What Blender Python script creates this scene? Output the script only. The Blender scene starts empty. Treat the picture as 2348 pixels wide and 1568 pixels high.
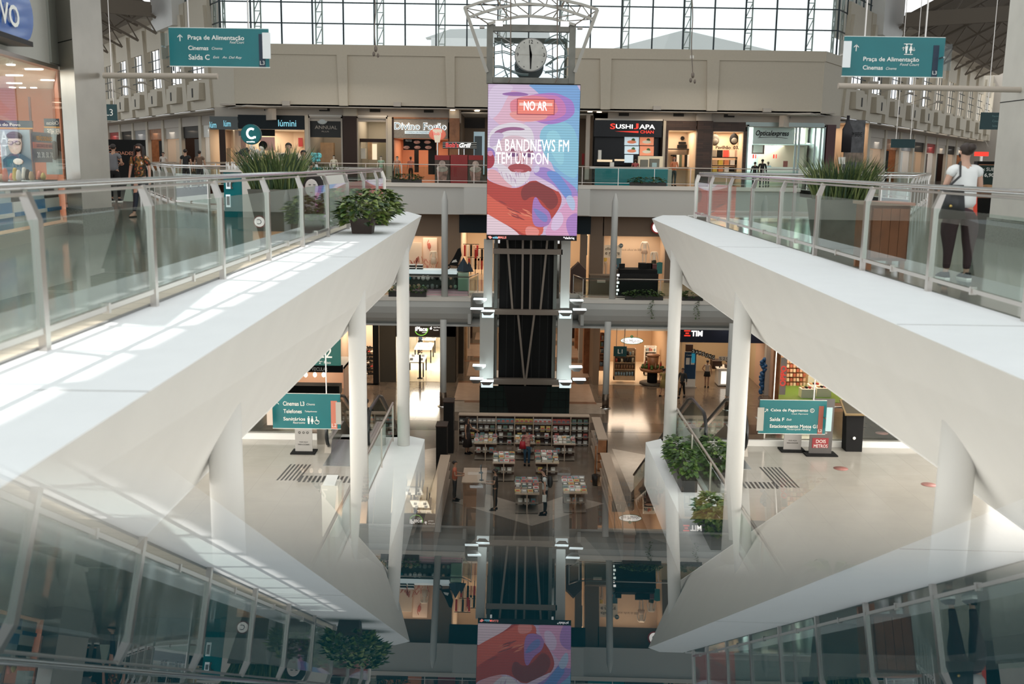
import bpy, bmesh, math, random
from math import sin, cos, pi, radians, sqrt, atan, atan2
from mathutils import Vector, Matrix
random.seed(7)
S = bpy.context.scene
COL = S.collection
# ------------------------------------------------------------------ camera
FPX = 2300.0; IW, IH = 2348, 1568
PITCH = atan(411 / FPX); ROLL = radians(.8); CZ = 12.72
CF = Vector((0, cos(PITCH), -sin(PITCH)))
_R0 = Vector((1, 0, 0)); _U0 = _R0.cross(CF)
CR = _R0 * cos(ROLL) + _U0 * sin(ROLL); CU = -_R0 * sin(ROLL) + _U0 * cos(ROLL)
cam = bpy.data.cameras.new('camera'); camo = bpy.data.objects.new('camera', cam); COL.objects.link(camo)
m = Matrix.Identity(4)
for i, v in enumerate((CR, CU, -CF)):
    for j in range(3): m[j][i] = v[j]
m[2][3] = CZ
camo.matrix_world = m
cam.sensor_width = 36.0; cam.lens = 36.0 * FPX / IW
cam.clip_start = .002; cam.clip_end = 400
cam.dof.use_dof = True; cam.dof.focus_distance = 34.0; cam.dof.aperture_fstop = 1.9
S.camera = camo
# ------------------------------------------------------------------ world, sun, exposure
w = bpy.data.worlds.new('world'); S.world = w; w.use_nodes = True
nt = w.node_tree; nt.nodes.clear()
out = nt.nodes.new('ShaderNodeOutputWorld'); bg = nt.nodes.new('ShaderNodeBackground')
tc = nt.nodes.new('ShaderNodeTexCoord'); nz = nt.nodes.new('ShaderNodeTexNoise'); cr = nt.nodes.new('ShaderNodeValToRGB')
nz.inputs['Scale'].default_value = 2.5; nz.inputs['Detail'].default_value = 5
cr.color_ramp.elements[0].position = .4; cr.color_ramp.elements[0].color = (.80, .87, .92, 1)
cr.color_ramp.elements[1].position = .62; cr.color_ramp.elements[1].color = (.97, .99, 1.0, 1)
nt.links.new(tc.outputs['Generated'], nz.inputs['Vector']); nt.links.new(nz.outputs['Fac'], cr.inputs['Fac'])
nt.links.new(cr.outputs['Color'], bg.inputs['Color']); bg.inputs['Strength'].default_value = 1.5
nt.links.new(bg.outputs[0], out.inputs['Surface'])
sl = bpy.data.lights.new('sun', 'SUN'); so = bpy.data.objects.new('sun', sl); COL.objects.link(so)
SUND = Vector((.6, -.22, -1.12)).normalized()
so.rotation_euler = SUND.to_track_quat('-Z', 'Y').to_euler()
sl.energy = 4.6; sl.angle = radians(.35); sl.color = (1, .96, .9)
S.view_settings.view_transform = 'Standard'; S.view_settings.look = 'None'
S.view_settings.exposure = 0.0; S.view_settings.gamma = 1.0; S.view_settings.use_curve_mapping = False

def area(name, loc, sx, sy, power, col=(1, 1, 1), rot=(0, 0, 0), parent=None):
    l = bpy.data.lights.new(name, 'AREA'); l.shape = 'RECTANGLE'; l.size = sx; l.size_y = sy
    l.energy = power; l.color = col
    o = bpy.data.objects.new(name, l); COL.objects.link(o)
    o.rotation_euler = rot
    if parent is not None:
        o.parent = parent; o.location = loc
    else: o.location = loc
    return o
WARM = (1, .80, .60); COOLW = (.86, 1, .98)
# area lamps standing in for roof daylight; no panes are built under the roof
area('skylight_daylight', (.7, 14, 23.2), 14, 36, 2100, (.95, .98, 1))
area('skylight_daylight', (.7, 46, 25.6), 26, 20, 1350, (1, .97, .93), (radians(18), 0, 0))  # tilted and strengthened to brighten the far fascia
for xx in (-14, 15.5):
    area('skylight_daylight', (xx, 18, 17.0), 6, 38, 420, (1, .95, .88))
    area('walkway_fill_light', (xx * .6, 10, 9.55), 5, 30, 560, (1, .93, .84))  # unseen lamps added to brighten the middle floor and its bounce
    area('walkway_fill_light', (xx * .75, 52, 17.5), 7, 22, 260, (1, .93, .85))
# unseen fill lamps, added at both sides and behind the view to brighten ledges
area('side_fill_light', (-11.2, 9, 7.6), 33, 3.4, 1550, (1, .97, .93), (0, radians(-90), 0)).rotation_euler = (radians(90), 0, radians(-90))
area('side_fill_light', (12.7, 9, 7.6), 33, 3.4, 1550, (1, .97, .93)).rotation_euler = (radians(90), 0, radians(90))
area('rear_fill_light', (.7, -7.6, 8.6), 14, 5, 300, (1, .98, .96), (radians(100), 0, 0))
area('corridor_light', (.7, 68, 4.05), 5, 20, 420, WARM)
# ------------------------------------------------------------------ helpers
def at(px, py, Y):
    d = CF + CR * ((px - IW / 2) / FPX) - CU * ((py - IH / 2) / FPX)
    return Vector((0, 0, CZ)) + d * (Y / d.y)
def onz(px, py, z):
    d = CF + CR * ((px - IW / 2) / FPX) - CU * ((py - IH / 2) / FPX)
    return Vector((0, 0, CZ)) + d * ((z - CZ) / d.z)
def rb(x0, y0, x1, y1, Y):
    yc = (y0 + y1) / 2; xc = (x0 + x1) / 2
    return at(x0, yc, Y).x, at(x1, yc, Y).x, at(xc, y1, Y).z, at(xc, y0, Y).z
MATS = {}
def mat(name, c, rough=.6, metal=0., emit=0., spec=.5, noise=0., nscale=8., bump=0., alpha=None, coat=0.):
    if name in MATS: return MATS[name]
    m = bpy.data.materials.new(name); m.use_nodes = True; n = m.node_tree; b = n.nodes['Principled BSDF']
    c = tuple(c) + (1,)
    b.inputs['Base Color'].default_value = c; b.inputs['Roughness'].default_value = rough
    b.inputs['Metallic'].default_value = metal; b.inputs['Specular IOR Level'].default_value = spec
    if coat: b.inputs['Coat Weight'].default_value = coat; b.inputs['Coat Roughness'].default_value = .05
    if emit: b.inputs['Emission Color'].default_value = c; b.inputs['Emission Strength'].default_value = emit
    if noise or bump:
        tc = n.nodes.new('ShaderNodeTexCoord'); t = n.nodes.new('ShaderNodeTexNoise')
        t.inputs['Scale'].default_value = nscale; t.inputs['Detail'].default_value = 6
        n.links.new(tc.outputs['Object'], t.inputs['Vector'])
        if noise:
            r = n.nodes.new('ShaderNodeValToRGB')
            r.color_ramp.elements[0].position = .3; r.color_ramp.elements[1].position = .7
            r.color_ramp.elements[0].color = tuple(max(0, v * (1 - noise)) for v in c[:3]) + (1,)
            r.color_ramp.elements[1].color = tuple(min(1, v * (1 + noise)) for v in c[:3]) + (1,)
            n.links.new(t.outputs['Fac'], r.inputs['Fac']); n.links.new(r.outputs['Color'], b.inputs['Base Color'])
            if emit: n.links.new(r.outputs['Color'], b.inputs['Emission Color'])
        if bump:
            bn = n.nodes.new('ShaderNodeBump'); bn.inputs['Strength'].default_value = bump
            n.links.new(t.outputs['Fac'], bn.inputs['Height']); n.links.new(bn.outputs['Normal'], b.inputs['Normal'])
    MATS[name] = m; return m
def glassmat(name, tint=(.86, .93, .91), refl=1.0):
    m = bpy.data.materials.new(name); m.use_nodes = True; n = m.node_tree; n.nodes.clear()
    o = n.nodes.new('ShaderNodeOutputMaterial'); t = n.nodes.new('ShaderNodeBsdfTransparent'); g = n.nodes.new('ShaderNodeBsdfGlossy')
    t.inputs[0].default_value = tint + (1,); g.inputs['Roughness'].default_value = .0; g.inputs['Color'].default_value = (refl, refl, refl, 1)
    f = n.nodes.new('ShaderNodeFresnel'); f.inputs['IOR'].default_value = 1.6; x = n.nodes.new('ShaderNodeMixShader')
    f.inputs['IOR'].default_value = 1.45
    ge = n.nodes.new('ShaderNodeNewGeometry'); mr = n.nodes.new('ShaderNodeMapRange'); mr.inputs[3].default_value = 1.38; mr.inputs[4].default_value = 1 / 1.38
    n.links.new(ge.outputs['Backfacing'], mr.inputs[0]); n.links.new(mr.outputs[0], f.inputs['IOR'])
    n.links.new(f.outputs[0], x.inputs[0]); n.links.new(t.outputs[0], x.inputs[1]); n.links.new(g.outputs[0], x.inputs[2])
    n.links.new(x.outputs[0], o.inputs['Surface']); MATS[name] = m; return m
def tilemat(name, c1, c2, sx, sy, rough=.12, ground=True, mortar=.004, mc=None, noise=.12, offset=0.0, bias=0.):
    m = bpy.data.materials.new(name); m.use_nodes = True; n = m.node_tree; b = n.nodes['Principled BSDF']
    tc = n.nodes.new('ShaderNodeTexCoord'); br = n.nodes.new('ShaderNodeTexBrick')
    br.offset = offset; br.inputs['Scale'].default_value = 1; br.inputs['Brick Width'].default_value = sx; br.inputs['Row Height'].default_value = sy
    br.inputs['Mortar Size'].default_value = mortar; br.inputs['Bias'].default_value = bias
    br.inputs['Color1'].default_value = tuple(c1) + (1,); br.inputs['Color2'].default_value = tuple(c2) + (1,)
    br.inputs['Mortar'].default_value = tuple(mc or [v * .6 for v in c1]) + (1,)
    if ground: n.links.new(tc.outputs['Object'], br.inputs['Vector'])
    else:
        mp = n.nodes.new('ShaderNodeMapping'); mp.inputs['Rotation'].default_value = (radians(90), 0, 0)
        n.links.new(tc.outputs['Object'], mp.inputs['Vector']); n.links.new(mp.outputs[0], br.inputs['Vector'])
    t = n.nodes.new('ShaderNodeTexNoise'); t.inputs['Scale'].default_value = 2.2; t.inputs['Detail'].default_value = 8
    n.links.new(tc.outputs['Object'], t.inputs['Vector'])
    r = n.nodes.new('ShaderNodeMapRange'); r.inputs[3].default_value = 1 - noise; r.inputs[4].default_value = 1 + noise
    n.links.new(t.outputs['Fac'], r.inputs[0])
    mx = n.nodes.new('ShaderNodeVectorMath'); mx.operation = 'SCALE'
    n.links.new(br.outputs['Color'], mx.inputs[0]); n.links.new(r.outputs[0], mx.inputs['Scale'])
    n.links.new(mx.outputs[0], b.inputs['Base Color']); b.inputs['Roughness'].default_value = rough
    MATS[name] = m; return m

class MB:
    """collects shapes into one mesh; every shape may carry its own material"""
    def __init__(s): s.v = []; s.f = []; s.fm = []; s.ms = []; s.sm = []
    def mi(s, m):
        if m not in s.ms: s.ms.append(m)
        return s.ms.index(m)
    def add(s, vs, fs, m, smooth=False):
        k = len(s.v); s.v += [Vector(v) for v in vs]; i = s.mi(m)
        for f in fs: s.f.append([a + k for a in f]); s.fm.append(i); s.sm.append(smooth)
        return s
    def box(s, a, b, m, M=None):
        x0, y0, z0 = [min(p, q) for p, q in zip(a, b)]; x1, y1, z1 = [max(p, q) for p, q in zip(a, b)]
        vs = [Vector(p) for p in ((x0, y0, z0), (x1, y0, z0), (x1, y1, z0), (x0, y1, z0), (x0, y0, z1), (x1, y0, z1), (x1, y1, z1), (x0, y1, z1))]
        if M is not None: vs = [M @ v for v in vs]
        return s.add(vs, [(0, 3, 2, 1), (4, 5, 6, 7), (0, 1, 5, 4), (1, 2, 6, 5), (2, 3, 7, 6), (3, 0, 4, 7)], m)
    def hull(s, lo, hi, m, smooth=False):
        n = len(lo); fs = [tuple(range(n - 1, -1, -1)), tuple(range(n, 2 * n))] + [(i, (i + 1) % n, n + (i + 1) % n, n + i) for i in range(n)]
        return s.add(list(lo) + list(hi), fs, m, smooth)
    def prism(s, poly, z0, z1, m): return s.hull([(x, y, z0) for x, y in poly], [(x, y, z1) for x, y in poly], m)
    def ext(s, pts, vec, m):
        vec = Vector(vec); return s.hull([Vector(p) for p in pts], [Vector(p) + vec for p in pts], m)
    def poly(s, pts, m): return s.add(pts, [tuple(range(len(pts)))], m)
    def tube(s, pts, r, m, n=8, caps=True, smooth=True):
        pts = [Vector(p) for p in pts]; rs = r if isinstance(r, (list, tuple)) else [r] * len(pts)
        vs = []; up = None
        for i, p in enumerate(pts):
            t = (pts[min(i + 1, len(pts) - 1)] - pts[max(i - 1, 0)]).normalized()
            if up is None: up = Vector((0, 0, 1)) if abs(t.z) < .9 else Vector((0, 1, 0))
            a = t.cross(up)
            if a.length < 1e-4: a = t.cross(Vector((1, 0, 0)))
            a.normalize(); b = a.cross(t); up = b
            for k in range(n):
                an = 2 * pi * k / n + pi / n; vs.append(p + (a * cos(an) + b * sin(an)) * rs[i])
        fs = []
        for i in range(len(pts) - 1):
            for k in range(n): fs.append((i * n + k, i * n + (k + 1) % n, (i + 1) * n + (k + 1) % n, (i + 1) * n + k))
        s.add(vs, fs, m, smooth)
        if caps: s.add(vs[:n], [tuple(range(n))], m); s.add(vs[-n:], [tuple(range(n - 1, -1, -1))], m)
        return s
    def bar(s, p, q, wd, m): return s.tube([p, q], wd * .7071, m, n=4, smooth=False)
    def lathe(s, prof, m, c=(0, 0, 0), n=20, smooth=True, sx=1, sy=1):
        vs = [(c[0] + r * cos(2 * pi * k / n) * sx, c[1] + r * sin(2 * pi * k / n) * sy, c[2] + z) for r, z in prof for k in range(n)]
        fs = [(i * n + k, i * n + (k + 1) % n, (i + 1) * n + (k + 1) % n, (i + 1) * n + k) for i in range(len(prof) - 1) for k in range(n)]
        if prof[0][0] > 1e-4: fs.append(tuple(range(n - 1, -1, -1)))
        if prof[-1][0] > 1e-4: fs.append(tuple(range((len(prof) - 1) * n, len(prof) * n)))
        return s.add(vs, fs, m, smooth)
    def ball(s, c, r, m, n=12, sx=1, sy=1, sz=1):
        pr = [(max(1e-4, r * sin(pi * i / 8)), -r * cos(pi * i / 8) * sz) for i in range(9)]
        pr[0] = (1e-5, -r * sz); pr[-1] = (1e-5, r * sz)
        return s.lathe(pr, m, c, n, True, sx, sy)
    def mesh(s, name):
        me = bpy.data.meshes.new(name); me.from_pydata([tuple(v) for v in s.v], [], s.f)
        for m in s.ms: me.materials.append(m)
        me.polygons.foreach_set('material_index', s.fm); me.polygons.foreach_set('use_smooth', s.sm); me.update(); return me
def wpos(o):
    p = Vector(o.location) if o is not None else Vector((0, 0, 0))
    return p
def link(name, mb, parent=None, label=None, cat=None, group=None, kind=None, local=False):
    me = mb if isinstance(mb, bpy.types.Mesh) else mb.mesh(name)
    o = bpy.data.objects.new(name, me); COL.objects.link(o)
    if parent is not None:
        o.parent = parent
        if not local: o.matrix_parent_inverse = parent.matrix_basis.inverted() if parent.parent is None else (parent.parent.matrix_basis @ parent.matrix_parent_inverse @ parent.matrix_basis).inverted()
    tag(o, label, cat, group, kind); return o
def tag(o, label=None, cat=None, group=None, kind=None):
    if label: o['label'] = label
    if cat: o['category'] = cat
    if group: o['group'] = group
    if kind: o['kind'] = kind
    return o
def thing(name, label, cat, loc=(0, 0, 0), rz=0, group=None):
    o = bpy.data.objects.new(name, None); COL.objects.link(o); o.location = loc; o.rotation_euler = (0, 0, rz); o.empty_display_size = .1
    return tag(o, label, cat, group)
def struct(name, mb): return link(name, mb, kind='structure')
def dup(root, loc, rz=None, label=None, group=None):
    r = root.copy(); COL.objects.link(r); r.location = loc
    if rz is not None: r.rotation_euler = (0, 0, rz)
    if label: r['label'] = label
    if group: r['group'] = group
    for ch in list(root.children):
        c = ch.copy(); COL.objects.link(c); c.parent = r
        for g in ch.children:
            d = g.copy(); COL.objects.link(d); d.parent = c
    return r
def text(s, m, parent, x, y, z, wdt=None, hgt=None, rz=0., ext=.004, name='lettering', align='CENTER', shear=0., local=False, bold=0., mirror=False, tilt=0.):
    """upright lettering facing -Y (turned by rz) with its middle at x,y,z, fitted to wdt and/or hgt"""
    cu = bpy.data.curves.new(name, 'FONT'); cu.body = s; cu.extrude = 0; cu.shear = shear; cu.offset = bold; cu.resolution_u = 3
    o = bpy.data.objects.new(name, cu); COL.objects.link(o); bpy.context.view_layer.update()
    me = bpy.data.meshes.new_from_object(o); bpy.data.objects.remove(o); bpy.data.curves.remove(cu)
    xs = [v.co.x for v in me.vertices]; ys = [v.co.y for v in me.vertices]
    W0 = max(xs) - min(xs); H0 = max(ys) - min(ys); cx = (max(xs) + min(xs)) / 2; cy = (max(ys) + min(ys)) / 2
    sx = sy = None
    if wdt: sx = wdt / W0
    if hgt: sy = hgt / H0
    sx = sx or sy; sy = sy or sx
    M = Matrix.Translation((x, y, z)) @ Matrix.Rotation(rz, 4, 'Z') @ Matrix.Rotation(tilt, 4, 'Y')
    for v in me.vertices:
        a = (v.co.x - cx) * sx * (-1 if mirror else 1); b = (v.co.y - cy) * sy
        if align == 'LEFT': a += W0 * sx / 2
        v.co = M @ Vector((a, 0, b))
    me.materials.clear(); me.materials.append(m)
    for p in me.polygons: p.material_index = 0
    return link(name, me, parent, local=local)
def ptext(s, m, parent, x0, y0, x1, y1, Y, dy=-.01, **k):
    X0, X1, Z0, Z1 = rb(x0, y0, x1, y1, Y)
    return text(s, m, parent, (X0 + X1) / 2, Y + dy, (Z0 + Z1) / 2, X1 - X0, Z1 - Z0, **k)
def pbox(mb, x0, y0, x1, y1, Y, th, m, dy=0):
    X0, X1, Z0, Z1 = rb(x0, y0, x1, y1, Y); return mb.box((X0, Y + dy, Z0), (X1, Y + dy + th, Z1), m)
# ------------------------------------------------------------------ materials
white = mat('white_render', (.80, .79, .76), .55, noise=.02, nscale=1.5)
ledgew = mat('ledge_white', (.80, .82, .83), .5, noise=.015, nscale=3)
fasc = mat('beige_fascia_paint', (.59, .53, .43), .7, noise=.02)
fasc2 = mat('beige_soffit_paint', (.52, .47, .41), .7)
greyp = mat('cool_grey_bulkhead', (.58, .59, .57), .6)
steel = mat('brushed_steel', (.62, .58, .54), .28, 1.)
chrome = mat('chrome_tube', (.80, .80, .80), .16, 1.)
steelpan = mat('steel_cladding', (.55, .52, .47), .32, .85, noise=.06, nscale=2)
black = mat('black_paint', (.010, .010, .010), .4, spec=.2)
blackm = mat('matt_black', (.014, .014, .014), .8, spec=.15)
dkblue = mat('dark_blue_panel', (.010, .022, .030), .4)
teal = mat('teal_panel', (.005, .15, .165), .35, noise=.05, nscale=3)
tealk = mat('teal_kiosk', (.005, .22, .25), .2, coat=.5)
txtw = mat('white_lettering', (.85, .85, .8), .5)
txte = mat('lit_white_letters', (1, .98, .95), .5, emit=1.1)
txtc = mat('lit_cyan_letters', (.25, .65, .8), .5, emit=.9)
redl = mat('lit_red_letters', (.9, .05, .03), .5, emit=.8)
redp = mat('red_panel', (.35, .02, .02), .4)
browng = mat('dark_brown_cladding', (.035, .018, .013), .45, spec=.25)
woodd = tilemat('dark_wood_boards', (.05, .028, .02), (.085, .045, .03), .9, .12, .5, False, .006, (.015, .01, .008), .25, .5)
woodb = mat('brown_wood', (.33, .14, .06), .45, noise=.25, nscale=3)
woodl = mat('light_wood', (.50, .33, .19), .5, noise=.12, nscale=3)
beigei = mat('warm_interior', (.72, .58, .44), .6)
whitei = mat('white_interior', (.80, .78, .72), .6)
mullion = mat('dark_mullion', (.03, .05, .06), .5)
lattice = mat('pale_green_lattice', (.50, .58, .56), .5)
rooff = mat('brown_corrugated_roof', (.16, .13, .10), .7)
trussm = mat('brown_truss_paint', (.20, .165, .13), .6)
glass = glassmat('clear_glass')
shopglass = glassmat('shop_glass', (.93, .95, .94))
acryl = glassmat('acrylic_plate', (.80, .86, .88))
lampw = mat('lamp_white', (1, .95, .88), .5, emit=6)
lampc = mat('lamp_cool', (.85, .97, 1), .5, emit=1.1)
lampwarm = mat('lamp_warm', (1, .8, .6), .5, emit=5)
leafm = mat('green_leaves', (.05, .11, .02), .45, noise=.5, nscale=14)
leafv = mat('variegated_leaves', (.16, .21, .05), .45, noise=.6, nscale=20)
leafg = mat('grass_blades', (.055, .085, .022), .45, noise=.55, nscale=25)
soil = mat('soil', (.03, .02, .015), .9)
potd = mat('dark_planter', (.035, .032, .03), .5)
floor1 = tilemat('polished_brown_granite', (.20, .155, .115), (.17, .13, .10), 1.2, 1.2, .13, mortar=.003)
floorp = mat('pale_granite_inlay', (.50, .42, .34), .16, noise=.08, nscale=3)
floord = mat('dark_granite_inlay', (.07, .055, .045), .12, noise=.12, nscale=3)
floorc = mat('pink_granite_blocks', (.62, .45, .34), .2, noise=.06, nscale=2)
floorc2 = mat('brown_granite_blocks', (.30, .16, .10), .2, noise=.1, nscale=2)
floor2 = tilemat('pale_grey_granite', (.385, .365, .325), (.375, .355, .315), .8, .8, .14, mortar=.002)
floor3 = tilemat('polished_grey_green_granite', (.24, .25, .215), (.22, .23, .20), .8, .8, .10, mortar=.003)
slotg = tilemat('cream_ledge_tiles', (.62, .55, .44), (.58, .51, .41), .35, .35, .35, mortar=.01)
# ------------------------------------------------------------------ floors and slabs
LE = -3.35; RE = 4.62      # upper walkway edges (rails stand on them)
b = MB(); b.box((-60, -8, -.3), (75, 130, 0), floor1); struct('floor', b)
# granite pattern of the lower floor
b = MB(); z = .004
def fl(pts, m, z=.004): b.poly([(x, y, z) for x, y in pts], m)
fl([(-12, 24), (-3.3, 33), (-3.0, 44), (-12, 38)], floorp); fl([(14, 24), (4.9, 33), (4.6, 44), (14, 38)], floorp)
fl([(-3, 26), (4.5, 26), (2.6, 33), (-1.1, 33)], floorp, .005); fl([(-2.2, 36.5), (.8, 34), (3.6, 36.5), (2.2, 37.4), (.8, 36), (-.9, 37.4)], floorp, .006)
fl([(-12, 46.8), (15, 46.8), (15, 48.6), (-12, 48.6)], floord, .005)
fl([(-3.3, 50.4), (4.9, 50.4), (4.9, 52.8), (-3.3, 52.8)], floorp, .006)
k = 0; y = 53.0
while y < 79:                                                   # stepped blocks of the corridor
    for xa, xb in ((-3.0, -1.2), (2.6, 4.6)):
        o = .28 if k % 2 else -.12
        fl([(xa + o, y), (xb + o * .4, y), (xb + o * .4, y + 4.4), (xa + o, y + 4.4)], floorc, .007)
        fl([(xa + o + .6, y - .5), (xb, y - .5), (xb, y), (xa + o + .6, y)], floorc2, .008)
        fl([(xa - .1, y + 4.4), (xb - .5, y + 4.4), (xb - .5, y + 4.85), (xa - .1, y + 4.85)], floorc2, .009)
    y += 6.3; k += 1
struct('floor', b)
b = MB()                                                        # middle floor
for poly in ([(-45, -8), (-2.95, -8), (-2.95, 25), (-45, 25)], [(4.2, -8), (50, -8), (50, 25), (4.2, 25)]): b.prism(poly, 5.25, 5.7, floor2)
b.prism([(-2.95, -8), (4.2, -8), (4.2, -2), (-2.95, -2)], 5.25, 5.7, floor2)
b.prism([(-60, 52.6), (-2.6, 52.6), (-2.2, 54.6), (3.6, 54.6), (4.0, 52.6), (75, 52.6), (75, 100), (-60, 100)], 5.4, 5.7, mat('warm_tile_floor', (.50, .36, .25), .12, noise=.08, nscale=2))
b.prism([(-60, 25), (-14, 25), (-14, 52.6), (-60, 52.6)], 5.25, 5.7, floor2); b.prism([(16, 25), (60, 25), (60, 52.6), (16, 52.6)], 5.25, 5.7, floor2)
struct('floor', b)
b = MB()                                                        # upper floor
b.prism([(-60, -8), (LE, -8), (LE, 26.6), (-8, 26.6), (-9.4, 28.5), (-15, 41), (-15, 59.2), (-60, 59.2)], 11.0, 11.4, floor3)
b.prism([(60, -8), (RE, -8), (RE, 26.6), (9.6, 26.6), (11, 28.5), (16.6, 41), (16.6, 59.2), (75, 59.2)], 11.0, 11.4, floor3)
b.prism([(LE, -8), (RE, -8), (RE, -.05), (LE, -.05)], 11.0, 11.4, floor3)
b.prism([(-60, 59.2), (75, 59.2), (75, 130), (-60, 130)], 11.0, 11.4, mat('grey_tile_floor', (.20, .19, .17), .12, noise=.1, nscale=2))
struct('floor', b)
# soffits
b = MB(); b.prism([(-45, -8), (-2.95, -8), (-2.95, 26.6), (-45, 26.6)], 9.7, 9.8, white); b.prism([(50, -8), (4.38, -8), (4.38, 26.6), (50, 26.6)], 9.7, 9.8, white)
b.prism([(-60, 59.0), (75, 59.0), (75, 100), (-60, 100)], 9.7, 9.8, fasc2)
struct('ceiling', b)
b = MB(); b.prism([(-45, -8), (-2.95, -8), (-2.95, 24.6), (-45, 24.6)], 4.1, 4.2, white); b.prism([(50, -8), (4.2, -8), (4.2, 24.6), (50, 24.6)], 4.1, 4.2, white)
b.prism([(-60, 52.7), (75, 52.7), (75, 100), (-60, 100)], 4.1, 4.2, greyp)
struct('ceiling', b)
# long white ledges of the upper walkways, triangular in section, with the faceted noses
def ledge(s, xr, xo_near, xo_far, xb, name):
    b = MB(); y0, y1 = -.0, 25.0
    # section: inner top (rail), outer lip, underside
    A0, A1 = (xr, y0, 11.4), (xr, 26.9, 11.4)
    O0, O1 = (xo_near, y0, 11.4), (xo_far, y1, 11.4); O2 = (xo_far - s * .55, 26.9, 11.4)
    U0, U1 = (xb, y0, 9.72), (xb, 26.3, 9.72); V0, V1 = (xr - s * 1.0, y0, 9.72), (xr - s * 1.0, 26.9, 9.72)
    vs = [A0, A1, O0, O1, O2, U0, U1, V0, V1]
    fs = [(0, 2, 3, 4, 1), (2, 5, 6, 3), (3, 6, 4), (4, 6, 8), (1, 4, 8), (5, 7, 8, 6), (0, 7, 5, 2)]
    if s > 0: fs = [f for f in fs]
    bm = MB(); bm.add(vs, fs[:1], ledgew); bm.add(vs, fs[1:], white); bm.add(vs, [(0, 1, 8, 7)], white)
    return struct(name, bm)
ledge(1, LE + .05, -2.02, -2.28, -2.95, 'trim_1'); ledge(-1, RE - .05, 3.22, 3.42, 4.38, 'trim_2')
# panel joints of the ledges
b = MB(); jm = mat('joint_grey', (.30, .29, .27), .7)
for y, xa, xb in ((13.9, -3.2, -2.16), (5.6, -3.2, -2.08), (20.4, -3.2, -2.23)): b.box((xa, y, 11.4), (xb, y + .012, 11.4015), jm)
for y, xa, xb in ((16.6, 3.36, 4.55), (8.5, 3.3, 4.55)): b.box((xa, y, 11.4), (xb, y + .015, 11.4015), jm)
struct('trim_3', b)
# end bulkheads of the upper walkways toward the big void
b = MB()
for pts in ([(-3.3, 26.75), (-8, 26.75), (-9.4, 28.6), (-15, 41.1), (-15, 59.2)], [(4.6, 26.75), (9.6, 26.75), (11, 28.6), (16.6, 41.1), (16.6, 59.2)]):
    for (xa, ya), (xb, yb) in zip(pts, pts[1:]):
        v = Vector((xb - xa, yb - ya, 0)).normalized(); n = Vector((-v.y, v.x, 0)) * .15
        if xa < 0: n = -n
        b.hull([(xa, ya, 9.7), (xb, yb, 9.7), (xb - n.x, yb - n.y, 9.7), (xa - n.x, ya - n.y, 9.7)], [(xa, ya, 11.42), (xb, yb, 11.42), (xb - n.x, yb - n.y, 11.42), (xa - n.x, ya - n.y, 11.42)], white)
struct('trim_4', b)
# middle floor ledges
b = MB()
b.prism([(-3.1, -2), (-2.12, -2), (-2.2, 24.85), (-2.7, 25.2), (-3.1, 25.2)], 4.6, 5.72, ledgew)
b.prism([(4.35, -2), (3.42, -2), (3.46, 24.85), (3.9, 25.2), (4.35, 25.2)], 4.6, 5.72, ledgew)
b.box((-45, 25.0, 4.1), (-2.7, 25.2, 5.72), white); b.box((3.9, 25.0, 4.1), (50, 25.2, 5.72), white)
struct('trim_5', b)
# far upper bulkhead with its lighter coping
b = MB(); b.box((-15, 58.8, 11.28), (16.6, 59.2, 11.5), mat('coping', (.78, .74, .68), .5)); b.box((-15, 58.95, 9.7), (16.6, 59.2, 11.3), greyp)
b.box((-2.9, 58.7, 9.75), (4.4, 58.96, 11.27), mat('bulkhead_bay', (.66, .67, .65), .6))
struct('trim_6', b)
# far middle bulkhead: a rounded face in two halves that stop short of the tower, joined behind it
b = MB(); cop = MATS['coping']
def curved(x0, x1, y, s=0):
    prof = [(0, 5.52), (-.02, 5.2), (.10, 4.85), (.28, 4.55), (.5, 4.35), (.8, 4.2), (.8, 5.52)]
    b.ext([(x0, y + a, z) for a, z in prof], (x1 - x0, 0, 0), greyp); b.box((x0, y - .04, 5.52), (x1, y + .8, 5.72), cop)
curved(-20, -2.2, 52.2); curved(3.62, 22, 52.2); curved(-2.4, 3.8, 54.2)
b.box((-2.35, 52.3, 4.3), (-2.18, 54.6, 5.7), greyp); b.box((3.6, 52.3, 4.3), (3.77, 54.6, 5.7), greyp)
struct('trim_7', b)
# round columns
def column(x, y, z0, z1, r, label, base=False, cone=False):
    t = thing('column', label, 'column', (x, y, z0)); b = MB()
    pr = [(r, 0), (r, z1 - z0 - (.5 if cone else 0))]
    if cone: pr.append((r * .25, z1 - z0 - .02))
    b.lathe(pr, mat('column_white', (.66, .65, .62), .5) if z1 > 10 and not cone else greyp, (x, y, z0), 24); link('shaft', b, t)
    if base:
        b = MB(); b.lathe([(r + .02, 0), (r + .02, .75)], mat('bronze_sleeve', (.16, .12, .09), .3, .7), (x, y, z0 + .02), 24)
        b.lathe([(r + .13, 0), (r + .13, .03)], chrome, (x, y, z0), 24); link('base_sleeve', b, t, label='dark bronze sleeve at the column foot')
    return t
for i, y in enumerate((24.3, 17.1, 9.1)):
    lb = ('far', 'middle', 'near')[i]
    column(-2.68, y, 5.72, 10.9, .155, 'round white column under the left walkway ledge, the %s one of three' % {'far': 'farthest', 'middle': 'middle', 'near': 'nearest'}[lb])
for i, y in enumerate((24.3, 17.1, 8.6)):
    column(3.97, y, 5.72, 10.9, .155, 'round white column under the right walkway ledge, the %s one of three' % ('farthest', 'middle', 'nearest')[i])
column(-3.59, 51.6, 0, 4.62, .17, 'slim grey column with bronze foot on the lowest floor left of the tower', True)
column(4.99, 51.7, 0, 4.62, .17, 'slim grey column with bronze foot on the lowest floor in front of the organic food shop', True)
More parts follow.
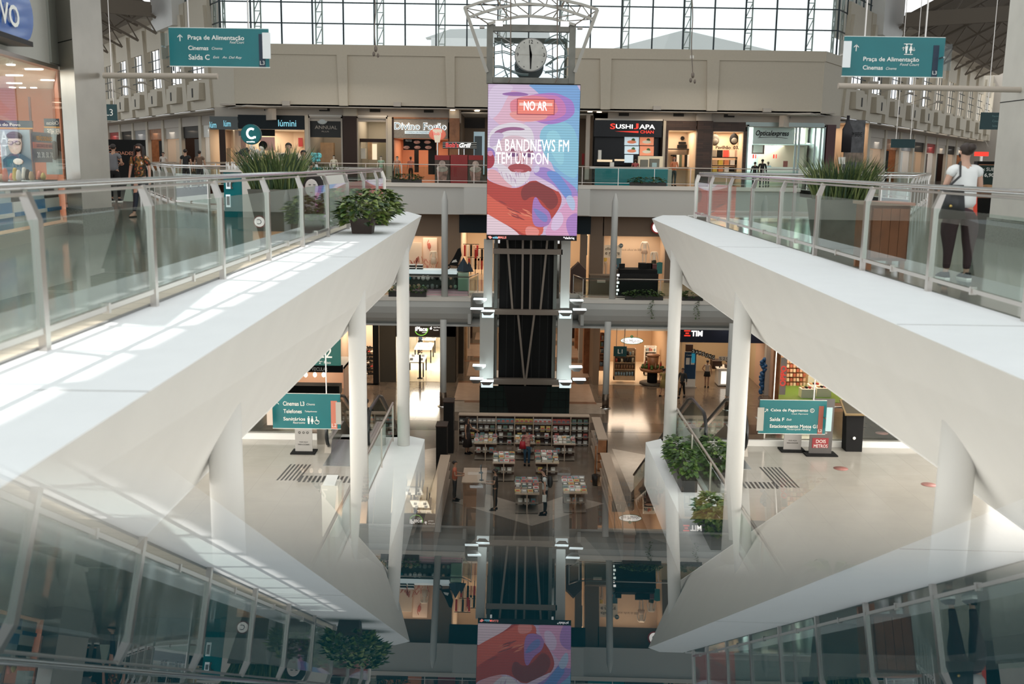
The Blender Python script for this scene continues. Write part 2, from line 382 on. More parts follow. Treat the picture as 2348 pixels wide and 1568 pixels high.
column(11.49, 51.7, 0, 4.62, .17, 'slim grey column with bronze foot in front of the phone shop', True)
column(-3.59, 52.5, 5.72, 11.25, .17, 'slim grey column on the middle floor left of the tower', cone=True)
column(5.25, 52.5, 5.72, 11.25, .17, 'slim grey column on the middle floor right of the tower', cone=True)
# ------------------------------------------------------------------ railings
def railing(name, label, pts, inward, z0, group=None, h=1.12, posts=None, spacing=2.15, fancy=True, handr=.028):
    """pts: polyline of the rail foot; inward: side (+1 left of travel / -1 right) the bent brackets lean to"""
    t = thing(name, label, 'railing', (pts[0][0], pts[0][1], z0), 0, group)
    P = [Vector((x, y, z0)) for x, y in pts]
    def nrm(i):
        d = (P[min(i + 1, len(P) - 1)] - P[max(i - 1, 0)]).normalized(); return Vector((-d.y, d.x, 0)) * inward
    hb = MB(); off = .075 if fancy else 0
    hb.tube([P[i] + nrm(i) * off + Vector((0, 0, h)) for i in range(len(P))], handr, chrome if fancy else steel, 10)
    if fancy: hb.tube([P[i] + nrm(i) * (off - .01) + Vector((0, 0, h - .055)) for i in range(len(P))], .014, steel, 6)
    link('handrail', hb, t, label='polished tube handrail' if fancy else None)
    sb = []                                               # station list
    for i in range(len(P) - 1):
        L = (P[i + 1] - P[i]).length; n = max(1, round(L / spacing))
        if posts is not None and i == 0:
            for yy in posts: sb.append((P[0] + (P[1] - P[0]) * ((yy - P[0].y) / (P[1].y - P[0].y)), 0))
        else:
            for k in range(n): sb.append((P[i].lerp(P[i + 1], k / n), i))
    sb.append((P[-1], len(P) - 2))
    for q, i in sb:
        d = (P[i + 1] - P[i]).normalized(); n = Vector((-d.y, d.x, 0)) * inward; pb = MB()
        if fancy:
            w = .035; pr = [(-.028, 0), (.028, 0), (.028, .84), (.028 + .065, 1.06), (.045, 1.085), (-.028, .90)]
            pb.hull([q + n * a + Vector((0, 0, c)) - d * w for a, c in pr], [q + n * a + Vector((0, 0, c)) + d * w for a, c in pr], steel)
        else: pb.bar(q, q + Vector((0, 0, h)), .035, steel)
        link('post', pb, t)
    for (a, i), (c, j) in zip(sb, sb[1:]):
        if (c - a).length < .5: continue
        d = (c - a).normalized(); n = Vector((-d.y, d.x, 0)) * inward; gb = MB(); g0 = a + d * .05; g1 = c - d * .05
        zt = .90 if fancy else h - .12; zb = .16 if fancy else .12
        gb.hull([g0 + Vector((0, 0, zb)), g1 + Vector((0, 0, zb)), g1 + n * .012 + Vector((0, 0, zb)), g0 + n * .012 + Vector((0, 0, zb))],
                [g0 + Vector((0, 0, zt)), g1 + Vector((0, 0, zt)), g1 + n * .012 + Vector((0, 0, zt)), g0 + n * .012 + Vector((0, 0, zt))], glass)
        link('glass_pane', gb, t)
        rbm = MB(); rbm.bar(a + Vector((0, 0, .14)), c + Vector((0, 0, .14)), .04 if fancy else .025, steel)
        if fancy: mid = a.lerp(c, .5); rbm.box(mid - Vector((.03, .02, -.10)), mid + Vector((.03, .02, .18)), steel)
        link('bottom_rail', rbm, t)
    return t
lp = [.36 + 2.15 * k for k in range(13)]; lp = [y for y in lp if y < 25.6]
railing('railing', 'steel and glass railing of the left upper walkway, in bright sun', [(-3.22, .1), (-3.24, 25.4), (-3.42, 26.2), (-3.9, 26.5), (-8.0, 26.55), (-9.5, 28.4), (-15.1, 41), (-15.1, 58)], 1, 11.4, posts=lp)
railing('railing', 'steel and glass railing of the right upper walkway, in shade', [(4.5, .1), (4.6, 25.6), (4.72, 26.3), (5.1, 26.55), (9.6, 26.6), (11.1, 28.4), (16.7, 41), (16.7, 58)], -1, 11.4, posts=[2.35 + 2.14 * k for k in range(11)])
railing('railing', 'thin glass railing on the far upper bulkhead behind the screen', [(-14.9, 59.0), (16.5, 59.0)], 1, 11.5, h=1.05, fancy=False)
railing('railing', 'glass railing on the far middle floor left of the tower', [(-14, 52.5), (-2.3, 52.5), (-1.9, 54.4)], 1, 5.72, h=1.05, fancy=False, spacing=3.6)
railing('railing', 'glass railing on the far middle floor right of the tower', [(3.3, 54.4), (3.7, 52.5), (15.9, 52.5)], 1, 5.72, h=1.05, fancy=False, spacing=3.6)
railing('railing', 'glass railing beside the left escalator on the middle floor', [(-2.98, -2), (-2.98, 24.6)], 1, 5.7, h=1.02, fancy=False, spacing=2.2, handr=.03)
railing('railing', 'glass railing beside the right escalator on the middle floor', [(4.15, -2), (4.15, 24.4)], -1, 5.7, h=1.02, fancy=False, spacing=2.2, handr=.03)
railing('railing', 'low glass railing at the end of the left middle floor', [(-5.2, 24.9), (-13, 24.9)], 1, 5.7, h=1.0, fancy=False, spacing=2.6)
railing('railing', 'low glass railing at the end of the right middle floor', [(6.5, 24.9), (16, 24.9)], 1, 5.7, h=1.0, fancy=False, spacing=2.6)
# cream tiles in the gap under the left railing
b = MB(); b.box((-3.62, 0, 11.4), (-3.28, 26.5, 11.406), slotg); b.box((-3.3, 0, 11.4), (-3.27, 26.5, 11.415), mat('joint_grey2', (.25, .25, .24), .6)); struct('trim_8', b)
# ------------------------------------------------------------------ dark glass ledge the view is taken over
N = Vector((.006, .2575, .9663)).normalized(); V = Vector((0, 1, 0)) - N * N.y; V.normalize(); Xv = V.cross(N).normalized()
ML = mat('dark_glass_top', (.002, .019, .025), .0, spec=.5); ML.node_tree.nodes['Principled BSDF'].inputs['IOR'].default_value = 1.24; ML.node_tree.nodes['Principled BSDF'].inputs['Specular Tint'].default_value = (.78, .96, 1, 1)
P0 = Vector((0, 0, CZ)) - N * .0150
b = MB(); lo = []; hi = []
for a, c in ((-1.6, -.42), (1.6, -.42), (1.6, .165), (-1.6, .165)):
    p = P0 + Xv * a + V * c; hi.append(p); lo.append(p - N * .012)
b.hull(lo, hi, ML); t = link('glass_ledge', b); tag(t, 'dark polished glass ledge in the foreground mirroring the atrium', 'ledge')
b = MB(); b.box((-3.0, -.42, 11.4), (4.3, -.06, 12.62), white); struct('wall_near', b)
# ------------------------------------------------------------------ far facade of the upper floor
FY = 64.0; FL, FR = -17.4, 19.0; SZ = 16.0; FT = 19.72
b = MB(); b.box((FL, FY, SZ), (FR, FY + .35, FT - .55), fasc); b.box((FL - .1, FY - .12, FT - .62), (FR + .1, FY + 3.2, FT), fasc)
b.box((FL, FY, SZ - .05), (FR, FY + .35, SZ), fasc2)
struct('wall_back', b)
def pil(x0, x1):
    X0, X1, Z0, Z1 = rb(x0, 127, x1, 246, FY); b = MB()
    b.hull([(X0 + .12, FY - .22, SZ + .05), (X1, FY - .22, SZ + .05), (X1, FY, SZ + .05), (X0 + .12, FY, SZ + .05)], [(X0, FY - .22, FT - .62), (X1, FY - .22, FT - .62), (X1, FY, FT - .62), (X0, FY, FT - .62)], fasc)
    struct('trim_9', b)
for a, c in ((774, 798), (1021, 1043), (1374, 1400), (1618, 1646)): pil(a, c)
# beige wall band above the shop fronts, soffit over the arcade
b = MB(); b.box((FL - 1, FY, SZ + .0), (FR + 1, 80, SZ + .1), fasc2); struct('ceiling', b)
b = MB(); b.box((FL - 2, 66.3, 15.2), (-3.5, 66.6, SZ), fasc2); b.box((6.0, 66.3, 15.2), (FR + 2, 66.6, SZ), fasc2)
b.box((FL - 3, 72.5, 11.4), (FR + 4, 72.8, SZ), fasc2); struct('wall_back', b)
ventm = mat('vent_dark', (.03, .028, .025), .7)
vt = None
for i, (x0, y0, x1, y1) in enumerate([(606, 246, 630, 254), (732, 247, 756, 255), (848, 249, 872, 257), (972, 251, 994, 258), (1419, 259, 1442, 266), (1544, 260, 1568, 267), (1660, 262, 1684, 269), (1788, 263, 1812, 271)]):
    X0, X1, Z0, Z1 = rb(x0, y0, x1, y1, 66.28); b = MB(); b.box((X0, 66.24, Z0), (X1, 66.3, Z1), ventm)
    link('air_vent', b, label='dark rectangular vent over the far upper shops, number %s from the left' % ('one two three four five six seven eight'.split()[i]), cat='vent', group='vents over the far upper shops')
for i, (x0, y0, x1, y1) in enumerate([(647, 231, 664, 242), (902, 234, 919, 244), (1498, 243, 1516, 252), (1750, 248, 1769, 257)]):
    b = MB(); pbox(b, x0, y0, x1, y1, FY - .2, .18, fasc2)
    link('wall_floodlight', b, label='small beige box light low on the far fascia, %s from the left' % ('first second third fourth'.split()[i]), cat='light', group='box lights on the far fascia')
# ------------------------------------------------------------------ glass curtain wall
GY = 67.5; GX0 = -19.2; GX1 = 20.8; GZ = [FT, 20.15, 21.42, 22.72, 24.02, 25.3, 26.6, 27.9]
b = MB(); n = 20; step = (GX1 - GX0) / n
for i in range(n + 1):
    x = GX0 + step * i; b.box((x - .045, GY - .06, FT - .4), (x + .045, GY + .06, 28), mullion)
for z in GZ[2:]: b.box((GX0, GY - .05, z - .035), (GX1, GY + .05, z + .035), mullion)
g = MB(); g.box((GX0, GY - .01, FT - .4), (GX1, GY + .01, 28), shopglass)
wn = struct('window_1', b); link('glass', g, wn)
def lat(mb, p, q, wd, n, side, m=lattice, r=.05):
    """ladder truss between p and q"""
    p = Vector(p); q = Vector(q); s = Vector(side) * wd
    mb.bar(p, q, r * 1.6, m); mb.bar(p + s, q + s, r * 1.6, m)
    for k in range(n):
        a = p.lerp(q, k / n); c = p.lerp(q, (k + 1) / n); mb.bar(a, c + s, r, m); mb.bar(c, c + s, r, m)
for i in range(1, n, 2):
    x = GX0 + step * i + .12; b = MB(); lat(b, (x, GY + .5, FT - .4), (x, GY + .5, 28), .42, 9, (1, 0, 0))
    link('lattice_mast', b, label='pale lattice mast behind the far glass wall, mast %s from the left' % ('one two three four five six seven eight nine ten'.split()[i // 2]), cat='mast', group='lattice masts behind the far glass wall')
# ------------------------------------------------------------------ wings that turn away at both ends of the facade
NB = 12; PITCHB = 5.6
def wing(sgn, X0, wname):
    ang = radians(57); d = Vector((sgn * cos(ang), sin(ang), 0)); nrm = Vector((-d.y * sgn, d.x * sgn, 0))  # nrm points into the hall
    if nrm.y > 0: nrm = -nrm
    O = Vector((X0, FY, 0))
    def L(a, c, z): p = O + d * a + nrm * c; return (p.x, p.y, z)
    def bx(mb, a0, a1, c0, c1, z0, z1, m, a0t=None, a1t=None):
        a0t = a0 if a0t is None else a0t; a1t = a1 if a1t is None else a1t
        mb.hull([L(a0, c0, z0), L(a1, c0, z0), L(a1, c1, z0), L(a0, c1, z0)], [L(a0t, c0, z1), L(a1t, c0, z1), L(a1t, c1, z1), L(a0t, c1, z1)], m)
    T = PITCHB * NB
    b = MB(); bx(b, 0, T, 0, -.2, SZ, 18.0, fasc)          # lower band
    bx(b, 0, 5.0, .05, -.35, SZ, FT, fasc); bx(b, -.1, 5.0, .15, -3, FT - .6, FT, fasc)
    pass
    for k in range(NB):
        a = 5.0 + k * PITCHB
        bx(b, a - .6, a + .5, .22, -.3, SZ, 22.6, fasc, a + .5, a + 1.1)       # leaning pier
        bx(b, a + 1.4, a + 4.3, .45, 0, 16.6, 17.7, fasc, a + 1.2, a + 4.1)   # projecting box
        bx(b, a + .3, a + PITCHB, 0, -.2, 20.9, 23.4, fasc)
        bx(b, a + .5, a + .7, -.2, -.6, 18.0, 21, white)
    bx(b, T, T + .3, -7, 30, 11.4, 24, fasc2)
    struct(wname, b)
    b = MB(); bx(b, -1, T, -.3, -6.5, SZ - .1, SZ, fasc2); bx(b, 0, T, -2.3, -2.6, 15.2, SZ, fasc2); struct('ceiling', b)
    # dark window bars in the clerestory
    b = MB()
    for k in range(NB):
        a = 5.0 + k * PITCHB + 1.2
        for q in range(4): bx(b, a + q * 1.05, a + q * 1.05 + .06, -.05, -.1, 18.0, 20.9, mullion)
        for z in (18.7, 19.4, 20.1): bx(b, a, a + 4.4, -.05, -.1, z, z + .06, mullion)
    struct('window_2' if sgn < 0 else 'window_3', b)
    # slanted part of the glass wall
    b = MB(); S0 = Vector((GX0 if sgn < 0 else GX1, GY, 0))
    def G(a, z, c=0): p = S0 + d * a + nrm * c; return (p.x, p.y, z)
    for k in range(7): b.bar(G(k * 1.95, FT - .6), G(k * 1.95, 28), .09, mullion)
    for z in GZ[2:]: b.bar(G(0, z), G(12, z), .07, mullion)
    struct('window_4' if sgn < 0 else 'window_5', b)
    for k in range(4):
        b = MB(); p = G(k * 1.95 + .5, 0, -.5); lat(b, (p[0], p[1], FT - .6), (p[0], p[1], 28), .42, 9, d)
        link('lattice_mast', b, label='pale lattice mast behind the slanted %s part of the glass wall' % ('left' if sgn < 0 else 'right'), cat='mast', group='lattice masts of the slanted %s glass' % ('left' if sgn < 0 else 'right'))
    # white box that closes the glass wall, and the roof of the wing with its trusses
    b = MB(); bx(b, 12.0, 18, .5, -3, 22.0, 26.5, white); struct('wall_left' if sgn < 0 else 'wall_right', b)
    b = MB(); ro = [L(13.5, 1.5, 22.9), L(60, 1.5, 22.9), L(60, 22, 33), L(13.5, 22, 33)]
    b.hull(ro, [(x, y, z + .5) for x, y, z in ro], rooff); ro2 = [L(17.5, 1.5, 22.9), L(60, 1.5, 22.9), L(60, -3, 22.9), L(17.5, -3, 22.9)]
    b.hull(ro2, [(x, y, z + .5) for x, y, z in ro2], fasc2); bx(b, 13.3, 13.7, 1.6, 22, 22.6, 23.6, trussm)
    struct('ceiling', b)
    for k in range(7):
        a = 14.5 + k * 5.6; b = MB(); A = Vector(L(a, 1.0, 21.6)); B = Vector(L(a, 22, 31.9)); C = Vector((0, 0, 1.1))
        b.bar(A, B, .16, trussm); b.bar(A + C, B + C, .16, trussm)
        for q in range(12): b.bar(A.lerp(B, q / 12), A.lerp(B, (q + .5) / 12) + C, .09, trussm); b.bar(A.lerp(B, (q + .5) / 12) + C, A.lerp(B, (q + 1) / 12), .09, trussm)
        link('roof_truss', b, label='brown steel roof truss over the %s wing' % ('left' if sgn < 0 else 'right'), cat='truss', group='roof trusses of the %s wing' % ('left' if sgn < 0 else 'right'))
    # spot lights and slot vents on the bands
    for k in range(5):
        a = 7.5 + k * PITCHB; b = MB(); p0 = Vector(L(a, .0, 17.95)); p1 = Vector(L(a, 1.2, 18.35)); b.bar(p0, p1, .05, fasc2); q = Vector(L(a, 1.2, 18.35)); b.box(q - Vector((.3, .2, .06)), q + Vector((.3, .2, .08)), fasc2)
        link('spotlight', b, label='beige floodlight on a bracket on the %s wing wall' % ('left' if sgn < 0 else 'right'), cat='light', group='floodlights on the %s wing wall' % ('left' if sgn < 0 else 'right'))
        b = MB(); bx(b, a + .2, a + .45, .48, .44, 16.8, 17.4, ventm); link('slot_vent', b, label='narrow dark slot vent in the band over the %s wing' % ('left' if sgn < 0 else 'right'), cat='vent', group='slot vents of the %s wing' % ('left' if sgn < 0 else 'right'))
    # wing shops: pilasters, dark or lit openings
    cols = [beigei, whitei, browng, beigei, woodb, whitei] * 2
    for k in range(NB):
        a = 4.6 + k * PITCHB; zt = 15.2
        lab = '%s shop front from the corner along the %s upper wing' % ('first second third fourth fifth sixth seventh eighth ninth tenth eleventh twelfth'.split()[k], 'left' if sgn < 0 else 'right')
        root = thing('shop_front', lab, 'shop', L(a, -2.5, 11.4), 0)
        b = MB(); bx(b, a - .35, a + .35, -2.2, -2.7, 11.4, SZ, fasc); link('pilaster', b, root)
        b = MB(); bx(b, a + .35, a + 5.25, -5.5, -5.6, 11.4, zt, cols[k]); bx(b, a + .35, a + .4, -2.5, -5.5, 11.4, zt, cols[k]); bx(b, a + 5.2, a + 5.25, -2.5, -5.5, 11.4, zt, cols[k]); bx(b, a + .35, a + 5.25, -2.6, -5.5, 14.9, 15.0, whitei)
        link('interior', b, root)
        b = MB(); bx(b, a + .35, a + 5.25, -2.4, -2.6, 14.3, zt, [black, whitei, black, fasc2, woodb, mat('grey_panel', (.3, .3, .3), .5), black, redp, fasc2, black, whitei, redp][k]); link('sign_fascia', b, root)
        b = MB(); bx(b, a + .5, a + 2.6, -2.5, -2.55, 11.4, 14.2, [woodb, shopglass, black, shopglass, blackm, whitei, shopglass, woodd, blackm, shopglass, woodb, black][k]); link('door_panel', b, root)
        b = MB()
        for q in range(3): bx(b, a + 2.9 + q * .7, a + 3.4 + q * .7, -3.4, -3.7, 11.4, 12.6 + .3 * (q % 2), [woodl, redp, whitei][q]); bx(b, a + 1 + q, a + 1.4 + q, -5.2, -5.4, 12.3, 13.6, [redl, teal, black][q])
        link('display', b, root)
        c = Vector(L(a + 2.8, -3.6, 14.85)); l = area('shop_ceiling_light', c - Vector(L(a, -2.5, 11.4)), 3.5, 2, 55, WARM if k % 2 == 0 else (1, .93, .85), parent=root)
    return L
WL = wing(-1, FL, 'wall_left'); WR = wing(1, FR, 'wall_right')
# ------------------------------------------------------------------ main roof, solid against the sun, with an added slot shaping the ledge's sunlit strip
b = MB(); X0, X1 = -12.45, -11.47; rm = white; ZR = 28.0
b.box((-60, -12, ZR), (X0, 84, ZR + .3), rm); b.box((X1, -12, ZR), (75, 84, ZR + .3), rm); b.box((X0, 19.9, ZR), (X1, 84, ZR + .3), rm)
k = -12
while k < 19.8:
    b.box((X0, k, ZR + .02), (X1, k + .05, ZR + .1), rm)
    b.prism([(X1, k), (X1 - .25, k), (X1, k + .16)], ZR + .02, ZR + .1, rm); b.prism([(X1, k), (X1 - .25, k), (X1, k - .12)], ZR + .02, ZR + .1, rm); k += 1.05
struct('ceiling', b)
b = MB(); b.box((-60, -8.3, 0), (75, -8, 12.4), white); struct('wall_near', b)
b = MB(); b.box((-45.3, -8, 0), (-45, 60, 11.0), white); b.box((50, -8, 0), (50.3, 60, 11.0), white); struct('wall_left', b)
b = MB(); b.box((-11.6, -8, 5.7), (-11.3, 25, 9.7), whitei); b.box((12.8, -8, 5.7), (13.1, 25, 9.7), whitei); struct('wall_left', b)
# grey steel pillars at the picture edges
def pillar(x0, y0, x1, y1, label, base=.45):
    t = thing('steel_pillar', label, 'pillar', (x0, y0, 11.4)); b = MB(); b.box((x0, y0, 11.4 + base), (x1, y1, 20), steelpan)
    for z in (13.9, 17.2): b.box((x0 - .004, y0 - .004, z), (x1 + .004, y1 + .004, z + .015), blackm)
    b.box(((x0 + x1) / 2, y0 - .004, 11.9), ((x0 + x1) / 2 + .015, y0, 20), blackm)
    link('cladding', b, t); b = MB(); b.box((x0 - .03, y0 - .03, 11.4), (x1 + .03, y1 + .03, 11.4 + base), mat('speckled_granite', (.16, .16, .14), .25, noise=.35, nscale=40)); link('granite_base', b, t); return t
t = thing('steel_pillar', 'grey steel clad pillar beside the optician shop at the left', 'pillar', (-7.4, 17.4, 11.4)); pp = [(-7.74, 17.55), (-7.26, 17.0), (-7.14, 17.95), (-7.55, 18.6)]
b = MB(); b.prism(pp, 11.85, 18.4, steelpan); b.prism([(x * 1.0005, y - .003) for x, y in pp], 14.6, 14.615, blackm); link('cladding', b, t)
b = MB(); b.prism([(-7.4 + (x + 7.4) * 1.1, 17.7 + (y - 17.7) * 1.06) for x, y in pp], 11.4, 11.85, mat('speckled_granite', (.16, .16, .14), .25, noise=.35, nscale=40)); link('granite_base', b, t)
steelpan = mat('pale_steel_cladding', (.66, .64, .58), .4, .35, noise=.05, nscale=2)
t = pillar(8.75, 17.2, 10.2, 18.6, 'grey steel clad pillar at the right picture edge')
for x in (8.98, 9.32):
    b = MB(); b.box((x, 17.17, 11.85), (x + .06, 17.2, 20), blackm); link('groove', b, t)
# horizontal beige tubes across the wing openings, with nothing hung on them
for lab, p, q in (('left', at(237, 173, 17.8), at(499, 175, 17.8)), ('right', at(1922, 197, 17.9), at(2345, 206, 17.9))):
    b = MB(); b.tube([p, q], .05, mat('beige_tube', (.42, .36, .30), .6), 12); link('horizontal_tube', b, label='long beige horizontal tube below the %s hanging sign' % lab, cat='tube')
# faint building and mast seen outside
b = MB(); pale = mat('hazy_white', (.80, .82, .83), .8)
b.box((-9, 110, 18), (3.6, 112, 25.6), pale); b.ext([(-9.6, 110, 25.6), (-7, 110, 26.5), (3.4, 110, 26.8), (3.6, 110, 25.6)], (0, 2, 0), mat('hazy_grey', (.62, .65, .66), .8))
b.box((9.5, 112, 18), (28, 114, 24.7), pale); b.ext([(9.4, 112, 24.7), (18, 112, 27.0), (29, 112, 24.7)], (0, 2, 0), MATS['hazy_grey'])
link('distant_building', b, label='pale low building seen hazily outside the far glass wall', cat='building')
# ------------------------------------------------------------------ clock tower
TY = 50.0
T = thing('clock_tower', 'tall clock tower with white columns, black shaft and round clock, carrying the big screen', 'tower', (.7, TY, 0))
brn = mat('brown_steel', (.20, .165, .135), .5, .3); granb = tilemat('dark_green_granite', (.010, .018, .017), (.012, .022, .020), .4, .4, .18, False, .008, (.004, .005, .005))
towm = mat('tower_white', (.50, .50, .47), .5)
b = MB(); b.box((-1.62, TY, 0), (2.98, TY + 3.9, 1.5), granb)
b.ext([(-.4, TY - .02, 1.5), (-.1, TY - .02, 0), (1.55, TY - .02, 0), (1.85, TY - .02, 1.5)], (0, .04, 0), black); link('granite_base', b, T)
b = MB(); b.box((-.68, TY + .6, 1.5), (2.1, TY + 3.2, 16), mat('black_shaft', (.004, .004, .004), .55, spec=.15))
for x in (-.3, .1, .5, 1.0, 1.4, 1.8): b.box((x, TY + .58, 1.6), (x + .02, TY + .6, 9), mat('shaft_joint', (.012, .012, .012), .5))
link('shaft', b, T)
def prow(x0, y0, x1, y1, dep, m, nm, dy=0, par=None):
    b = MB(); pbox(b, x0, y0, x1, y1, TY, dep, m, dy); return link(nm, b, par or T)
for (x0, y0, x1, y1) in ((1100, 721, 1132, 869), (1278, 722, 1311, 871), (1109, 549, 1129, 704), (1286, 551, 1307, 706)): prow(x0, y0, x1, y1, .45, towm, 'column')
for (x0, y0, x1, y1) in ((1132, 549, 1140, 869), (1268, 551, 1276, 870)): prow(x0, y0, x1, y1, .3, mat('grey_green_post', (.10, .105, .09), .5), 'side_post', .3)
for (x0, y0, x1, y1) in ((1116, 869, 1300, 882), (1124, 710, 1286, 722), (1131, 571, 1290, 583)): prow(x0, y0, x1, y1, .3, brn, 'cross_beam')
for (xa, ya, xb, yb) in ((1188, 722, 1202, 869), (1225, 722, 1206, 869), (1163, 549, 1175, 711), (1199, 549, 1197, 711), (1218, 549, 1215, 711), (1255, 551, 1239, 711), (1204, 882, 1205, 948)):
    b = MB(); b.bar(at(xa, ya, TY + .15), at(xb, yb, TY + .15), .1, brn); link('diagonal_bar', b, T)
for x0, y0, x1, y1 in ((1133, 550, 1146, 559), (1272, 552, 1284, 560)): prow(x0, y0, x1, y1, .1, mat('lit_panel', (.9, .9, .9), .5, emit=.7), 'lit_panel', .4)
# glossy strips beside the shaft reflecting the shops
for x0, y0, x1, y1, n in ((1133, 583, 1145, 690, 0), (1270, 583, 1285, 690, 1)):
    b = MB(); pbox(b, x0, y0, x1, y1, TY, .05, mat('mirror_strip', (.7, .7, .68), .05, 1., bump=.5), .9); link('mirror_strip', b, T)
# up-lights: little box lamps with lit tops
lampb = mat('lamp_box_steel', (.32, .30, .28), .35, .8)
for i, (x, y) in enumerate(((1101, 684), (1094, 706), (1119, 711), (1322, 687), (1329, 708), (1296, 713), (1099, 836), (1093, 866), (1117, 871), (1320, 839), (1328, 868), (1296, 872))):
    p = at(x, y, TY - .1); w_ = .33; b = MB()
    b.hull([p + Vector((-w_ * .3, -.15, -.26)), p + Vector((w_ * .55, -.15, -.26)), p + Vector((w_ * .55, .15, -.26)), p + Vector((-w_ * .3, .15, -.26))] if x > 1200 else
           [p + Vector((-w_ * .55, -.15, -.26)), p + Vector((w_ * .3, -.15, -.26)), p + Vector((w_ * .3, .15, -.26)), p + Vector((-w_ * .55, .15, -.26))],
           [p + Vector((-w_, -.25, -.05)), p + Vector((w_, -.25, -.05)), p + Vector((w_, .2, -.05)), p + Vector((-w_, .2, -.05))], lampb)
    o = link('wall_lamp', b, T); b = MB(); b.box(p + Vector((-w_, -.25, -.05)), p + Vector((w_, .2, 0)), lampc); link('lamp_lens', b, o)
    if i % 3 == 2:
        area('tower_uplight', (p.x - .7, -.75, p.z + .05), .4, .3, 8, (.8, .97, 1), (radians(155), 0, 0), T)
        b = MB(); b.box(p + Vector((-.3, -.16, -.36)), p + Vector((.3, -.1, -.08)), mat('glowing_lens', (.75, .88, .9), .5, emit=.8)); link('lamp_front', b, o)
# clock storey
clkst = mat('clock_frame_steel', (.20, .20, .175), .5, .2, noise=.2, nscale=1.5)
for x0, y0, x1, y1 in ((1116, 55, 1130, 191), (1305, 57, 1319, 192)): prow(x0, y0, x1, y1, .5, clkst, 'clock_post', -.1)
for x0, y0, x1, y1 in ((1130, 57, 1306, 72), (1130, 178, 1306, 191)): prow(x0, y0, x1, y1, .4, clkst, 'clock_beam', -.05)
b = MB(); pbox(b, 1130, 72, 1306, 178, TY, .03, mat('wavy_mirror', (.80, .88, .90), .03, 1., bump=.10, nscale=.9), 2.6); link('glass_back', b, T)
b = MB(); gm = mat('grey_green_tube', (.30, .38, .38), .5)
def curve(pts, r, Y, m, mb=None, sub=6):
    P = [at(x, y, Y) for x, y in pts]; out_ = []
    for i in range(len(P) - 1):
        a = P[max(i - 1, 0)]; p = P[i]; q = P[i + 1]; c = P[min(i + 2, len(P) - 1)]
        for k in range(sub):
            t = k / sub; out_.append(.5 * ((2 * p) + (q - a) * t + (2 * a - 5 * p + 4 * q - c) * t * t + (3 * p - a - 3 * q + c) * t ** 3))
    out_.append(P[-1]); mb.tube(out_, r, m, 5)
for pts in ([(1131, 100), (1150, 96), (1160, 104), (1178, 98)], [(1131, 120), (1155, 117), (1175, 122), (1190, 112)], [(1150, 90), (1152, 130), (1158, 160), (1165, 176)], [(1282, 178), (1288, 150), (1300, 120), (1280, 88)], [(1250, 92), (1275, 80), (1290, 84), (1305, 96)], [(1252, 148), (1280, 130), (1304, 128)], [(1131, 152), (1150, 152), (1190, 168), (1212, 170)], [(1262, 145), (1270, 132), (1255, 126)], [(1250, 164), (1280, 160), (1305, 152)]): curve(pts, .03, TY + 2.2, gm, b)  # curved tubes imitate reflections of the roof in the clock backing
b.bar(at(1131, 73, TY + 1), at(1185, 106, TY + 1), .05, towm); b.bar(at(1131, 176, TY + 1), at(1304, 76, TY + 1), .03, gm); b.bar(at(1250, 148, TY + 1), at(1304, 178, TY + 1), .03, gm)
link('reflection_curves_braces', b, T)
c = at(1217, 126, TY - .35); b = MB(); M0 = Matrix.Translation(c)
def disc(mb, r, y0, y1, m, n=40, cx=0, cz=0):
    vs = [(c.x + cx + r * cos(2 * pi * k / n), y, c.z + cz + r * sin(2 * pi * k / n)) for y in (y0, y1) for k in range(n)]
    mb.add(vs, [tuple(range(n))[::1], tuple(range(2 * n - 1, n - 1, -1))] + [(k, n + k, n + (k + 1) % n, (k + 1) % n) for k in range(n)], m)
clockm = mat('silver_clock_face', (.36, .355, .32), .3, .3, noise=.12, nscale=2.5)
disc(b, .78, TY - .42, TY - .1, mat('clock_rim', (.10, .095, .09), .3, .8)); disc(b, .745, TY - .44, TY - .41, clockm)
CK = link('clock', b, T, label='round silver clock showing half past eleven')
b = MB(); b.box((c.x - .74, TY - .452, c.z - .012), (c.x + .74, TY - .44, c.z + .012), mat('clock_line', (.40, .38, .33), .4)); link('face_line', b, CK)
for s_, dx, dz in (('12', 0, .60), ('3', .63, 0), ('9', -.63, 0)): text(s_, blackm, CK, c.x + dx, TY - .455, c.z + dz, hgt=.17, name='numeral')
for k in (1, 2, 4, 5, 7, 8, 10, 11):
    a = pi / 2 - k * pi / 6; b = MB(); q = Vector((c.x + .64 * cos(a), TY - .45, c.z + .64 * sin(a))); b.box(q - Vector((.02, .005, .02)), q + Vector((.02, .005, .02)), blackm); link('hour_mark', b, CK)
for a, L, w_ in ((pi / 2 + .14, .46, .05), (-pi / 2, .66, .05)):
    d = Vector((cos(a), 0, sin(a))); s_ = Vector((-sin(a), 0, cos(a))) * w_; q = Vector((c.x, TY - .47, c.z)); b = MB()
    b.ext([q - d * .16 + s_ * .5, q + s_ * 1.1, q + d * L + s_ * .5, q + d * L - s_ * .5, q - s_ * 1.1, q - d * .16 - s_ * .5], (0, .012, 0), blackm); link('clock_hand', b, CK)
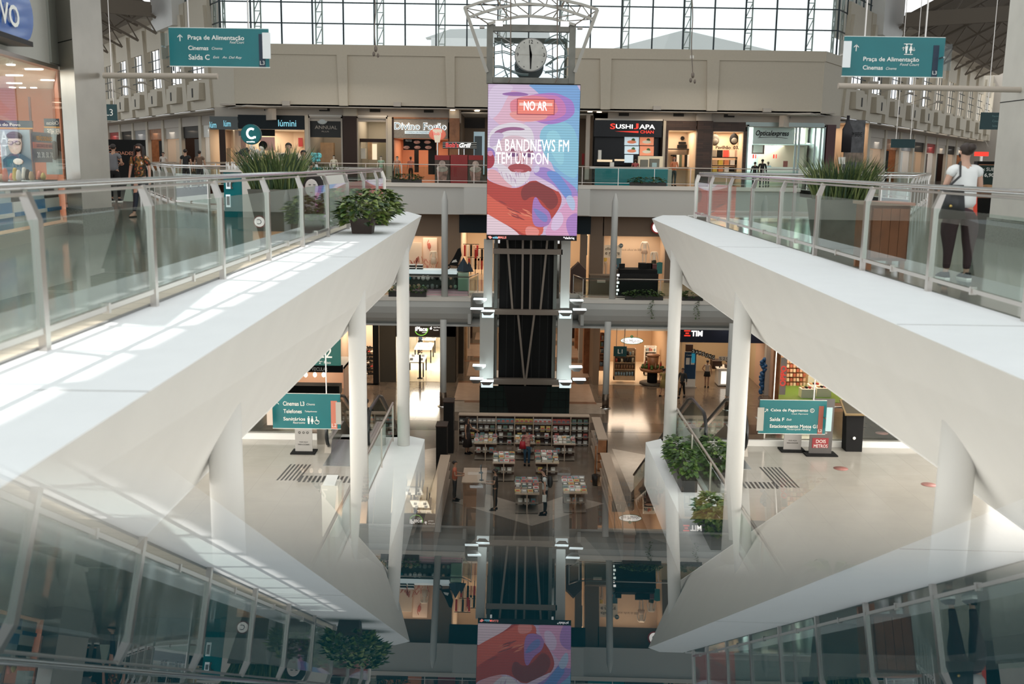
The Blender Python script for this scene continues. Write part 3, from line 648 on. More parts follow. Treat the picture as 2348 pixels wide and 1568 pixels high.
# crown: struts and trussed arches
crm = mat('crown_grey_white', (.42, .41, .37), .5)
for pts in ([(1066, 18), (1117, 166)], [(1370, 22), (1318, 166)]):
    b = MB(); b.bar(at(*pts[0], TY - .3), at(*pts[1], TY - .1), .16, crm); link('crown_strut', b, T)
A1 = [(1064, 18), (1100, 6), (1138, -3), (1178, -9), (1217, -11), (1257, -8), (1295, 1), (1333, 10), (1371, 22)]
A2 = [(1078, 39), (1112, 27), (1148, 17), (1183, 11), (1217, 9), (1252, 12), (1288, 20), (1323, 32), (1357, 44)]
A3 = [(1120, 55), (1144, 48), (1168, 42), (1192, 38), (1217, 37), (1242, 39), (1267, 43), (1292, 49), (1318, 57)]
for A, Y in ((A1, TY - .3), (A2, TY - .3), (A3, TY - .2), (A1, TY + 2.6), (A3, TY + 2.6)):
    b = MB(); P = [at(x, y, Y) for x, y in A]; b.tube(P, .085, crm, 4, smooth=False); link('crown_arch', b, T)
b = MB()
for k in range(9):
    p1, p2, p3 = at(*A1[k], TY - .3), at(*A2[k], TY - .3), at(*A3[k], TY - .2)
    b.bar(p1, p2, .05, brn)
    if k % 2 == 0: b.bar(p1, p3, .05, brn)
    if k < 8: b.bar(p1, at(*A2[k + 1], TY - .3), .04, brn); b.bar(p2, at(*A3[k + 1], TY - .2), .04, brn) if k < 4 else b.bar(at(*A2[k + 1], TY - .3), p3, .04, brn)
    b.bar(p1, at(*A1[k], TY + 2.6), .05, crm); b.bar(p3, at(*A3[k], TY + 2.6), .05, crm)
link('crown_braces', b, T)
for x in (1171, 1278):
    b = MB(); b.tube([at(x, -40, TY - .5), at(x, 180, TY - .5), at(x - 6, 190, TY - .5)], .035, brn, 6); link('hanging_rod', b, T)
for x0, y0, x1, y1 in ((1137, 54, 1153, 64), (1284, 55, 1302, 65)): prow(x0, y0, x1, y1, .3, mat('flood_lit', (1, 1, 1), .5, emit=1.2), 'floodlight', -.9)
for x0, y0, x1, y1 in ((1101, 65, 1112, 70), (1322, 68, 1333, 72)): prow(x0, y0, x1, y1, .3, lampb, 'floodlight', -.9)
# ------------------------------------------------------------------ the big led screen
SY = 49.0; X0, X1, Z0, Z1 = rb(1117, 192, 1327, 551, SY)
def smat(name, c, e=.75):
    m = mat('led_' + name, c, .4, emit=e); n = m.node_tree; bs = n.nodes['Principled BSDF']; bs.inputs['Base Color'].default_value = (.02, .02, .02, 1)
    tc = n.nodes.new('ShaderNodeTexCoord'); wv = n.nodes.new('ShaderNodeTexWave'); wv.bands_direction = 'Z'; wv.inputs['Scale'].default_value = 2.6; wv.wave_profile = 'SIN'
    mp = n.nodes.new('ShaderNodeMapRange'); mp.inputs[3].default_value = .86; mp.inputs[4].default_value = 1.1; mx = n.nodes.new('ShaderNodeMath'); mx.operation = 'MULTIPLY'; mx.inputs[1].default_value = e
    n.links.new(tc.outputs['Object'], wv.inputs['Vector']); n.links.new(wv.outputs['Fac'], mp.inputs[0]); n.links.new(mp.outputs[0], mx.inputs[0]); n.links.new(mx.outputs[0], bs.inputs['Emission Strength'])
    return m
SC = thing('led_screen', 'tall portrait led screen with a pink and blue posterised portrait and white words', 'screen', (.85, SY, Z0))
b = MB(); b.box((X0, SY, Z0), (X1, SY + .4, Z1), black); link('screen_body', b, SC)
HZ = Z1 - Z0; iz0 = Z0 + .035 * HZ; iz1 = Z1 - .006 * HZ
def uv(u, v, k=0): return (X0 + .015 + (X1 - X0 - .03) * u, SY - .004 - .0022 * k, iz1 - (iz1 - iz0) * v)
lay = [0]; pic = MB()
def sp(name, c, pts, smooth=True):
    lay[0] += 1; k = lay[0]
    if smooth and len(pts) > 3:       # round the outline
        for _ in range(2):
            q = []
            for i in range(len(pts)):
                a, d = pts[i], pts[(i + 1) % len(pts)]
                q += [(a[0] * .75 + d[0] * .25, a[1] * .75 + d[1] * .25), (a[0] * .25 + d[0] * .75, a[1] * .25 + d[1] * .75)]
            pts = q
    pts = [(min(1, max(0, u)), min(1, max(0, v))) for u, v in pts]
    pic.poly([uv(u, v, k) for u, v in pts], smat(name, c))
def ell(cu_, cv_, ru, rv, n=18, j=.0): return [(cu_ + ru * (1 + j * random.uniform(-1, 1)) * cos(2 * pi * k / n), cv_ + rv * (1 + j * random.uniform(-1, 1)) * sin(2 * pi * k / n)) for k in range(n)]
LIL = (.72, .55, .78); PNK = (.85, .52, .66); BLU = (.20, .42, .78); CYA = (.28, .62, .80); VIO = (.35, .22, .60); RED = (.50, .045, .03); ORG = (.75, .12, .07); DRD = (.24, .02, .02); WHT = (.86, .80, .88)
sp('lilac', LIL, [(-.1, -.1), (1.1, -.1), (1.1, 1.1), (-.1, 1.1)], False)
sp('pinkwash', PNK, [(0, .05), (.25, .03), (.5, .08), (.45, .25), (.2, .3), (0, .2)]); sp('palelilac', (.80, .66, .86), [(0, .0), (.3, .0), (.22, .07), (.12, .2), (.0, .24)])
sp('blue', BLU, [(.38, -.02), (1.1, -.05), (1.1, .4), (.8, .22), (.55, .05)]); sp('skyblue', (.24, .50, .80), [(.62, .2), (1.1, .1), (1.1, .95), (.93, .75), (.8, .62), (.68, .5)])
sp('cyan', CYA, [(.55, .27), (.9, .22), (1.02, .4), (1.0, .62), (.88, .6), (.75, .54), (.6, .45)]); sp('cyan2', (.34, .72, .86), [(.6, .32), (.78, .28), (.86, .5), (.78, .54)])
sp('violetglow', (.42, .22, .66), ell(.66, .15, .30, .11, 14, .12)); sp('magglow', (.66, .22, .52), ell(.60, .15, .27, .095, 14, .1)); sp('redglow', (.86, .26, .34), ell(.50, .145, .28, .075, 14, .08)); sp('orgglow', (.93, .36, .34), ell(.45, .20, .22, .04, 12, .1))
sp('purplestroke', (.34, .14, .45), [(.13, .06), (.3, .045), (.45, .06), (.42, .075), (.2, .075)])
sp('hair', WHT, [(0, .38), (.02, .31), (.12, .265), (.28, .245), (.40, .255), (.50, .30), (.52, .42), (.47, .52), (.1, .56), (0, .52)])
sp('hair_dark', (.36, .13, .30), [(.06, .315), (.16, .285), (.30, .275), (.42, .29), (.38, .30), (.22, .298), (.1, .335)]); sp('hair_lilac', (.66, .52, .74), [(.02, .34), (.1, .31), (.2, .33), (.1, .4), (.02, .42)])
sp('face_pink', (.80, .58, .66), [(.1, .4), (.2, .33), (.42, .34), (.5, .42), (.5, .55), (.4, .64), (.22, .64), (.1, .55)])
sp('brow', (.30, .08, .16), [(.2, .425), (.28, .42), (.34, .435), (.27, .445)]); sp('brow2', (.30, .08, .16), [(.38, .42), (.48, .425), (.52, .45), (.42, .44)]); sp('glasses', (.18, .06, .2), [(.22, .45), (.34, .45), (.33, .475), (.24, .475)]); sp('glasses2', (.18, .06, .2), [(.38, .45), (.5, .452), (.49, .48), (.4, .475)])
sp('face_shadow', (.55, .18, .22), [(.36, .42), (.41, .5), (.37, .52), (.33, .5)]); sp('face_red', (.42, .06, .07), [(.22, .535), (.34, .515), (.46, .53), (.5, .57), (.4, .58), (.3, .575), (.24, .575)])
sp('beard', (.84, .76, .84), [(.09, .50), (.22, .545), (.27, .58), (.40, .585), (.47, .56), (.47, .61), (.38, .67), (.26, .675), (.14, .61)]); sp('lips', (.62, .15, .18), [(.27, .565), (.34, .555), (.42, .565), (.35, .578)])
for k in range(26):                     # strands of the beard
    u = .13 + .33 * random.random(); v = .57 + .09 * random.random(); sp('strand_%d' % (k % 3), [(.62, .46, .62), (.95, .9, .95), (.5, .3, .5)][k % 3], [(u, v), (u + .012, v), (u + .02, v + .035)], False)
sp('headphone_v', VIO, ell(.01, .46, .075, .045)); sp('headphone', (.42, .02, .05), ell(.015, .5, .065, .055)); sp('headphone_hi', (.72, .3, .5), ell(.03, .455, .03, .018))
sp('band', (.85, .45, .50), [(0, .56), (.1, .56), (.2, .64), (.3, .68), (.2, .68), (0, .63)])
sp('jacket', RED, [(-.1, .60), (.1, .66), (.3, .69), (.42, .66), (.48, .63), (.62, .635), (.78, .69), (.84, .76), (.76, .86), (.6, .97), (.4, 1.02), (-.1, .9)])
sp('jacket_lo', ORG, [(-.05, .70), (.12, .78), (.3, .83), (.5, .87), (.66, .95), (.55, 1.05), (.3, .95), (-.05, .86)]); sp('jacket_dk', DRD, [(.45, .64), (.6, .64), (.75, .70), (.8, .78), (.7, .84), (.6, .76), (.5, .73), (.4, .78), (.36, .7)])
for k in range(12):
    u = random.uniform(0, .45); v = .74 + u * .25 + random.uniform(-.03, .06); sp('jk_%d' % (k % 2), [(.30, .03, .03), (.84, .24, .14)][k % 2], [(u, v), (u + .07, v + .015), (u + .12, v + .035), (u + .04, v + .02)])
sp('pale', (.90, .70, .78), [(-.05, .84), (.12, .9), (.3, .96), (.4, 1.02), (-.05, 1.05)]); sp('redbottom', (.9, .30, .26), [(.42, .93), (.6, .955), (.55, 1.03), (.44, 1.03)])
sp('hand_v', (.40, .26, .66), [(.48, .58), (.6, .53), (.74, .57), (.86, .62), (1.02, .7), (1.02, .8), (.9, .78), (.78, .68), (.62, .62)]); sp('hand_b', (.16, .32, .74), [(.62, .57), (.76, .56), (.88, .66), (.95, .72), (.88, .76), (.76, .66)]); sp('hand_p', (.80, .62, .82), [(.5, .62), (.62, .625), (.74, .66), (.8, .71), (.7, .68), (.58, .645)])
sp('mike', (.72, .66, .86), [(.5, .55), (.56, .52), (.58, .565), (.52, .585)]); sp('shirt_p', (.42, .20, .55), [(.5, .77), (.54, .73), (.6, .8), (.7, .84), (.72, .92), (.6, .95), (.5, .93)]); sp('shirt_b', (.20, .25, .62), [(.5, .81), (.58, .83), (.68, .87), (.66, .92), (.56, .88)])
sp('corner_pink', (.80, .40, .64), [(.62, 1.02), (.7, .9), (.84, .8), (.96, .72), (1.05, .75), (1.05, 1.05)]); sp('corner_pale', (.80, .62, .86), [(.7, .96), (.74, .86), (.82, .83), (.86, .9), (.78, .97)]); sp('corner_v', (.46, .24, .62), [(.86, .9), (.96, .84), (1.05, .86), (1.05, 1.04), (.92, 1.02)]); sp('corner_b', (.5, .62, .86), [(.86, .74), (.93, .72), (.98, .78), (.96, .84), (.9, .8)])
link('picture', pic, SC)
b = MB(); kz = .004 + .0022 * (lay[0] + 2)
def sbox(u0, v0, u1, v1, m, k): a = uv(u0, v0); c_ = uv(u1, v1); b.box((a[0], SY - kz - .003 * k, c_[2]), (c_[0], SY - kz + .002 - .003 * k, a[2]), m)
sbox(.315, .093, .725, .197, smat('noar_border', (.42, .05, .09)), 0); sbox(.325, .099, .715, .191, smat('noar_fill', (.90, .22, .16), .9), 1); sbox(.34, .12, .70, .138, smat('noar_hi', (1, .62, .55), .9), 2)
link('on_air_box', b, SC)
tw = mat('led_white', (1, 1, 1), .5, emit=1.0)
ty = SY - kz - .02
def stext(s, x0, y0, x1, y1, **k):
    A0, A1, B0, B1 = rb(x0, y0, x1, y1, SY); return text(s, k.pop('m', tw), SC, (A0 + A1) / 2, ty, (B0 + B1) / 2, A1 - A0, B1 - B0, **k)
stext('NO AR', 1201, 233, 1254, 254, bold=.008); stext('A BANDNEWS FM', 1137, 320, 1304, 347); stext('TEM UM PON', 1137, 350, 1257, 376)
stext('edda', 1130, 541, 1142, 546, name='small_logo', m=txtc, bold=.02); stext('MALLS', 1142, 541, 1161, 546, name='small_logo', m=mat('led_salmon', (1, .3, .25), .5, emit=1.0), bold=.02); stext('*deliriq', 1291, 542, 1316, 549, name='small_logo', bold=.01)
b = MB(); A0, A1, B0, B1 = rb(1119, 540, 1129, 547, SY); b.poly([(A0, ty, (B0 + B1) / 2 + .04), ((A0 + A1) / 2, ty, B0), (A1, ty, (B0 + B1) / 2), ((A0 + A1) / 2, ty, B1)], MATS['led_salmon']); link('small_logo', b, SC)
area('screen_glow', (0, -.4, (Z1 - Z0) / 2), X1 - X0, HZ, 25, (.9, .6, .75), (radians(90), 0, 0), SC)
for s_ in (-1, 1):
    b = MB(); b.bar((.85 + s_ * 1.2, SY + .3, Z1 - .5), (.85 + s_ * 1.2, TY + .7, Z1 - .5), .12, brn); b.bar((.85 + s_ * 1.2, SY + .3, Z0 + .5), (.85 + s_ * 1.2, TY + .7, Z0 + .5), .12, brn); link('bracket', b, SC)
# ------------------------------------------------------------------ shops
def shop(label, x0, x1, Y, ytop, z0, depth, wallm, power, lcol=WARM, name='shop_front', floorm=None, cat='shop', lightz=None, wallback=None, frame=None):
    """a lit room behind an opening, given by its edges in the front plane Y; returns the thing"""
    X0 = at(x0, ytop + 60, Y).x; X1 = at(x1, ytop + 60, Y).x; ZT = at((x0 + x1) / 2, ytop, Y).z
    t = thing(name, label, cat, ((X0 + X1) / 2, Y, z0)); b = MB()
    b.box((X0, Y + depth, z0), (X1, Y + depth + .05, ZT + .1), wallback or wallm); b.box((X0, Y + .02, z0), (X0 + .04, Y + depth, ZT + .1), wallm); b.box((X1 - .04, Y + .02, z0), (X1, Y + depth, ZT + .1), wallm)
    b.box((X0, Y + .02, ZT), (X1, Y + depth, ZT + .1), whitei); link('interior', b, t)
    if floorm: b = MB(); b.box((X0, Y, z0 + .003), (X1, Y + depth, z0 + .012), floorm); link('shop_floor', b, t)
    if frame:
        b = MB(); b.box((X0, Y - .05, z0), (X0 + .1, Y + .02, ZT), frame); b.box((X1 - .1, Y - .05, z0), (X1, Y + .02, ZT), frame); b.box((X0, Y - .05, ZT - .1), (X1, Y + .02, ZT), frame); link('door_frame', b, t)
    if Y == 66.2: power = power * 1.6
    if Y == 60.5: power = power * .5
    if power: area('shop_ceiling_light', (0, depth * .5, ZT - z0 - .05), (X1 - X0) * .7, depth * .6, power, lcol, parent=t)
    t['_b'] = 0; del t['_b']; return t, X0, X1, ZT
def panel(t, nm, x0, y0, x1, y1, Y, m, th=.06, label=None): b = MB(); pbox(b, x0, y0, x1, y1, Y, th, m); return link(nm, b, t, label)
UY = 66.2; UZ = 11.4
# --- dark corner shop with cyan name
t, *_ = shop('corner shop with a black fascia and cyan lettering on the far upper left', 481, 700, UY, 296, UZ, 5, beigei, 120)
panel(t, 'sign_fascia', 546, 264, 700, 296, UY - .05, mat('black_fascia', (.006, .012, .016), .4, spec=.2)); panel(t, 'sign_fascia', 481, 267, 545, 297, UY - .04, mat('grey_fascia', (.10, .115, .115), .4))
ptext('lúmini', txtc, t, 638, 275, 679, 290, UY - .06); ptext('lúm', txtc, t, 513, 276, 529, 290, UY - .06); ptext('lúm', txtc, t, 481, 279, 496, 293, UY - .06)
panel(t, 'dark_pier', 504, 297, 518, 420, UY - .02, browng); panel(t, 'banner', 597, 297, 630, 312, UY + .3, blackm); panel(t, 'poster', 597, 314, 630, 345, UY + .3, mat('poster_pink', (.75, .42, .36), .5)); b = MB(); b.ball(at(603, 333, UY + .25), .28, blackm, sy=.2); link('poster_print', b, t)
panel(t, 'white_counter', 632, 350, 696, 420, UY + 2, whitei, 1); panel(t, 'picture_frame', 632, 316, 638, 334, UY + 4.7, blackm); panel(t, 'picture_frame', 684, 316, 694, 336, UY + 4.7, redp)
panel(t, 'display_case', 536, 297, 565, 415, UY + 1, shopglass, .4); panel(t, 'display_case', 520, 340, 530, 400, UY + .5, woodl, .4)
# --- grey banner shop
panel(t, 'pilaster', 700, 264, 708, 420, UY - .1, fasc)
t, *_ = shop('glass shop with a dark banner reading annual on the far upper left', 708, 786, UY, 267, UZ, 5, mat('dim_grey', (.32, .30, .26), .6), 35, lcol=WARM, frame=fasc2)
panel(t, 'banner', 711, 272, 781, 315, UY + .2, mat('dark_banner', (.018, .02, .02), .6)); ptext('ANNUAL', mat('silver_letters', (.45, .40, .34), .4), t, 722, 288, 773, 296, UY + .18); ptext('PLUS', MATS['silver_letters'], t, 738, 300, 754, 303, UY + .18)
b = MB(); c = at(739, 278, UY + .15); b.ball(c, .33, mat('pale_emblem', (.6, .66, .66), .5), sy=.2, sz=.6); link('emblem', b, t)
panel(t, 'shelf_case', 735, 327, 765, 372, UY + 2.5, woodl, .5); panel(t, 'shelf_case', 710, 330, 722, 380, UY + 2.5, woodl, .5)
# --- brown pier
b = MB(); pbox(b, 787, 266, 818, 430, UY - .3, .5, browng); pbox(b, 787, 247, 818, 266, UY - .3, .5, fasc); link('column', b, label='dark brown square pier left of the beige glass shop', cat='column')
t, *_ = shop('tall glass shop with plain beige wall between two brown piers', 818, 889, UY, 268, UZ, 5, mat('grey_beige', (.42, .40, .34), .6), 45, frame=fasc2)
panel(t, 'bulkhead', 818, 318, 889, 326, UY + 1, browng, .5); panel(t, 'lit_niche', 853, 330, 864, 366, UY + 2.5, mat('lit_niche', (1, .85, .62), .5, emit=.6)); panel(t, 'wood_door', 843, 322, 853, 366, UY + 2.4, woodl); panel(t, 'white_cube', 819, 340, 838, 364, UY + 1.5, whitei, .5); panel(t, 'panel', 866, 326, 888, 420, UY + 2.6, mat('khaki', (.32, .29, .2), .6)); panel(t, 'pilaster', 889, 268, 900, 420, UY - .1, fasc)
# --- buffet restaurant
t, *_ = shop('restaurant with white outlined lettering on a grey patterned fascia', 900, 1028, UY, 317, UZ, 5.6, mat('terracotta_wall', (.62, .27, .15), .6), 75)
panel(t, 'wood_frame', 899, 269, 1028, 273, UY - .1, woodb, .2); panel(t, 'wood_frame', 899, 269, 903, 420, UY - .1, browng, .2); panel(t, 'sign_fascia', 902, 272, 1027, 317, UY - .05, mat('grey_pattern', (.33, .29, .24), .6, noise=.25, nscale=30))
sh = mat('blue_shadow_letters', (.10, .25, .34), .5)
ptext('Divino Fogão', txte, t, 904, 281, 1024, 303, UY - .12, bold=.035); ptext('Divino Fogão', sh, t, 905, 282, 1022, 302, UY - .16, bold=-.004)
panel(t, 'name_bar', 928, 300, 987, 307, UY - .1, mat('pale_bar', (.7, .8, .82), .5, emit=.5)); ptext('COMIDA DA FAZENDA', sh, t, 931, 301.5, 984, 305.5, UY - .16)
mb_ = panel(t, 'menu_board', 925, 319, 1000, 344, UY + .5, blackm); 
for q in range(6):
    cx = 956 + (q % 3) * 24 if q < 3 else 932 + (q - 3) * 25; cy = 326 if q < 3 else 338
    if cx > 1000: continue
    b = MB(); c = at(cx, cy, UY + .46); b.ball(c, .22, mat('food_plate', (.62, .30, .22), .5, noise=.4, nscale=6), sy=.1, sz=.5); link('plate_picture', b, mb_)
ptext('PRATOS', txtw, mb_, 930, 320, 944, 325, UY + .45)
panel(t, 'dark_fridge', 982, 344, 1001, 400, UY + 2, black, .6); panel(t, 'door', 950, 344, 960, 395, UY + 3, blackm); panel(t, 'wood_post', 1001, 320, 1005, 360, UY + .3, woodl, .2)
b = MB(); pbox(b, 1030, 271, 1053, 430, UY - .3, .6, woodb); pbox(b, 1030, 250, 1053, 271, UY - .3, .6, fasc); link('column', b, label='reddish brown wooden pier right of the restaurant', cat='column')
# ice cream kiosk in front of it
K = thing('ice_cream_kiosk', 'red ice cream kiosk with printed sundaes and a small striped name board', 'kiosk', at(1045, 430, 62.5))
K.location.z = 11.4
for x0, y0, x1, m_ in ((997, 356, 1031, mat('brown_print', (.09, .055, .04), .5)), (1033, 355, 1072, redp), (1074, 356, 1107, MATS['brown_print'])):
    b = MB(); X0, X1, Z0, Z1 = rb(x0, y0, x1, 420, 61.5); b.box((X0, 61.5, 11.4), (X1, 62.3, Z1), m_); b.box((X0, 61.49, Z1 - .28), (X1, 61.5, Z1), redp); link('counter', b, K)
    if m_ is not redp:
        b = MB(); cx = (X0 + X1) / 2; 
        b.hull([(cx - .25, 61.47, 11.6), (cx + .25, 61.47, 11.6), (cx + .25, 61.48, 11.6), (cx - .25, 61.48, 11.6)], [(cx - .36, 61.47, 12.2), (cx + .36, 61.47, 12.2), (cx + .36, 61.48, 12.2), (cx - .36, 61.48, 12.2)], mat('sundae_glass', (.45, .22, .18), .5, noise=.5, nscale=5))
        b.ball((cx, 61.47, 12.3), .36, mat('sundae_cream', (.55, .42, .36), .5, noise=.4, nscale=5), sy=.03, sz=.55); b.ball((cx, 61.465, 12.6), .2, MATS['sundae_cream'], sy=.04); link('sundae_picture', b, K)
for x in (1052, 1064):
    b = MB(); b.tube([at(x, 332, 61.9), at(x, 420, 61.9)], .03, chrome, 6); link('pole', b, K)
bd = panel(K, 'name_board', 1015, 325, 1093, 341, 61.8, blackm)
for k in range(4): b = MB(); pbox(b, 1015, 326 + k * 4, 1093, 327.2 + k * 4, 61.79, .01, txtw); link('white_stripe', b, bd)
ptext("Bob's", mat('pink_red_letters', (.75, .08, .08), .5, emit=.5), bd, 1022, 327, 1052, 338, 61.75, bold=.03); ptext('Grill', txte, bd, 1053, 328, 1080, 338, 61.75, bold=.02, shear=.3)
b = MB(); c = at(1003, 308, 61.6); b.ball(c, .52, mat('coral_oval', (.85, .22, .14), .5, emit=.3), sy=.08, sz=.72); b.hull([c + Vector((-.14, -.07, -.48)), c + Vector((.14, -.07, -.48)), c + Vector((.14, -.05, -.48)), c + Vector((-.14, -.05, -.48))], [c + Vector((-.3, -.07, .3)), c + Vector((.3, -.07, .3)), c + Vector((.3, -.05, .3)), c + Vector((-.3, -.05, .3))], mat('cream_cup', (.9, .78, .6), .5, emit=.3))
link('cup_sign', b, K); ptext("Bob's", MATS['pink_red_letters'], K, 992, 302, 1014, 310, 61.5)
b = MB(); b.tube([at(1003, 322, 61.9), at(1003, 420, 61.9)], .03, chrome, 6); link('pole', b, K)
# --- passage behind the screen
t, *_ = shop('dim passage with ceiling downlights behind the screen', 1055, 1360, 66.6, 262, UZ, 5.4, mat('passage_wall', (.20, .15, .11), .6), 40, name='passage', cat='passage')
for x, y in ((1094, 252), (1097, 258), (1101, 264), (1032, 247), (1360, 251), (1382, 252)):
    p = onz(x, y, SZ - .02); b = MB(); b.lathe([(.16, 0), (.16, .04)], lampwarm, (p.x, 65.0 + (y % 5) * .3, SZ - .05), 14); link('downlight', b, label='small round downlight in the soffit by the screen', cat='light', group='downlights beside the screen')
panel(t, 'blue_lit_door', 1086, 302, 1111, 400, 69, mat('bluish_glow', (.45, .62, .70), .5, emit=.35)); panel(t, 'door_frame', 1088, 312, 1105, 400, 68.9, mat('grey_door', (.12, .17, .2), .4)); panel(t, 'dark_sign', 1065, 271, 1112, 294, 66.5, blackm); panel(t, 'pale_post', 1343, 262, 1352, 412, 66.4, fasc2, .4); panel(t, 'red_board', 1334, 352, 1340, 378, 70, redp)
# --- sushi restaurant
t, *_ = shop('black fronted sushi restaurant with red and white lettering and four menu screens', 1362, 1519, UY, 276, UZ, 3.2, blackm, 15)
panel(t, 'sign_fascia', 1362, 276, 1518, 314, UY - .05, mat('glossy_black', (.006, .006, .008), .2, spec=.25)); panel(t, 'black_wall', 1362, 314, 1518, 380, UY + .9, MATS['glossy_black'])
for s_, m_, x0, x1, y0, y1 in (('S', redl, 1399, 1411, 283, 296), ('USHI', txte, 1412, 1451, 285, 295), ('J', redl, 1453, 1464, 283, 296), ('APA', txte, 1466, 1502, 285.5, 296), ('CHAN', redl, 1468, 1499, 299, 306)): ptext(s_, m_, t, x0, y0, x1, y1, UY - .07, bold=.02)
b = MB(); p = at(1410, 301, UY - .08); q = at(1464, 303, UY - .08); b.ext([p, q + Vector((0, 0, -.05)), q + Vector((0, 0, .07))], (0, .02, 0), redl); link('red_stroke', b, t)
for k, (x0, y0, x1, y1, m_) in enumerate(((1432, 314, 1465, 333, mat('menu_pale', (.62, .76, .82), .5, emit=.6)), (1467, 314, 1499, 333, mat('menu_coral', (.85, .30, .16), .5, emit=.6)), (1432, 335, 1465, 353, MATS['menu_pale']), (1467, 335, 1499, 357, MATS['menu_coral']))):
    s_ = panel(t, 'menu_screen', x0, y0, x1, y1, UY + .8, m_); b = MB(); c = at((x0 + x1) / 2, (y0 + y1) / 2 + 2, UY + .77)
    b.ball(c, .30, mat('menu_food_%d' % (k % 2), [(.85, .28, .15), (.85, .75, .55)][k % 2], .5, emit=.4), sy=.05, sz=.35); b.ball(c + Vector((.1, 0, .12)), .12, mat('menu_green', (.15, .35, .12), .5), sy=.05); link('dish_picture', b, s_)
panel(t, 'menu_screen', 1432, 355, 1452, 373, UY + .8, MATS['menu_pale']); panel(t, 'pilaster', 1519, 277, 1525, 420, UY - .1, fasc)
# its teal counter
K = thing('teal_counter', 'long glossy teal counter with white ends in front of the sushi restaurant', 'counter', (8, 63, 11.4)); X0, X1, Z0, Z1 = rb(1364, 387, 1531, 420, 61.6)
b = MB(); b.box((X0, 61.6, 11.4), (X1, 62.0, Z1), tealk); link('front_panel', b, K); b = MB(); b.box((X0 - .3, 61.65, Z1 - .02), (X1 + .05, 62.4, Z1 + .06), whitei); b.box((X1, 61.65, 11.4), (X1 + .25, 62.3, Z1), mat('pale_wood', (.5, .46, .38), .5)); link('worktop', b, K)
for x0, y0, x1, y1, m_, nm in ((1372, 344, 1379, 366, whitei, 'order_screen'), (1399, 372, 1408, 388, whitei, 'till'), (1370, 366, 1404, 371, mat('light_strip', (.95, .75, .5), .5, emit=.5), 'glass_case'), (1410, 365, 1432, 369, MATS['light_strip'], 'glass_case'), (1469, 366, 1486, 388, mat('bronze_box', (.20, .19, .15), .4), 'drink_machine'), (1490, 364, 1512, 388, MATS['bronze_box'], 'drink_machine'), (1495, 373, 1506, 383, mat('pale_notice', (.45, .6, .6), .5), 'notice')):
    b = MB(); pbox(b, x0, y0, x1, y1, 62.6 - (.05 if nm == 'notice' else 0), .3, m_); link(nm, b, K)
panel(K, 'back_counter', 1464, 358, 1520, 387, 64.6, mat('lit_cream', (.85, .72, .5), .5, emit=.25), .4)
# --- wooden sport shop
t, *_ = shop('dark wood clad sport fashion shop with a row of jackets', 1530, 1596, UY, 299, UZ, 3.5, mat('tan_wall', (.66, .52, .38), .6), 60)
panel(t, 'wood_cladding', 1525, 277, 1597, 299, UY - .05, woodd, .12); panel(t, 'wood_cladding', 1525, 299, 1530, 425, UY - .05, woodd, .12)
for x0, y0, x1, y1 in ((1556, 325, 1573, 331), (1553, 332, 1575, 340)): panel(t, 'black_sign', x0, y0, x1, y1, UY + 3.3, blackm)
b = MB(); b.ball(at(1565, 317, UY + 3.3), .14, blackm, sy=.2); link('round_logo', b, t)
panel(t, 'shelf', 1531, 341, 1594, 343, UY + 2.5, blackm, .8); panel(t, 'rail_bay', 1542, 355, 1592, 358, UY + 2.5, blackm, .8)
for k in range(7):
    b = MB(); c = at(1548 + k * 6.2, 367, UY + 2.3); b.ext([c + Vector((-.08, 0, .35)), c + Vector((.08, 0, .35)), c + Vector((.1, 0, -.45)), c + Vector((-.1, 0, -.45))], (0, .4, 0), [blackm, whitei, mat('olive', (.08, .1, .06), .7), mat('tan_cloth', (.4, .28, .18), .7)][k % 4])
    link('hanging_garment', b, label='garment hanging on the rail in the dark wood sport shop', cat='garment', group='garments on the sport shop rail')
b = MB(); pbox(b, 1597, 277, 1632, 430, UY - .25, .6, woodd); pbox(b, 1597, 258, 1632, 277, UY - .25, .6, fasc2); link('column', b, label='wide pier of dark wood boards between the two sport shop windows', cat='column')
t, *_ = shop('dark wood clad display window with two backpacks', 1632, 1703, UY, 302, UZ, 2.5, mat('tan_wall2', (.70, .56, .40), .6), 60)
panel(t, 'wood_cladding', 1631, 280, 1710, 301, UY - .05, woodd, .12); panel(t, 'wood_cladding', 1703, 301, 1710, 430, UY - .05, woodd, .12); ptext('Pavilhão  03.', blackm, t, 1641, 334, 1694, 342, UY + .3, bold=.03)
for x, y in ((1639, 321), (1683, 319)):
    b = MB(); c = at(x, y, UY + 1.5); b.ball(c, .3, mat('backpack_grey', (.10, .095, .08), .7) if x < 1660 else blackm, sy=.5, sz=1.25); b.ball(c + Vector((0, -.12, -.1)), .2, mat('backpack_pocket', (.14, .13, .11), .7), sy=.5)
    b.tube([c + Vector((-.06, 0, .36)), c + Vector((0, 0, .46)), c + Vector((.06, 0, .36))], .015, blackm, 6); o = link('backpack', b); tag(o, 'dark %s backpack hanging in the tan display window' % ('grey olive' if x < 1660 else 'black and white'), 'backpack', 'backpacks in the tan window')
for k in range(5):
    b = MB(); x = 1631 + k * 14; pbox(b, x, 344, x + 12, 360, UY + 1.6, .2, [mat('cloth_grey', (.3, .27, .22), .7), blackm, redl, mat('cream_card', (.8, .7, .55), .6), mat('cloth_pink', (.6, .4, .32), .7)][k]); o = link('folded_cloth', b); tag(o, '%s item pinned in the tan display window under the backpacks' % ['grey', 'black', 'red', 'cream', 'pinkish'][k], 'merchandise', 'items in the tan window')
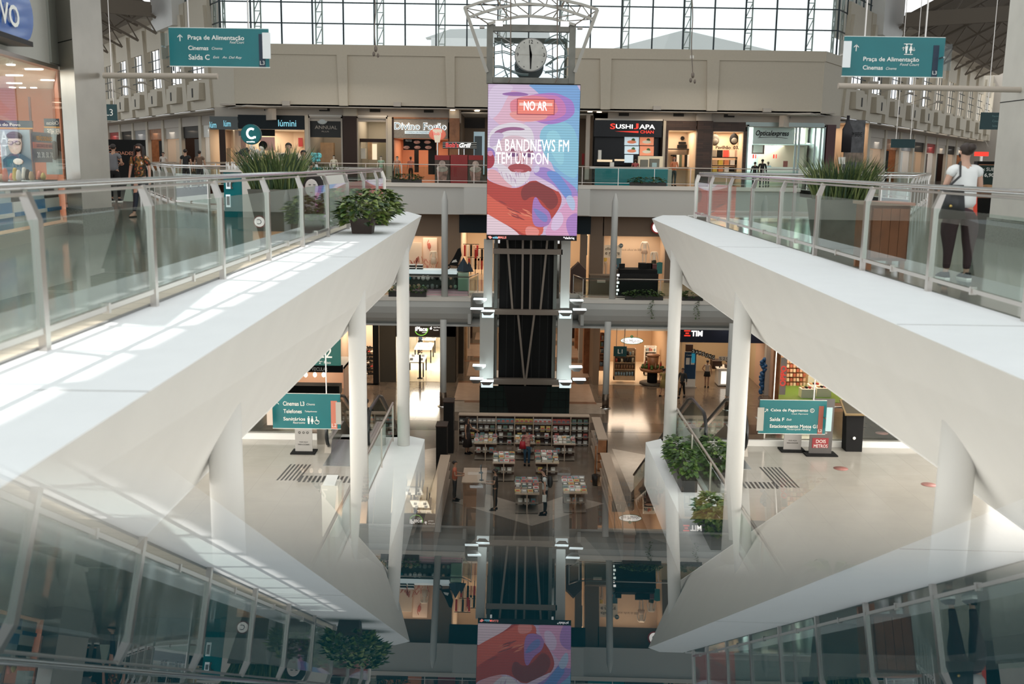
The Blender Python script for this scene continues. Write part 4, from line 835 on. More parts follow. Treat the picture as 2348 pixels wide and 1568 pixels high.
for r in range(2):
    panel(t, 'shelf', 1632, 360 + r * 19, 1701, 362 + r * 19, UY + 1.4, blackm, .6)
    for k in range(5):
        b = MB(); x = 1634 + k * 13.5; pbox(b, x, 367 + r * 16, x + 10, 378 + r * 16, UY + 1.5, .4, [mat('bag_tan', (.5, .36, .22), .6), mat('bag_yellow', (.65, .5, .08), .6), mat('bag_orange', (.7, .25, .1), .6), whitei, blackm][(k + r) % 5]); o = link('hand_bag', b); tag(o, 'small bag on the dark shelf of the tan display window', 'bag', 'bags on the dark shelves')
# --- optician
t, *_ = shop('bright white optician shop with a black italic name on the far upper right', 1711, 1890, UY, 287, UZ, 5.8, mat('cool_white', (.74, .82, .80), .5), 300, lcol=COOLW, frame=mat('green_steel', (.30, .36, .35), .35, .6))
panel(t, 'header', 1710, 281, 1890, 287, UY - .05, MATS['green_steel']); panel(t, 'name_wall', 1727, 288, 1822, 331, UY + 1.0, mat('cool_white2', (.62, .70, .67), .5)); ptext('Opticalexpress', black, t, 1733, 299, 1809, 315, UY + .95, shear=.25, bold=.02)
b = MB(); curve([(1738, 316), (1770, 314), (1806, 317)], .012, UY + .95, black, b); link('underline', b, t)
for x in (1821, 1829, 1865, 1878): panel(t, 'glass_fin', x, 288, x + 4, 420, UY + .2, MATS['green_steel'], .1)
panel(t, 'lower_soffit', 1727, 329, 1868, 332, UY + 1.5, MATS['cool_white'], 2.5); panel(t, 'picture_frame', 1724, 330, 1753, 353, UY + 4, mat('taupe', (.3, .22, .2), .5)); panel(t, 'picture', 1728, 331, 1749, 350, UY + 3.9, whitei); panel(t, 'wine_panel', 1824, 334, 1867, 356, UY + 4, mat('wine', (.25, .03, .04), .5)); panel(t, 'face_poster', 1829, 335, 1842, 352, UY + 3.9, mat('face_poster', (.6, .45, .4), .5)); ptext('Optica', txtw, t, 1852, 340, 1868, 348, UY + 3.85)
for x in (1726, 1773): panel(t, 'red_notice', x, 354, x + 3, 363, UY + 3.9, redl); panel(t, 'red_notice', x + 6, 354, x + 8, 363, UY + 3.9, redl)
panel(t, 'dark_door', 1780, 354, 1784, 400, UY + 5, blackm); panel(t, 'dark_display', 1824, 356, 1866, 372, UY + 5, mat('dark_display', (.05, .06, .07), .4)); panel(t, 'blue_strip', 1836, 357, 1840, 372, UY + 4.9, mat('blue_lit', (.1, .25, .8), .5, emit=.5)); panel(t, 'red_display', 1796, 369, 1806, 385, UY + 3, mat('brown_red', (.3, .1, .08), .5)); panel(t, 'counter', 1750, 383, 1860, 400, UY + 2.4, whitei, .8)
for x in (1749, 1763, 1796, 1852): b = MB(); pbox(b, x, 328, x + 6, 329.5, UY + 2, .3, lampc); link('lamp_strip', b, t)
b = MB(); pbox(b, 1893, 286, 1913, 430, UY - .1, 1.0, mat('oxblood', (.07, .012, .012), .35)); link('column', b, label='dark oxblood corner pier right of the white optician shop', cat='column')
t, *_ = shop('slim shop front with dark poster panels beside the oxblood pier', 1913, 1990, UY + 2.2, 282, UZ, 3, beigei, 40)
panel(t, 'bottle_poster', 1935, 275, 1980, 420, UY + 2.1, mat('poster_grey', (.16, .16, .17), .5, noise=.3, nscale=3)); ptext('EM BREVE', blackm, t, 1952, 303, 1976, 313, UY + 2.05)
b = MB(); c = at(1943, 300, UY + 2.05); b.lathe([(.32, -1.4), (.34, .1), (.1, .6), (.1, 1.0)], mat('bottle_dark', (.05, .045, .05), .4), c, 10, sy=.1); link('bottle_picture', b, t); panel(t, 'poster_glow', 1935, 350, 1980, 372, UY + 2.08, mat('poster_glow', (.35, .26, .2), .5, noise=.4, nscale=3))
# ------------------------------------------------------------------ middle floor shops
MZ = 5.7; MY = 60.5
brk = mat('taupe_wall', (.13, .10, .075), .6)
b = MB(); pbox(b, 880, 480, 1027, 541, MY - .1, .2, brk); pbox(b, 1026, 480, 1056, 690, MY - .1, .3, mat('taupe_wall2', (.19, .145, .105), .6)); pbox(b, 1330, 480, 1345, 690, MY - .1, .2, brk); pbox(b, 1352, 480, 1383, 690, MY - .1, .3, brk); pbox(b, 1383, 480, 1560, 542, MY - .1, .2, brk); pbox(b, 1524, 540, 1760, 700, MY - .1, .2, brk); pbox(b, 700, 480, 882, 700, MY - .1, .2, brk); struct('wall_back', b)
b = MB(); b.box((-60, 75, 0), (75, 75.2, 9.7), mat('far_wall', (.45, .36, .27), .6)); struct('wall_back', b)
t, *_ = shop('pale fashion window with red plant drawings and one mannequin on the middle floor', 880, 1026, MY, 541, MZ, 1.6, mat('cream_display', (.78, .62, .48), .6), 60)
panel(t, 'drawing_panel', 938, 556, 967, 640, MY + .8, mat('pale_card', (.82, .70, .56), .6)); panel(t, 'drawing_panel', 970, 545, 1002, 640, MY + 1.2, mat('pale_card2', (.80, .66, .55), .6))
b = MB(); rdp = mat('red_plant_print', (.55, .16, .12), .6)
for k in range(46):
    x = 940 + 60 * random.random(); y = 600 + 32 * random.random(); p = at(x, y, MY + .75); a = random.uniform(-.9, .9); q = p + Vector((sin(a) * .25, 0, cos(a) * .35)); b.bar(p, q, .03, rdp)
curve([(986, 575), (980, 560), (983, 550)], .02, MY + 1.1, rdp, b); b.ball(at(984, 564, MY + 1.1), .1, rdp, sy=.2, sz=2.0); link('plant_print', b, t)
t, *_ = shop('department store opening with clothes rails and pale floor left of the screen foot', 1054, 1132, MY, 534, MZ, 9, mat('cream_store', (.80, .68, .54), .6), 190, floorm=mat('pale_shop_floor', (.72, .60, .46), .15))
panel(t, 'dark_header', 1053, 478, 1140, 534, MY - .15, mat('petrol_header', (.006, .016, .026), .5, spec=.2), .2)
for x, y in ((1080, 560), (1105, 570), (1090, 590)):
    b = MB(); p = at(x, y, MY + 3); b.bar(p + Vector((-.5, 0, 0)), p + Vector((.5, 0, 0)), .04, blackm); b.bar(p, Vector((p.x, p.y, MZ)), .04, blackm)
    for k in range(5): b.box(p + Vector((-.45 + k * .2, -.15, -.75)), p + Vector((-.33 + k * .2, .15, -.05)), [redp, whitei, blackm, mat('cloth_pink', (.6, .4, .32), .7)][k % 4])
    o = link('clothes_rack', b); tag(o, 'black clothes rack in the store left of the screen foot', 'clothes rack', 'racks in the store left of the screen')
t, *_ = shop('department store opening with clothes rails right of the screen foot', 1305, 1353, MY, 536, MZ, 9, MATS['cream_store'], 170, floorm=MATS['pale_shop_floor'])
panel(t, 'dark_header', 1296, 490, 1355, 537, MY - .15, MATS['petrol_header'], .2); panel(t, 'teal_banner', 1333, 540, 1347, 585, MY + .2, mat('teal_print', (.02, .2, .24), .5)); ptext('A I A G', txtw, t, 1338, 556, 1342, 580, MY + .15)
t, *_ = shop('fashion window with white mannequins and a pale notice on the middle floor right', 1383, 1525, MY, 542, MZ, 2.2, mat('cream_display2', (.74, .58, .43), .6), 75)
panel(t, 'notice', 1384, 562, 1425, 591, MY + .3, mat('notice_card', (.82, .74, .60), .6)); ptext('clique', blackm, t, 1388, 567, 1414, 575, MY + .25); ptext('e retire', blackm, t, 1388, 576, 1421, 584, MY + .25); ptext('e gratis', brn, t, 1396, 585, 1421, 588, MY + .25)
ptext('look oficial do BBB', mat('brown_letters', (.25, .17, .12), .6), t, 1426, 570, 1472, 575, MY + .4)
b = MB(); b.ball(at(1424, 563, MY + .2), .13, mat('petrol_dot', (.03, .08, .11), .5), sy=.2); link('round_badge', b, t); ptext('C&A', txtw, t, 1420, 561, 1428, 565, MY + .15)
panel(t, 'blue_board', 1403, 592, 1424, 624, MY + .9, mat('blue_board', (.05, .14, .2), .5)); b = MB(); b.ball(at(1410, 609, MY + .85), .12, mat('pink_dot', (.75, .3, .28), .5), sy=.2); link('pink_dot', b, t)
b = MB(); c = at(1512, 615, MY + .3); b.ext([c + Vector(v) for v in ((-.18, 0, -.35), (.18, 0, -.33), (.18, 0, .35), (0, 0, .38), (-.18, 0, .33))], (0, .03, 0), mat('teal_sign', (.02, .15, .15), .5)); link('leaflet_board', b, t)
# round red store sign over it
b = MB(); c = at(1508, 521, MY - .6); 
def dsk(mb, c, r, th, m, n=28): vs = [(c.x + r * cos(2 * pi * k / n), c.y + d, c.z + r * sin(2 * pi * k / n)) for d in (0, th) for k in range(n)]; mb.add(vs, [tuple(range(n)), tuple(range(2 * n - 1, n - 1, -1))] + [(k, n + k, n + (k + 1) % n, (k + 1) % n) for k in range(n)], m)
dsk(b, c, .38, .3, redp); dsk(b, c + Vector((0, -.01, 0)), .30, .02, txte); o = link('round_store_sign', b); tag(o, 'round red and white store sign half hidden by the right ledge tip', 'sign'); text('C', mat('petrol_dot', (.03, .08, .11), .5), o, c.x, c.y - .03, c.z, hgt=.3)
# ------------------------------------------------------------------ lowest floor shops
GYS = 57.4
dkw = mat('dark_taupe', (.06, .05, .035), .55); b = MB()
b.box((-7.1, GYS, 2.72), (-3.3, GYS + .3, 4.1), mat('brown_sign_band', (.035, .027, .02), .5)); b.box((-7.9, GYS - .1, 0), (-6.75, GYS + .2, 4.1), dkw); b.box((-3.9, GYS, 0), (-3.3, GYS + .3, 4.1), dkw); b.box((-3.35, GYS + .3, 0), (-3.25, 80, 4.1), dkw)
b.box((4.75, GYS + .3, 0), (4.85, 80, 4.1), mat('tan_corridor_wall', (.25, .17, .11), .5)); b.box((4.75, GYS, 0), (5.1, GYS + .3, 4.1), MATS['tan_corridor_wall']); b.box((4.75, GYS, 3.55), (9.2, GYS + .2, 4.1), fasc2); b.box((-8.0, GYS - .4, 0), (-7.85, GYS + .2, 4.1), fasc2)
for k in range(4): b.box((-3.25, 60 + k * 4.2, 0), (-2.95, 61.2 + k * 4.2, 4.1), [dkw, woodl, fasc2, browng][k]); b.box((4.4, 60.5 + k * 4.2, 0), (4.75, 61.4 + k * 4.2, 4.1), [woodb, fasc2, woodb, browng][k])
b.box((-3.3, 79.9, 0), (4.8, 80, 4.1), MATS['tan_corridor_wall']); struct('wall_back', b)
t, XA, XB, ZT = shop('computer shop with a green ring sign, white walls and rows of white tables', 897, 1012, GYS + .1, 773, 0, 11, mat('bright_wall', (.85, .78, .66), .5), 330, lcol=(1, .95, .85), floorm=mat('cream_floor', (.78, .68, .52), .12))
ptext('iPlace', txte, t, 952, 749, 980, 759, GYS - .05, bold=.03); ptext('mobile', txte, t, 968, 760, 978, 763, GYS - .05); ptext('Apple Premium', txte, t, 994, 749, 1012, 753, GYS - .05); ptext('Reseller', txte, t, 994, 755, 1006, 758, GYS - .05)
b = MB(); c = at(966, 754, GYS - .06); rr = .38; b.tube([c + Vector((rr * cos(a), 0, rr * sin(a))) for a in [radians(200 + 14 * k) for k in range(13)]], .02, mat('green_ring', (.3, .75, .1), .5, emit=.8), 6); link('ring_sign', b, t)
b = MB(); c = at(988, 753, GYS - .06); b.ball(c, .065, txte, sy=.3, sz=1.1); b.ball(c + Vector((.03, 0, .1)), .02, txte); link('fruit_mark', b, t)
tm = mat('white_table_top', (.88, .86, .80), .3)
T0 = thing('display_table', '', 'table', (0, 0, 0), 0, 'white tables of the computer shop'); b = MB(); b.box((-.55, -1.1, .86), (.55, 1.1, .93), tm); link('tabletop', b, T0, local=True)
for sx in (-1, 1):
    for sy in (-1, 1): b = MB(); b.box((sx * .5 - .035, sy * 1.0 - .035, 0), (sx * .5 + .035, sy * 1.0 + .035, .86), blackm); link('leg', b, T0, local=True)
for k, (x, y, lb) in enumerate(((955, 822, 'nearest'), (973, 793, 'middle'), (983, 772, 'farthest'))):
    p = onz(x, y, .93); o = T0 if k == 0 else dup(T0, (p.x, p.y, .012)); o.location = (p.x, p.y, .012); o['label'] = '%s white display table with black legs in the bright computer shop' % lb
    for q in range(4):
        b = MB(); c = Vector((p.x - .35 + (q % 2) * .6, p.y - .7 + (q // 2) * 1.1, .945)); b.box(c, c + Vector((.2, .14, .012)), mat('laptop_grey', (.35, .35, .35), .4)); b.box(c + Vector((0, .14, .0)), c + Vector((.2, .15, .14)), mat('laptop_grey', (.35, .35, .35), .4)); o2 = link('laptop', b); tag(o2, 'small grey laptop on the %s white table' % lb, 'laptop', 'laptops on the %s white table' % lb)
for x, y in ((919, 870), (963, 868)):
    p = onz(x, y, 0); b = MB(); b.box(p + Vector((-.06, -.06, 0)), p + Vector((.06, .06, 1.45)), blackm); b.box(p + Vector((-.15, -.15, 0)), p + Vector((.15, .15, .04)), blackm); o = link('security_post', b); tag(o, 'black post at the %s side of the computer shop entrance' % ('left' if x < 940 else 'right'), 'post')
# shoe shop at its left
t, *_ = shop('shoe shop with a white wall of small dark shoes, left of the computer shop', 780, 866, GYS - .9, 742, 0, 3, mat('shoe_wall', (.72, .60, .48), .5), 90)
panel(t, 'black_frame', 855, 742, 867, 884, GYS - .95, black, .3); panel(t, 'black_frame', 780, 879, 866, 884, GYS - .95, black, .2)
n = 0
for r in range(9):
    for k in range(5):
        b = MB(); c = at(826 + k * 6.2 + (r % 2) * 2, 797 + r * 8.5, GYS + 1.95); b.ball(c, .11, [blackm, mat('shoe_red', (.45, .06, .05), .5), whitei][(r * 5 + k) % 7 if (r * 5 + k) % 7 < 3 else 0], 8, sx=1.2, sy=1.1, sz=.55); b.ball(c + Vector((-.06, 0, .05)), .06, blackm, 8)
        o = link('shoe', b); tag(o, 'small shoe displayed on the pale wall left of the computer shop', 'shoe', 'shoes on the pale wall')
# cafe further left
t, *_ = shop('car care lounge with a dark name band and glowing bulbs on the lowest floor', 600, 790, 52.5, 845, 0, 3, mat('rosy_wall', (.72, .50, .38), .6), 70)
panel(t, 'dark_band', 600, 836, 786, 853, 52.3, blackm); ptext('O VEICULAR', txtw, t, 706, 842, 751, 850, 52.2); panel(t, 'dark_counter', 560, 884, 778, 905, 49.5, black, .8)
for x in (701, 722, 742): b = MB(); b.ball(at(x, 859, 52.6), .1, lampwarm, 8, sz=1.4); b.tube([at(x, 846, 52.6), at(x, 857, 52.6)], .012, blackm, 5); link('bulb', b, t)
# organic food shop
t, *_ = shop('organic food shop with an oval white name sign and wooden shelves', 1372, 1532, GYS, 758, 0, 7, mat('wood_shop', (.50, .34, .21), .6), 170, floorm=MATS['cream_floor'])
b = MB(); c = at(1449, 781, GYS - .6); ov = [(c.x + .62 * cos(a) * (1 + .06 * cos(4 * a)), c.y, c.z + .22 * sin(a) * (1 + .1 * cos(2 * a))) for a in [2 * pi * k / 28 for k in range(28)]]
b.ext(ov, (0, .08, 0), txte); b.ball(c + Vector((-.02, -.02, .24)), .09, mat('green_leaf_sign', (.1, .25, .12), .5), sy=.3); o = link('oval_sign', b, t); b = MB(); b.tube([Vector(p) + Vector((0, -.01, 0)) for p in ov + ov[:1]], .018, mat('green_leaf_sign', (.1, .25, .12), .5), 5); link('rim', b, o); text('Bio Mundo', mat('dark_brown_letters', (.08, .06, .05), .5), o, c.x, c.y - .02, c.z - .02, wdt=1.05, hgt=.2)
b = MB(); b.tube([c + Vector((-.4, 0, .2)), c + Vector((-.4, 0, 1.0))], .01, blackm, 4); b.tube([c + Vector((.3, 0, .2)), c + Vector((.3, 0, 1.0))], .01, blackm, 4); link('wire', b, o)
def shelfunit(label, x0, y0, x1, y1, Y, rows, cols, wood=woodl, group='goods on shop shelves', dep=.45, rz=0, goods=('tub', 'tub on a wooden shelf')):
    X0, X1, Z0, Z1 = rb(x0, y0, x1, y1, Y); Z0 = max(0, Z0) if Z0 < 1 else Z0; t = thing('shelf_unit', label, 'shelf', ((X0 + X1) / 2, Y, Z0)); b = MB()
    b.box((X0, Y + dep - .04, Z0), (X1, Y + dep, Z1), wood); b.box((X0, Y, Z0), (X0 + .04, Y + dep, Z1), wood); b.box((X1 - .04, Y, Z0), (X1, Y + dep, Z1), wood); link('case', b, t)
    hh = (Z1 - Z0 - .25) / rows; base = MB(); base.box((X0, Y, Z0), (X1, Y + dep, Z0 + .22), wood); link('plinth', base, t)
    cols_ = [mat('goods_blue', (.25, .36, .42), .5), mat('goods_cream', (.7, .6, .42), .5), mat('goods_brown', (.28, .15, .08), .5), mat('goods_red', (.5, .08, .05), .5), mat('goods_green', (.12, .22, .08), .5), mat('goods_black', (.03, .03, .03), .5)]
    for r in range(rows):
        zz = Z0 + .22 + r * hh; b = MB(); b.box((X0 + .04, Y - .01, zz), (X1 - .04, Y + dep, zz + .03), wood); link('shelf', b, t)
        cc = cols_[(r * 2) % 6] if r < 2 else None
        for k in range(cols):
            w_ = (X1 - X0 - .12) / cols; x = X0 + .06 + k * w_; b = MB(); m_ = cc or cols_[random.randrange(6)]; hgt = hh * random.uniform(.5, .72)
            b.lathe([(w_ * .38, 0), (w_ * .42, hgt * .85), (w_ * .3, hgt)], m_, (x + w_ / 2, Y + .15, zz + .03), 8, sy=.8); o = link(goods[0], b); tag(o, goods[1], goods[0], group)
    return t
shelfunit('wooden shelf unit with blue tubs in the middle of the organic food shop', 1408, 800, 1457, 872, 57.9, 4, 7, group='tubs in the organic food shop', goods=('tub', 'tub on the wooden shelf unit in the organic food shop'))
shelfunit('tall wooden side shelf at the left of the organic food shop', 1374, 765, 1386, 850, 58.2, 5, 3, woodb, group='jars at the organic shop side', goods=('jar', 'jar on the tall side shelf of the organic food shop'))
shelfunit('long pale shelf wall at the right of the organic food shop', 1478, 795, 1505, 860, 60, 5, 6, whitei, group='packs on the pale shelf', goods=('pack', 'pack on the pale shelf wall of the organic food shop'))
t = thing('tiered_round_display', 'round tiered wooden display with plants and bottles at the organic shop entrance', 'display', onz(1495, 880, 0)); c = t.location
b = MB(); b.lathe([(.75, 0), (.75, .1)], dkw, c, 24); b.lathe([(.3, .1), (.3, .8)], blackm, c, 16); b.lathe([(.72, .8), (.78, .95), (.7, .95)], woodb, c, 24); b.lathe([(.3, .95), (.35, 1.7)], woodb, c, 16); b.lathe([(.4, 1.7), (.4, 1.75)], woodb, c, 16); link('stand', b, t)
b = MB()
for k in range(26): a = random.random() * 6.3; r = random.uniform(.35, .65); b.ball(c + Vector((r * cos(a), r * sin(a), 1.0 + random.random() * .12)), .09, leafm, 6)
link('moss', b, t)
for k in range(8):
    a = k * pi / 4 + .2; b = MB(); b.lathe([(.06, 0), (.06, .25), (.02, .35), (.02, .4)], mat('red_bottle', (.4, .03, .03), .3) if k % 2 else mat('goods_brown', (.28, .15, .08), .5), c + Vector((.5 * cos(a), .5 * sin(a), .96)), 8); o = link('bottle', b); tag(o, 'bottle on the round tiered display at the organic food shop', 'bottle', 'bottles on the round display')
b = MB(); p = onz(1495, 832, 0); p = Vector((6.7, 60.5, 0)); b.lathe([(.25, 0), (.04, .06), (.04, .5)], blackm, p, 10); b.box(p + Vector((-.22, -.22, .5)), p + Vector((.22, .22, .58)), black); b.box(p + Vector((-.2, .18, .58)), p + Vector((.2, .24, 1.1)), black); o = link('office_chair', b); tag(o, 'black swivel chair inside the organic food shop', 'chair')
# phone shop with samsung garland
t, XA, XB, ZT = shop('phone shop with a navy name band and a garland of letters', 1560, 1762, GYS - 1.6, 782, 0, 6, mat('tan_shop', (.50, .38, .24), .6), 120)
panel(t, 'navy_band', 1561, 752, 1770, 786, GYS - 1.75, mat('navy', (.008, .014, .035), .4), .2); ptext('TIM', txte, t, 1585, 758, 1611, 771, GYS - 1.8, bold=.04)
for k, y in enumerate((757, 762.5, 768)): panel(t, 'red_bars', 1569 + (3 if k == 1 else 0), y, 1583 - (3 if k == 1 else 0), y + 3, GYS - 1.8, redl, .03)
for k, ch in enumerate('SAMSUNG'):
    x = 1590 + k * 7.6; y = 805 + k * 2.2 + (k > 3) * 1; b = MB(); pbox(b, x - 3.7, y - 5, x + 3.7, y + 5, GYS - 1.9, .01, blackm); o = link('garland_card', b, t); ptext(ch, txtw, o, x - 2.4, y - 3.4, x + 2.4, y + 3.4, GYS - 1.95)
for k, ch in enumerate('S20'):
    x = 1652 + k * 8; y = 822; b = MB(); pbox(b, x - 4, y - 5, x + 4, y + 5, GYS - 1.9, .01, mat('grey_card', (.5, .46, .4), .6)); o = link('garland_card', b, t); ptext(ch, blackm, o, x - 2.5, y - 3.4, x + 2.5, y + 3.4, GYS - 1.95)
for k, ch in enumerate('RS'):
    x = 1688 + k * 8; y = 822; b = MB(); pbox(b, x - 4, y - 5, x + 4, y + 5, GYS - 1.9, .01, mat('maroon_card', (.2, .04, .04), .6)); o = link('garland_card', b, t); ptext(ch, txtw, o, x - 2.5, y - 3.4, x + 2.5, y + 3.4, GYS - 1.95)
panel(t, 'wooden_wall', 1572, 790, 1588, 850, GYS + 1, browng, .2); panel(t, 'blue_balloon_banner', 1586, 806, 1594, 832, GYS - 1.3, mat('cyan_banner', (.03, .35, .55), .5, emit=.2)); panel(t, 'dark_counter', 1634, 828, 1655, 846, GYS + .6, browng, .8)
p = onz(1664, 886, 0); K = thing('phone_counter', 'white phone display counter with a lit drawing panel in the phone shop', 'counter', p); b = MB(); b.box(p + Vector((-.45, 0, .05)), p + Vector((.45, 1.1, 1.0)), whitei); b.box(p + Vector((-.55, -.05, 1.0)), p + Vector((.65, 1.2, 1.07)), tm); link('body', b, K); b = MB(); b.box(p + Vector((-.3, -.02, .15)), p + Vector((.28, 0, .9)), mat('lit_drawing', (1, .96, .85), .5, emit=1.0)); link('lit_panel', b, K)
for k in range(5): b = MB(); c = p + Vector((-.4 + k * .22, .2 + (k % 2) * .5, 1.07)); b.box(c, c + Vector((.07, .02, .14)), blackm); o = link('phone', b); tag(o, 'black phone on a stand on the white phone counter', 'phone', 'phones on the white counter')
p = onz(1580, 888, 0); K = thing('roll_up_banner', 'navy roll-up banner with white print beside the phone shop', 'banner', p); b = MB(); b.box(p + Vector((-.35, 0, .05)), p + Vector((.35, .03, 2.1)), whitei); b.box(p + Vector((-.33, -.005, .5)), p + Vector((.33, 0, 2.08)), mat('navy_print', (.01, .05, .12), .5)); b.box(p + Vector((-.4, -.15, 0)), p + Vector((.4, .15, .05)), steel); link('panel', b, K)
for k in range(2): b = MB(); b.box(p + Vector((-.25 + k * .28, -.01, 1.35)), p + Vector((-.03 + k * .28, -.005, 1.75)), txtw); link('print_box', b, K)
text('Controle', txtw, K, p.x, p.y - .02, 1.92, wdt=.5, hgt=.1); b = MB(); pbox(b, 1756, 742, 1775, 920, GYS - 2.2, .4, fasc2); link('column', b, label='beige square pier right of the phone shop', cat='column')
b = MB(); c = onz(1748, 905, 0)
for k in range(40): b.ball(c + Vector((random.uniform(-.15, .15), random.uniform(-.1, .1), .1 + k * .05)), .12, mat('blue_balloon', (.02, .10, .25), .25), 8)
o = link('balloon_column', b); tag(o, 'column of small dark blue balloons beside the beige pier', 'balloons', kind='stuff')
# children's shoe shop with green floor
t, *_ = shop('children shop with a green floor, white tables and wooden shelf wall', 1782, 1990, 53.6, 800, 0, 5, mat('kids_wall', (.55, .36, .26), .6), 190, floorm=mat('green_floor', (.12, .25, .04), .4))
panel(t, 'wood_front', 1775, 742, 1790, 915, 53.4, woodb, .2); panel(t, 'name_panel', 1789, 820, 1803, 905, 53.3, mat('pale_name_panel', (.7, .62, .55), .5)); text('OPPO', redl, t, at(1796, 862, 53.25).x, 53.25, at(1796, 862, 53.25).z, hgt=.3, tilt=-pi / 2); 
for r in range(6):
    for k in range(6):
        b = MB(); c = at(1806 + k * 7.5, 828 + r * 10.5 + k * 0, 57.9); b.box(c - Vector((.07, .1, .09)), c + Vector((.07, .1, .09)), [mat('box_rose', (.75, .45, .32), .5), mat('box_cream', (.82, .66, .5), .5), mat('box_red', (.5, .15, .1), .5)][(r + k) % 3]); o = link('shoe_box', b); tag(o, 'small box on the shelf wall of the green floored shop', 'box', 'boxes on the green shop wall')
b = MB(); pbox(b, 1785, 820, 1860, 905, 58.1, .1, woodl); link('shelf_wall', b, t); panel(t, 'white_board', 1853, 862, 1880, 880, 57.5, whitei)
for k, (x, y) in enumerate(((1850, 902), (1868, 893), (1885, 900))):
    p = onz(x, y + 8, 0); K = thing('display_table', '%s low white display table on the green shop floor' % ['left', 'middle', 'right'][k], 'table', p, 0, 'tables of the green floored shop'); b = MB(); b.box(p + Vector((-.4, -.3, 0)), p + Vector((.4, .3, .5)), tm); link('block', b, K)
    for q in range(4): b = MB(); c = p + Vector((-.3 + q * .18, -.1, .5)); b.box(c, c + Vector((.12, .25, .08)), [woodl, blackm, redp, whitei][q]); o = link('shoe', b); tag(o, 'small shoe on a white table on the green shop floor', 'shoe', 'shoes on the green shop tables')
# slanted warm ceiling lamps under the far middle bulkhead
for x0, y0, x1, y1 in ((938, 720, 965, 733), (1443, 727, 1485, 740), (1600, 731, 1632, 742)):
    p = onz((x0 + x1) / 2, y0 + 6, 4.05); b = MB(); Y = 53.6; X0, X1, Z0, Z1 = rb(x0, y0, x1, y1, Y); b.box((X0, Y, 4.06), (X1, Y + 1.1, 4.1), mat('warm_ceiling_lamp', (1, .86, .68), .5, emit=1.6)); o = link('ceiling_light', b); tag(o, 'warm recessed ceiling lamp under the far middle floor, %s' % ('left of the tower' if x0 < 1000 else 'right of the tower' if x0 < 1500 else 'above the phone shop'), 'light')
for x in (-12, -6, 7, 13, 19): area('arcade_ceiling_light', (x, 55.2, 4.05), 3, 2, 60, WARM)
for x in (-12, -6, .7, 7, 13): area('arcade_ceiling_light', (x, 57, 9.6), 3, 2.4, 55, WARM)
for x in (-15, -8, .7, 10, 17): area('arcade_ceiling_light', (x, 65.2, 15.9), 3, 1.2, 30, WARM)
# ------------------------------------------------------------------ hanging signs
iconm = txtw
def person_icon(mb, c, h, m, skirt=False):
    mb.ball(c + Vector((0, 0, h * .42)), h * .09, m, 8, sy=.1); w_ = h * .16
    pts = [(-w_, .28), (w_, .28), (w_ * .8, -.05), (w_ * .5, -.5), (-w_ * .5, -.5), (-w_ * .8, -.05)] if not skirt else [(-w_ * .5, .28), (w_ * .5, .28), (w_ * 1.3, -.2), (w_ * .5, -.2), (w_ * .4, -.5), (-w_ * .4, -.5), (-w_ * .5, -.2), (-w_ * 1.3, -.2)]
    mb.poly([c + Vector((x, 0, z * h)) for x, z in pts], m)
def arrow(mb, c, s, ang, m):
    d = Vector((cos(ang), 0, sin(ang))); n = Vector((-sin(ang), 0, cos(ang))); w_ = s * .07
    mb.poly([c - d * s * .5 + n * w_, c + d * s * .5 + n * w_, c + d * s * .5 - n * w_, c - d * s * .5 - n * w_], m)
    for sg in (1, -1): e = c + d * s * .5; mb.poly([e + d * w_, e + d * w_ - d * s * .4 + n * sg * s * .4, e - d * s * .4 + n * sg * s * .4 - d * w_, e - d * w_ * 1.5], m)
def hsign(label, x0, y0, x1, y1, Y, lines, bandx, bandm, code, plates, ztop, arr):
    X0, X1, Z0, Z1 = rb(x0, y0, x1, y1, Y); cxx = (X0 + X1) / 2; t = thing('hanging_sign', label, 'sign', (cxx, Y, Z0))
    b = MB(); b.box((X0, Y, Z0), (X1, Y + .03, Z1), teal); link('teal_panel', b, t); b = MB(); b.box((X0 - .008, Y + .004, Z0 - .012), (X1 + .008, Y + .026, Z0), txtw); b.box((X0, Y + .004, Z1), (X1, Y + .026, Z1 + .008), txtw); link('edge_strip', b, t)
    A0, A1, B0, B1 = rb(bandx[0], bandx[1], bandx[2], y1, Y); b = MB(); b.box((A0, Y - .006, Z0), (A1, Y, B1), bandm); link('colour_band', b, t)
    text(code, txtw, t, (A0 + A1) / 2, Y - .012, Z0 + .035 * (Z1 - Z0) * 3, wdt=(A1 - A0) * .75, name='floor_code')
    for s_, a0, b0, a1, b1, sm in lines:
        P0_, P1_, Q0, Q1 = rb(a0, b0, a1, b1, Y); text(s_, txtw, t, (P0_ + P1_) / 2, Y - .008, (Q0 + Q1) / 2, P1_ - P0_, Q1 - Q0, shear=.3 if sm else 0, bold=0 if sm else .012)
    for a0, b0, a1, b1, m_ in plates:
        P0_, P1_, Q0, Q1 = rb(a0, b0, a1, b1, Y); b = MB(); b.box((P0_, Y - .16, Q0), (P1_, Y - .15, Q1), m_); b.box((P0_, Y - .15, (Q0 + Q1) / 2 - .01), (P0_ + .02, Y, (Q0 + Q1) / 2 + .01), steel); link('side_plate', b, t)
    for k in (.2, .8):
        x = X0 + (X1 - X0) * k; b = MB(); b.tube([(x, Y + .015, Z1), (x, Y + .015, ztop)], .012, steel, 6); link('hanging_rod', b, t)
    b = MB(); c = at(arr[0], arr[1], Y) + Vector((0, -.008, 0)); arrow(b, c, arr[2] * Y / FPX, arr[3], iconm); link('arrow', b, t)
    return t
navyb = mat('dark_navy_band', (.006, .02, .045), .4); cor = mat('coral_band', (.62, .20, .13), .5); beip = mat('beige_plate', (.60, .50, .42), .4); whip = mat('white_plate', (.78, .80, .80), .35)
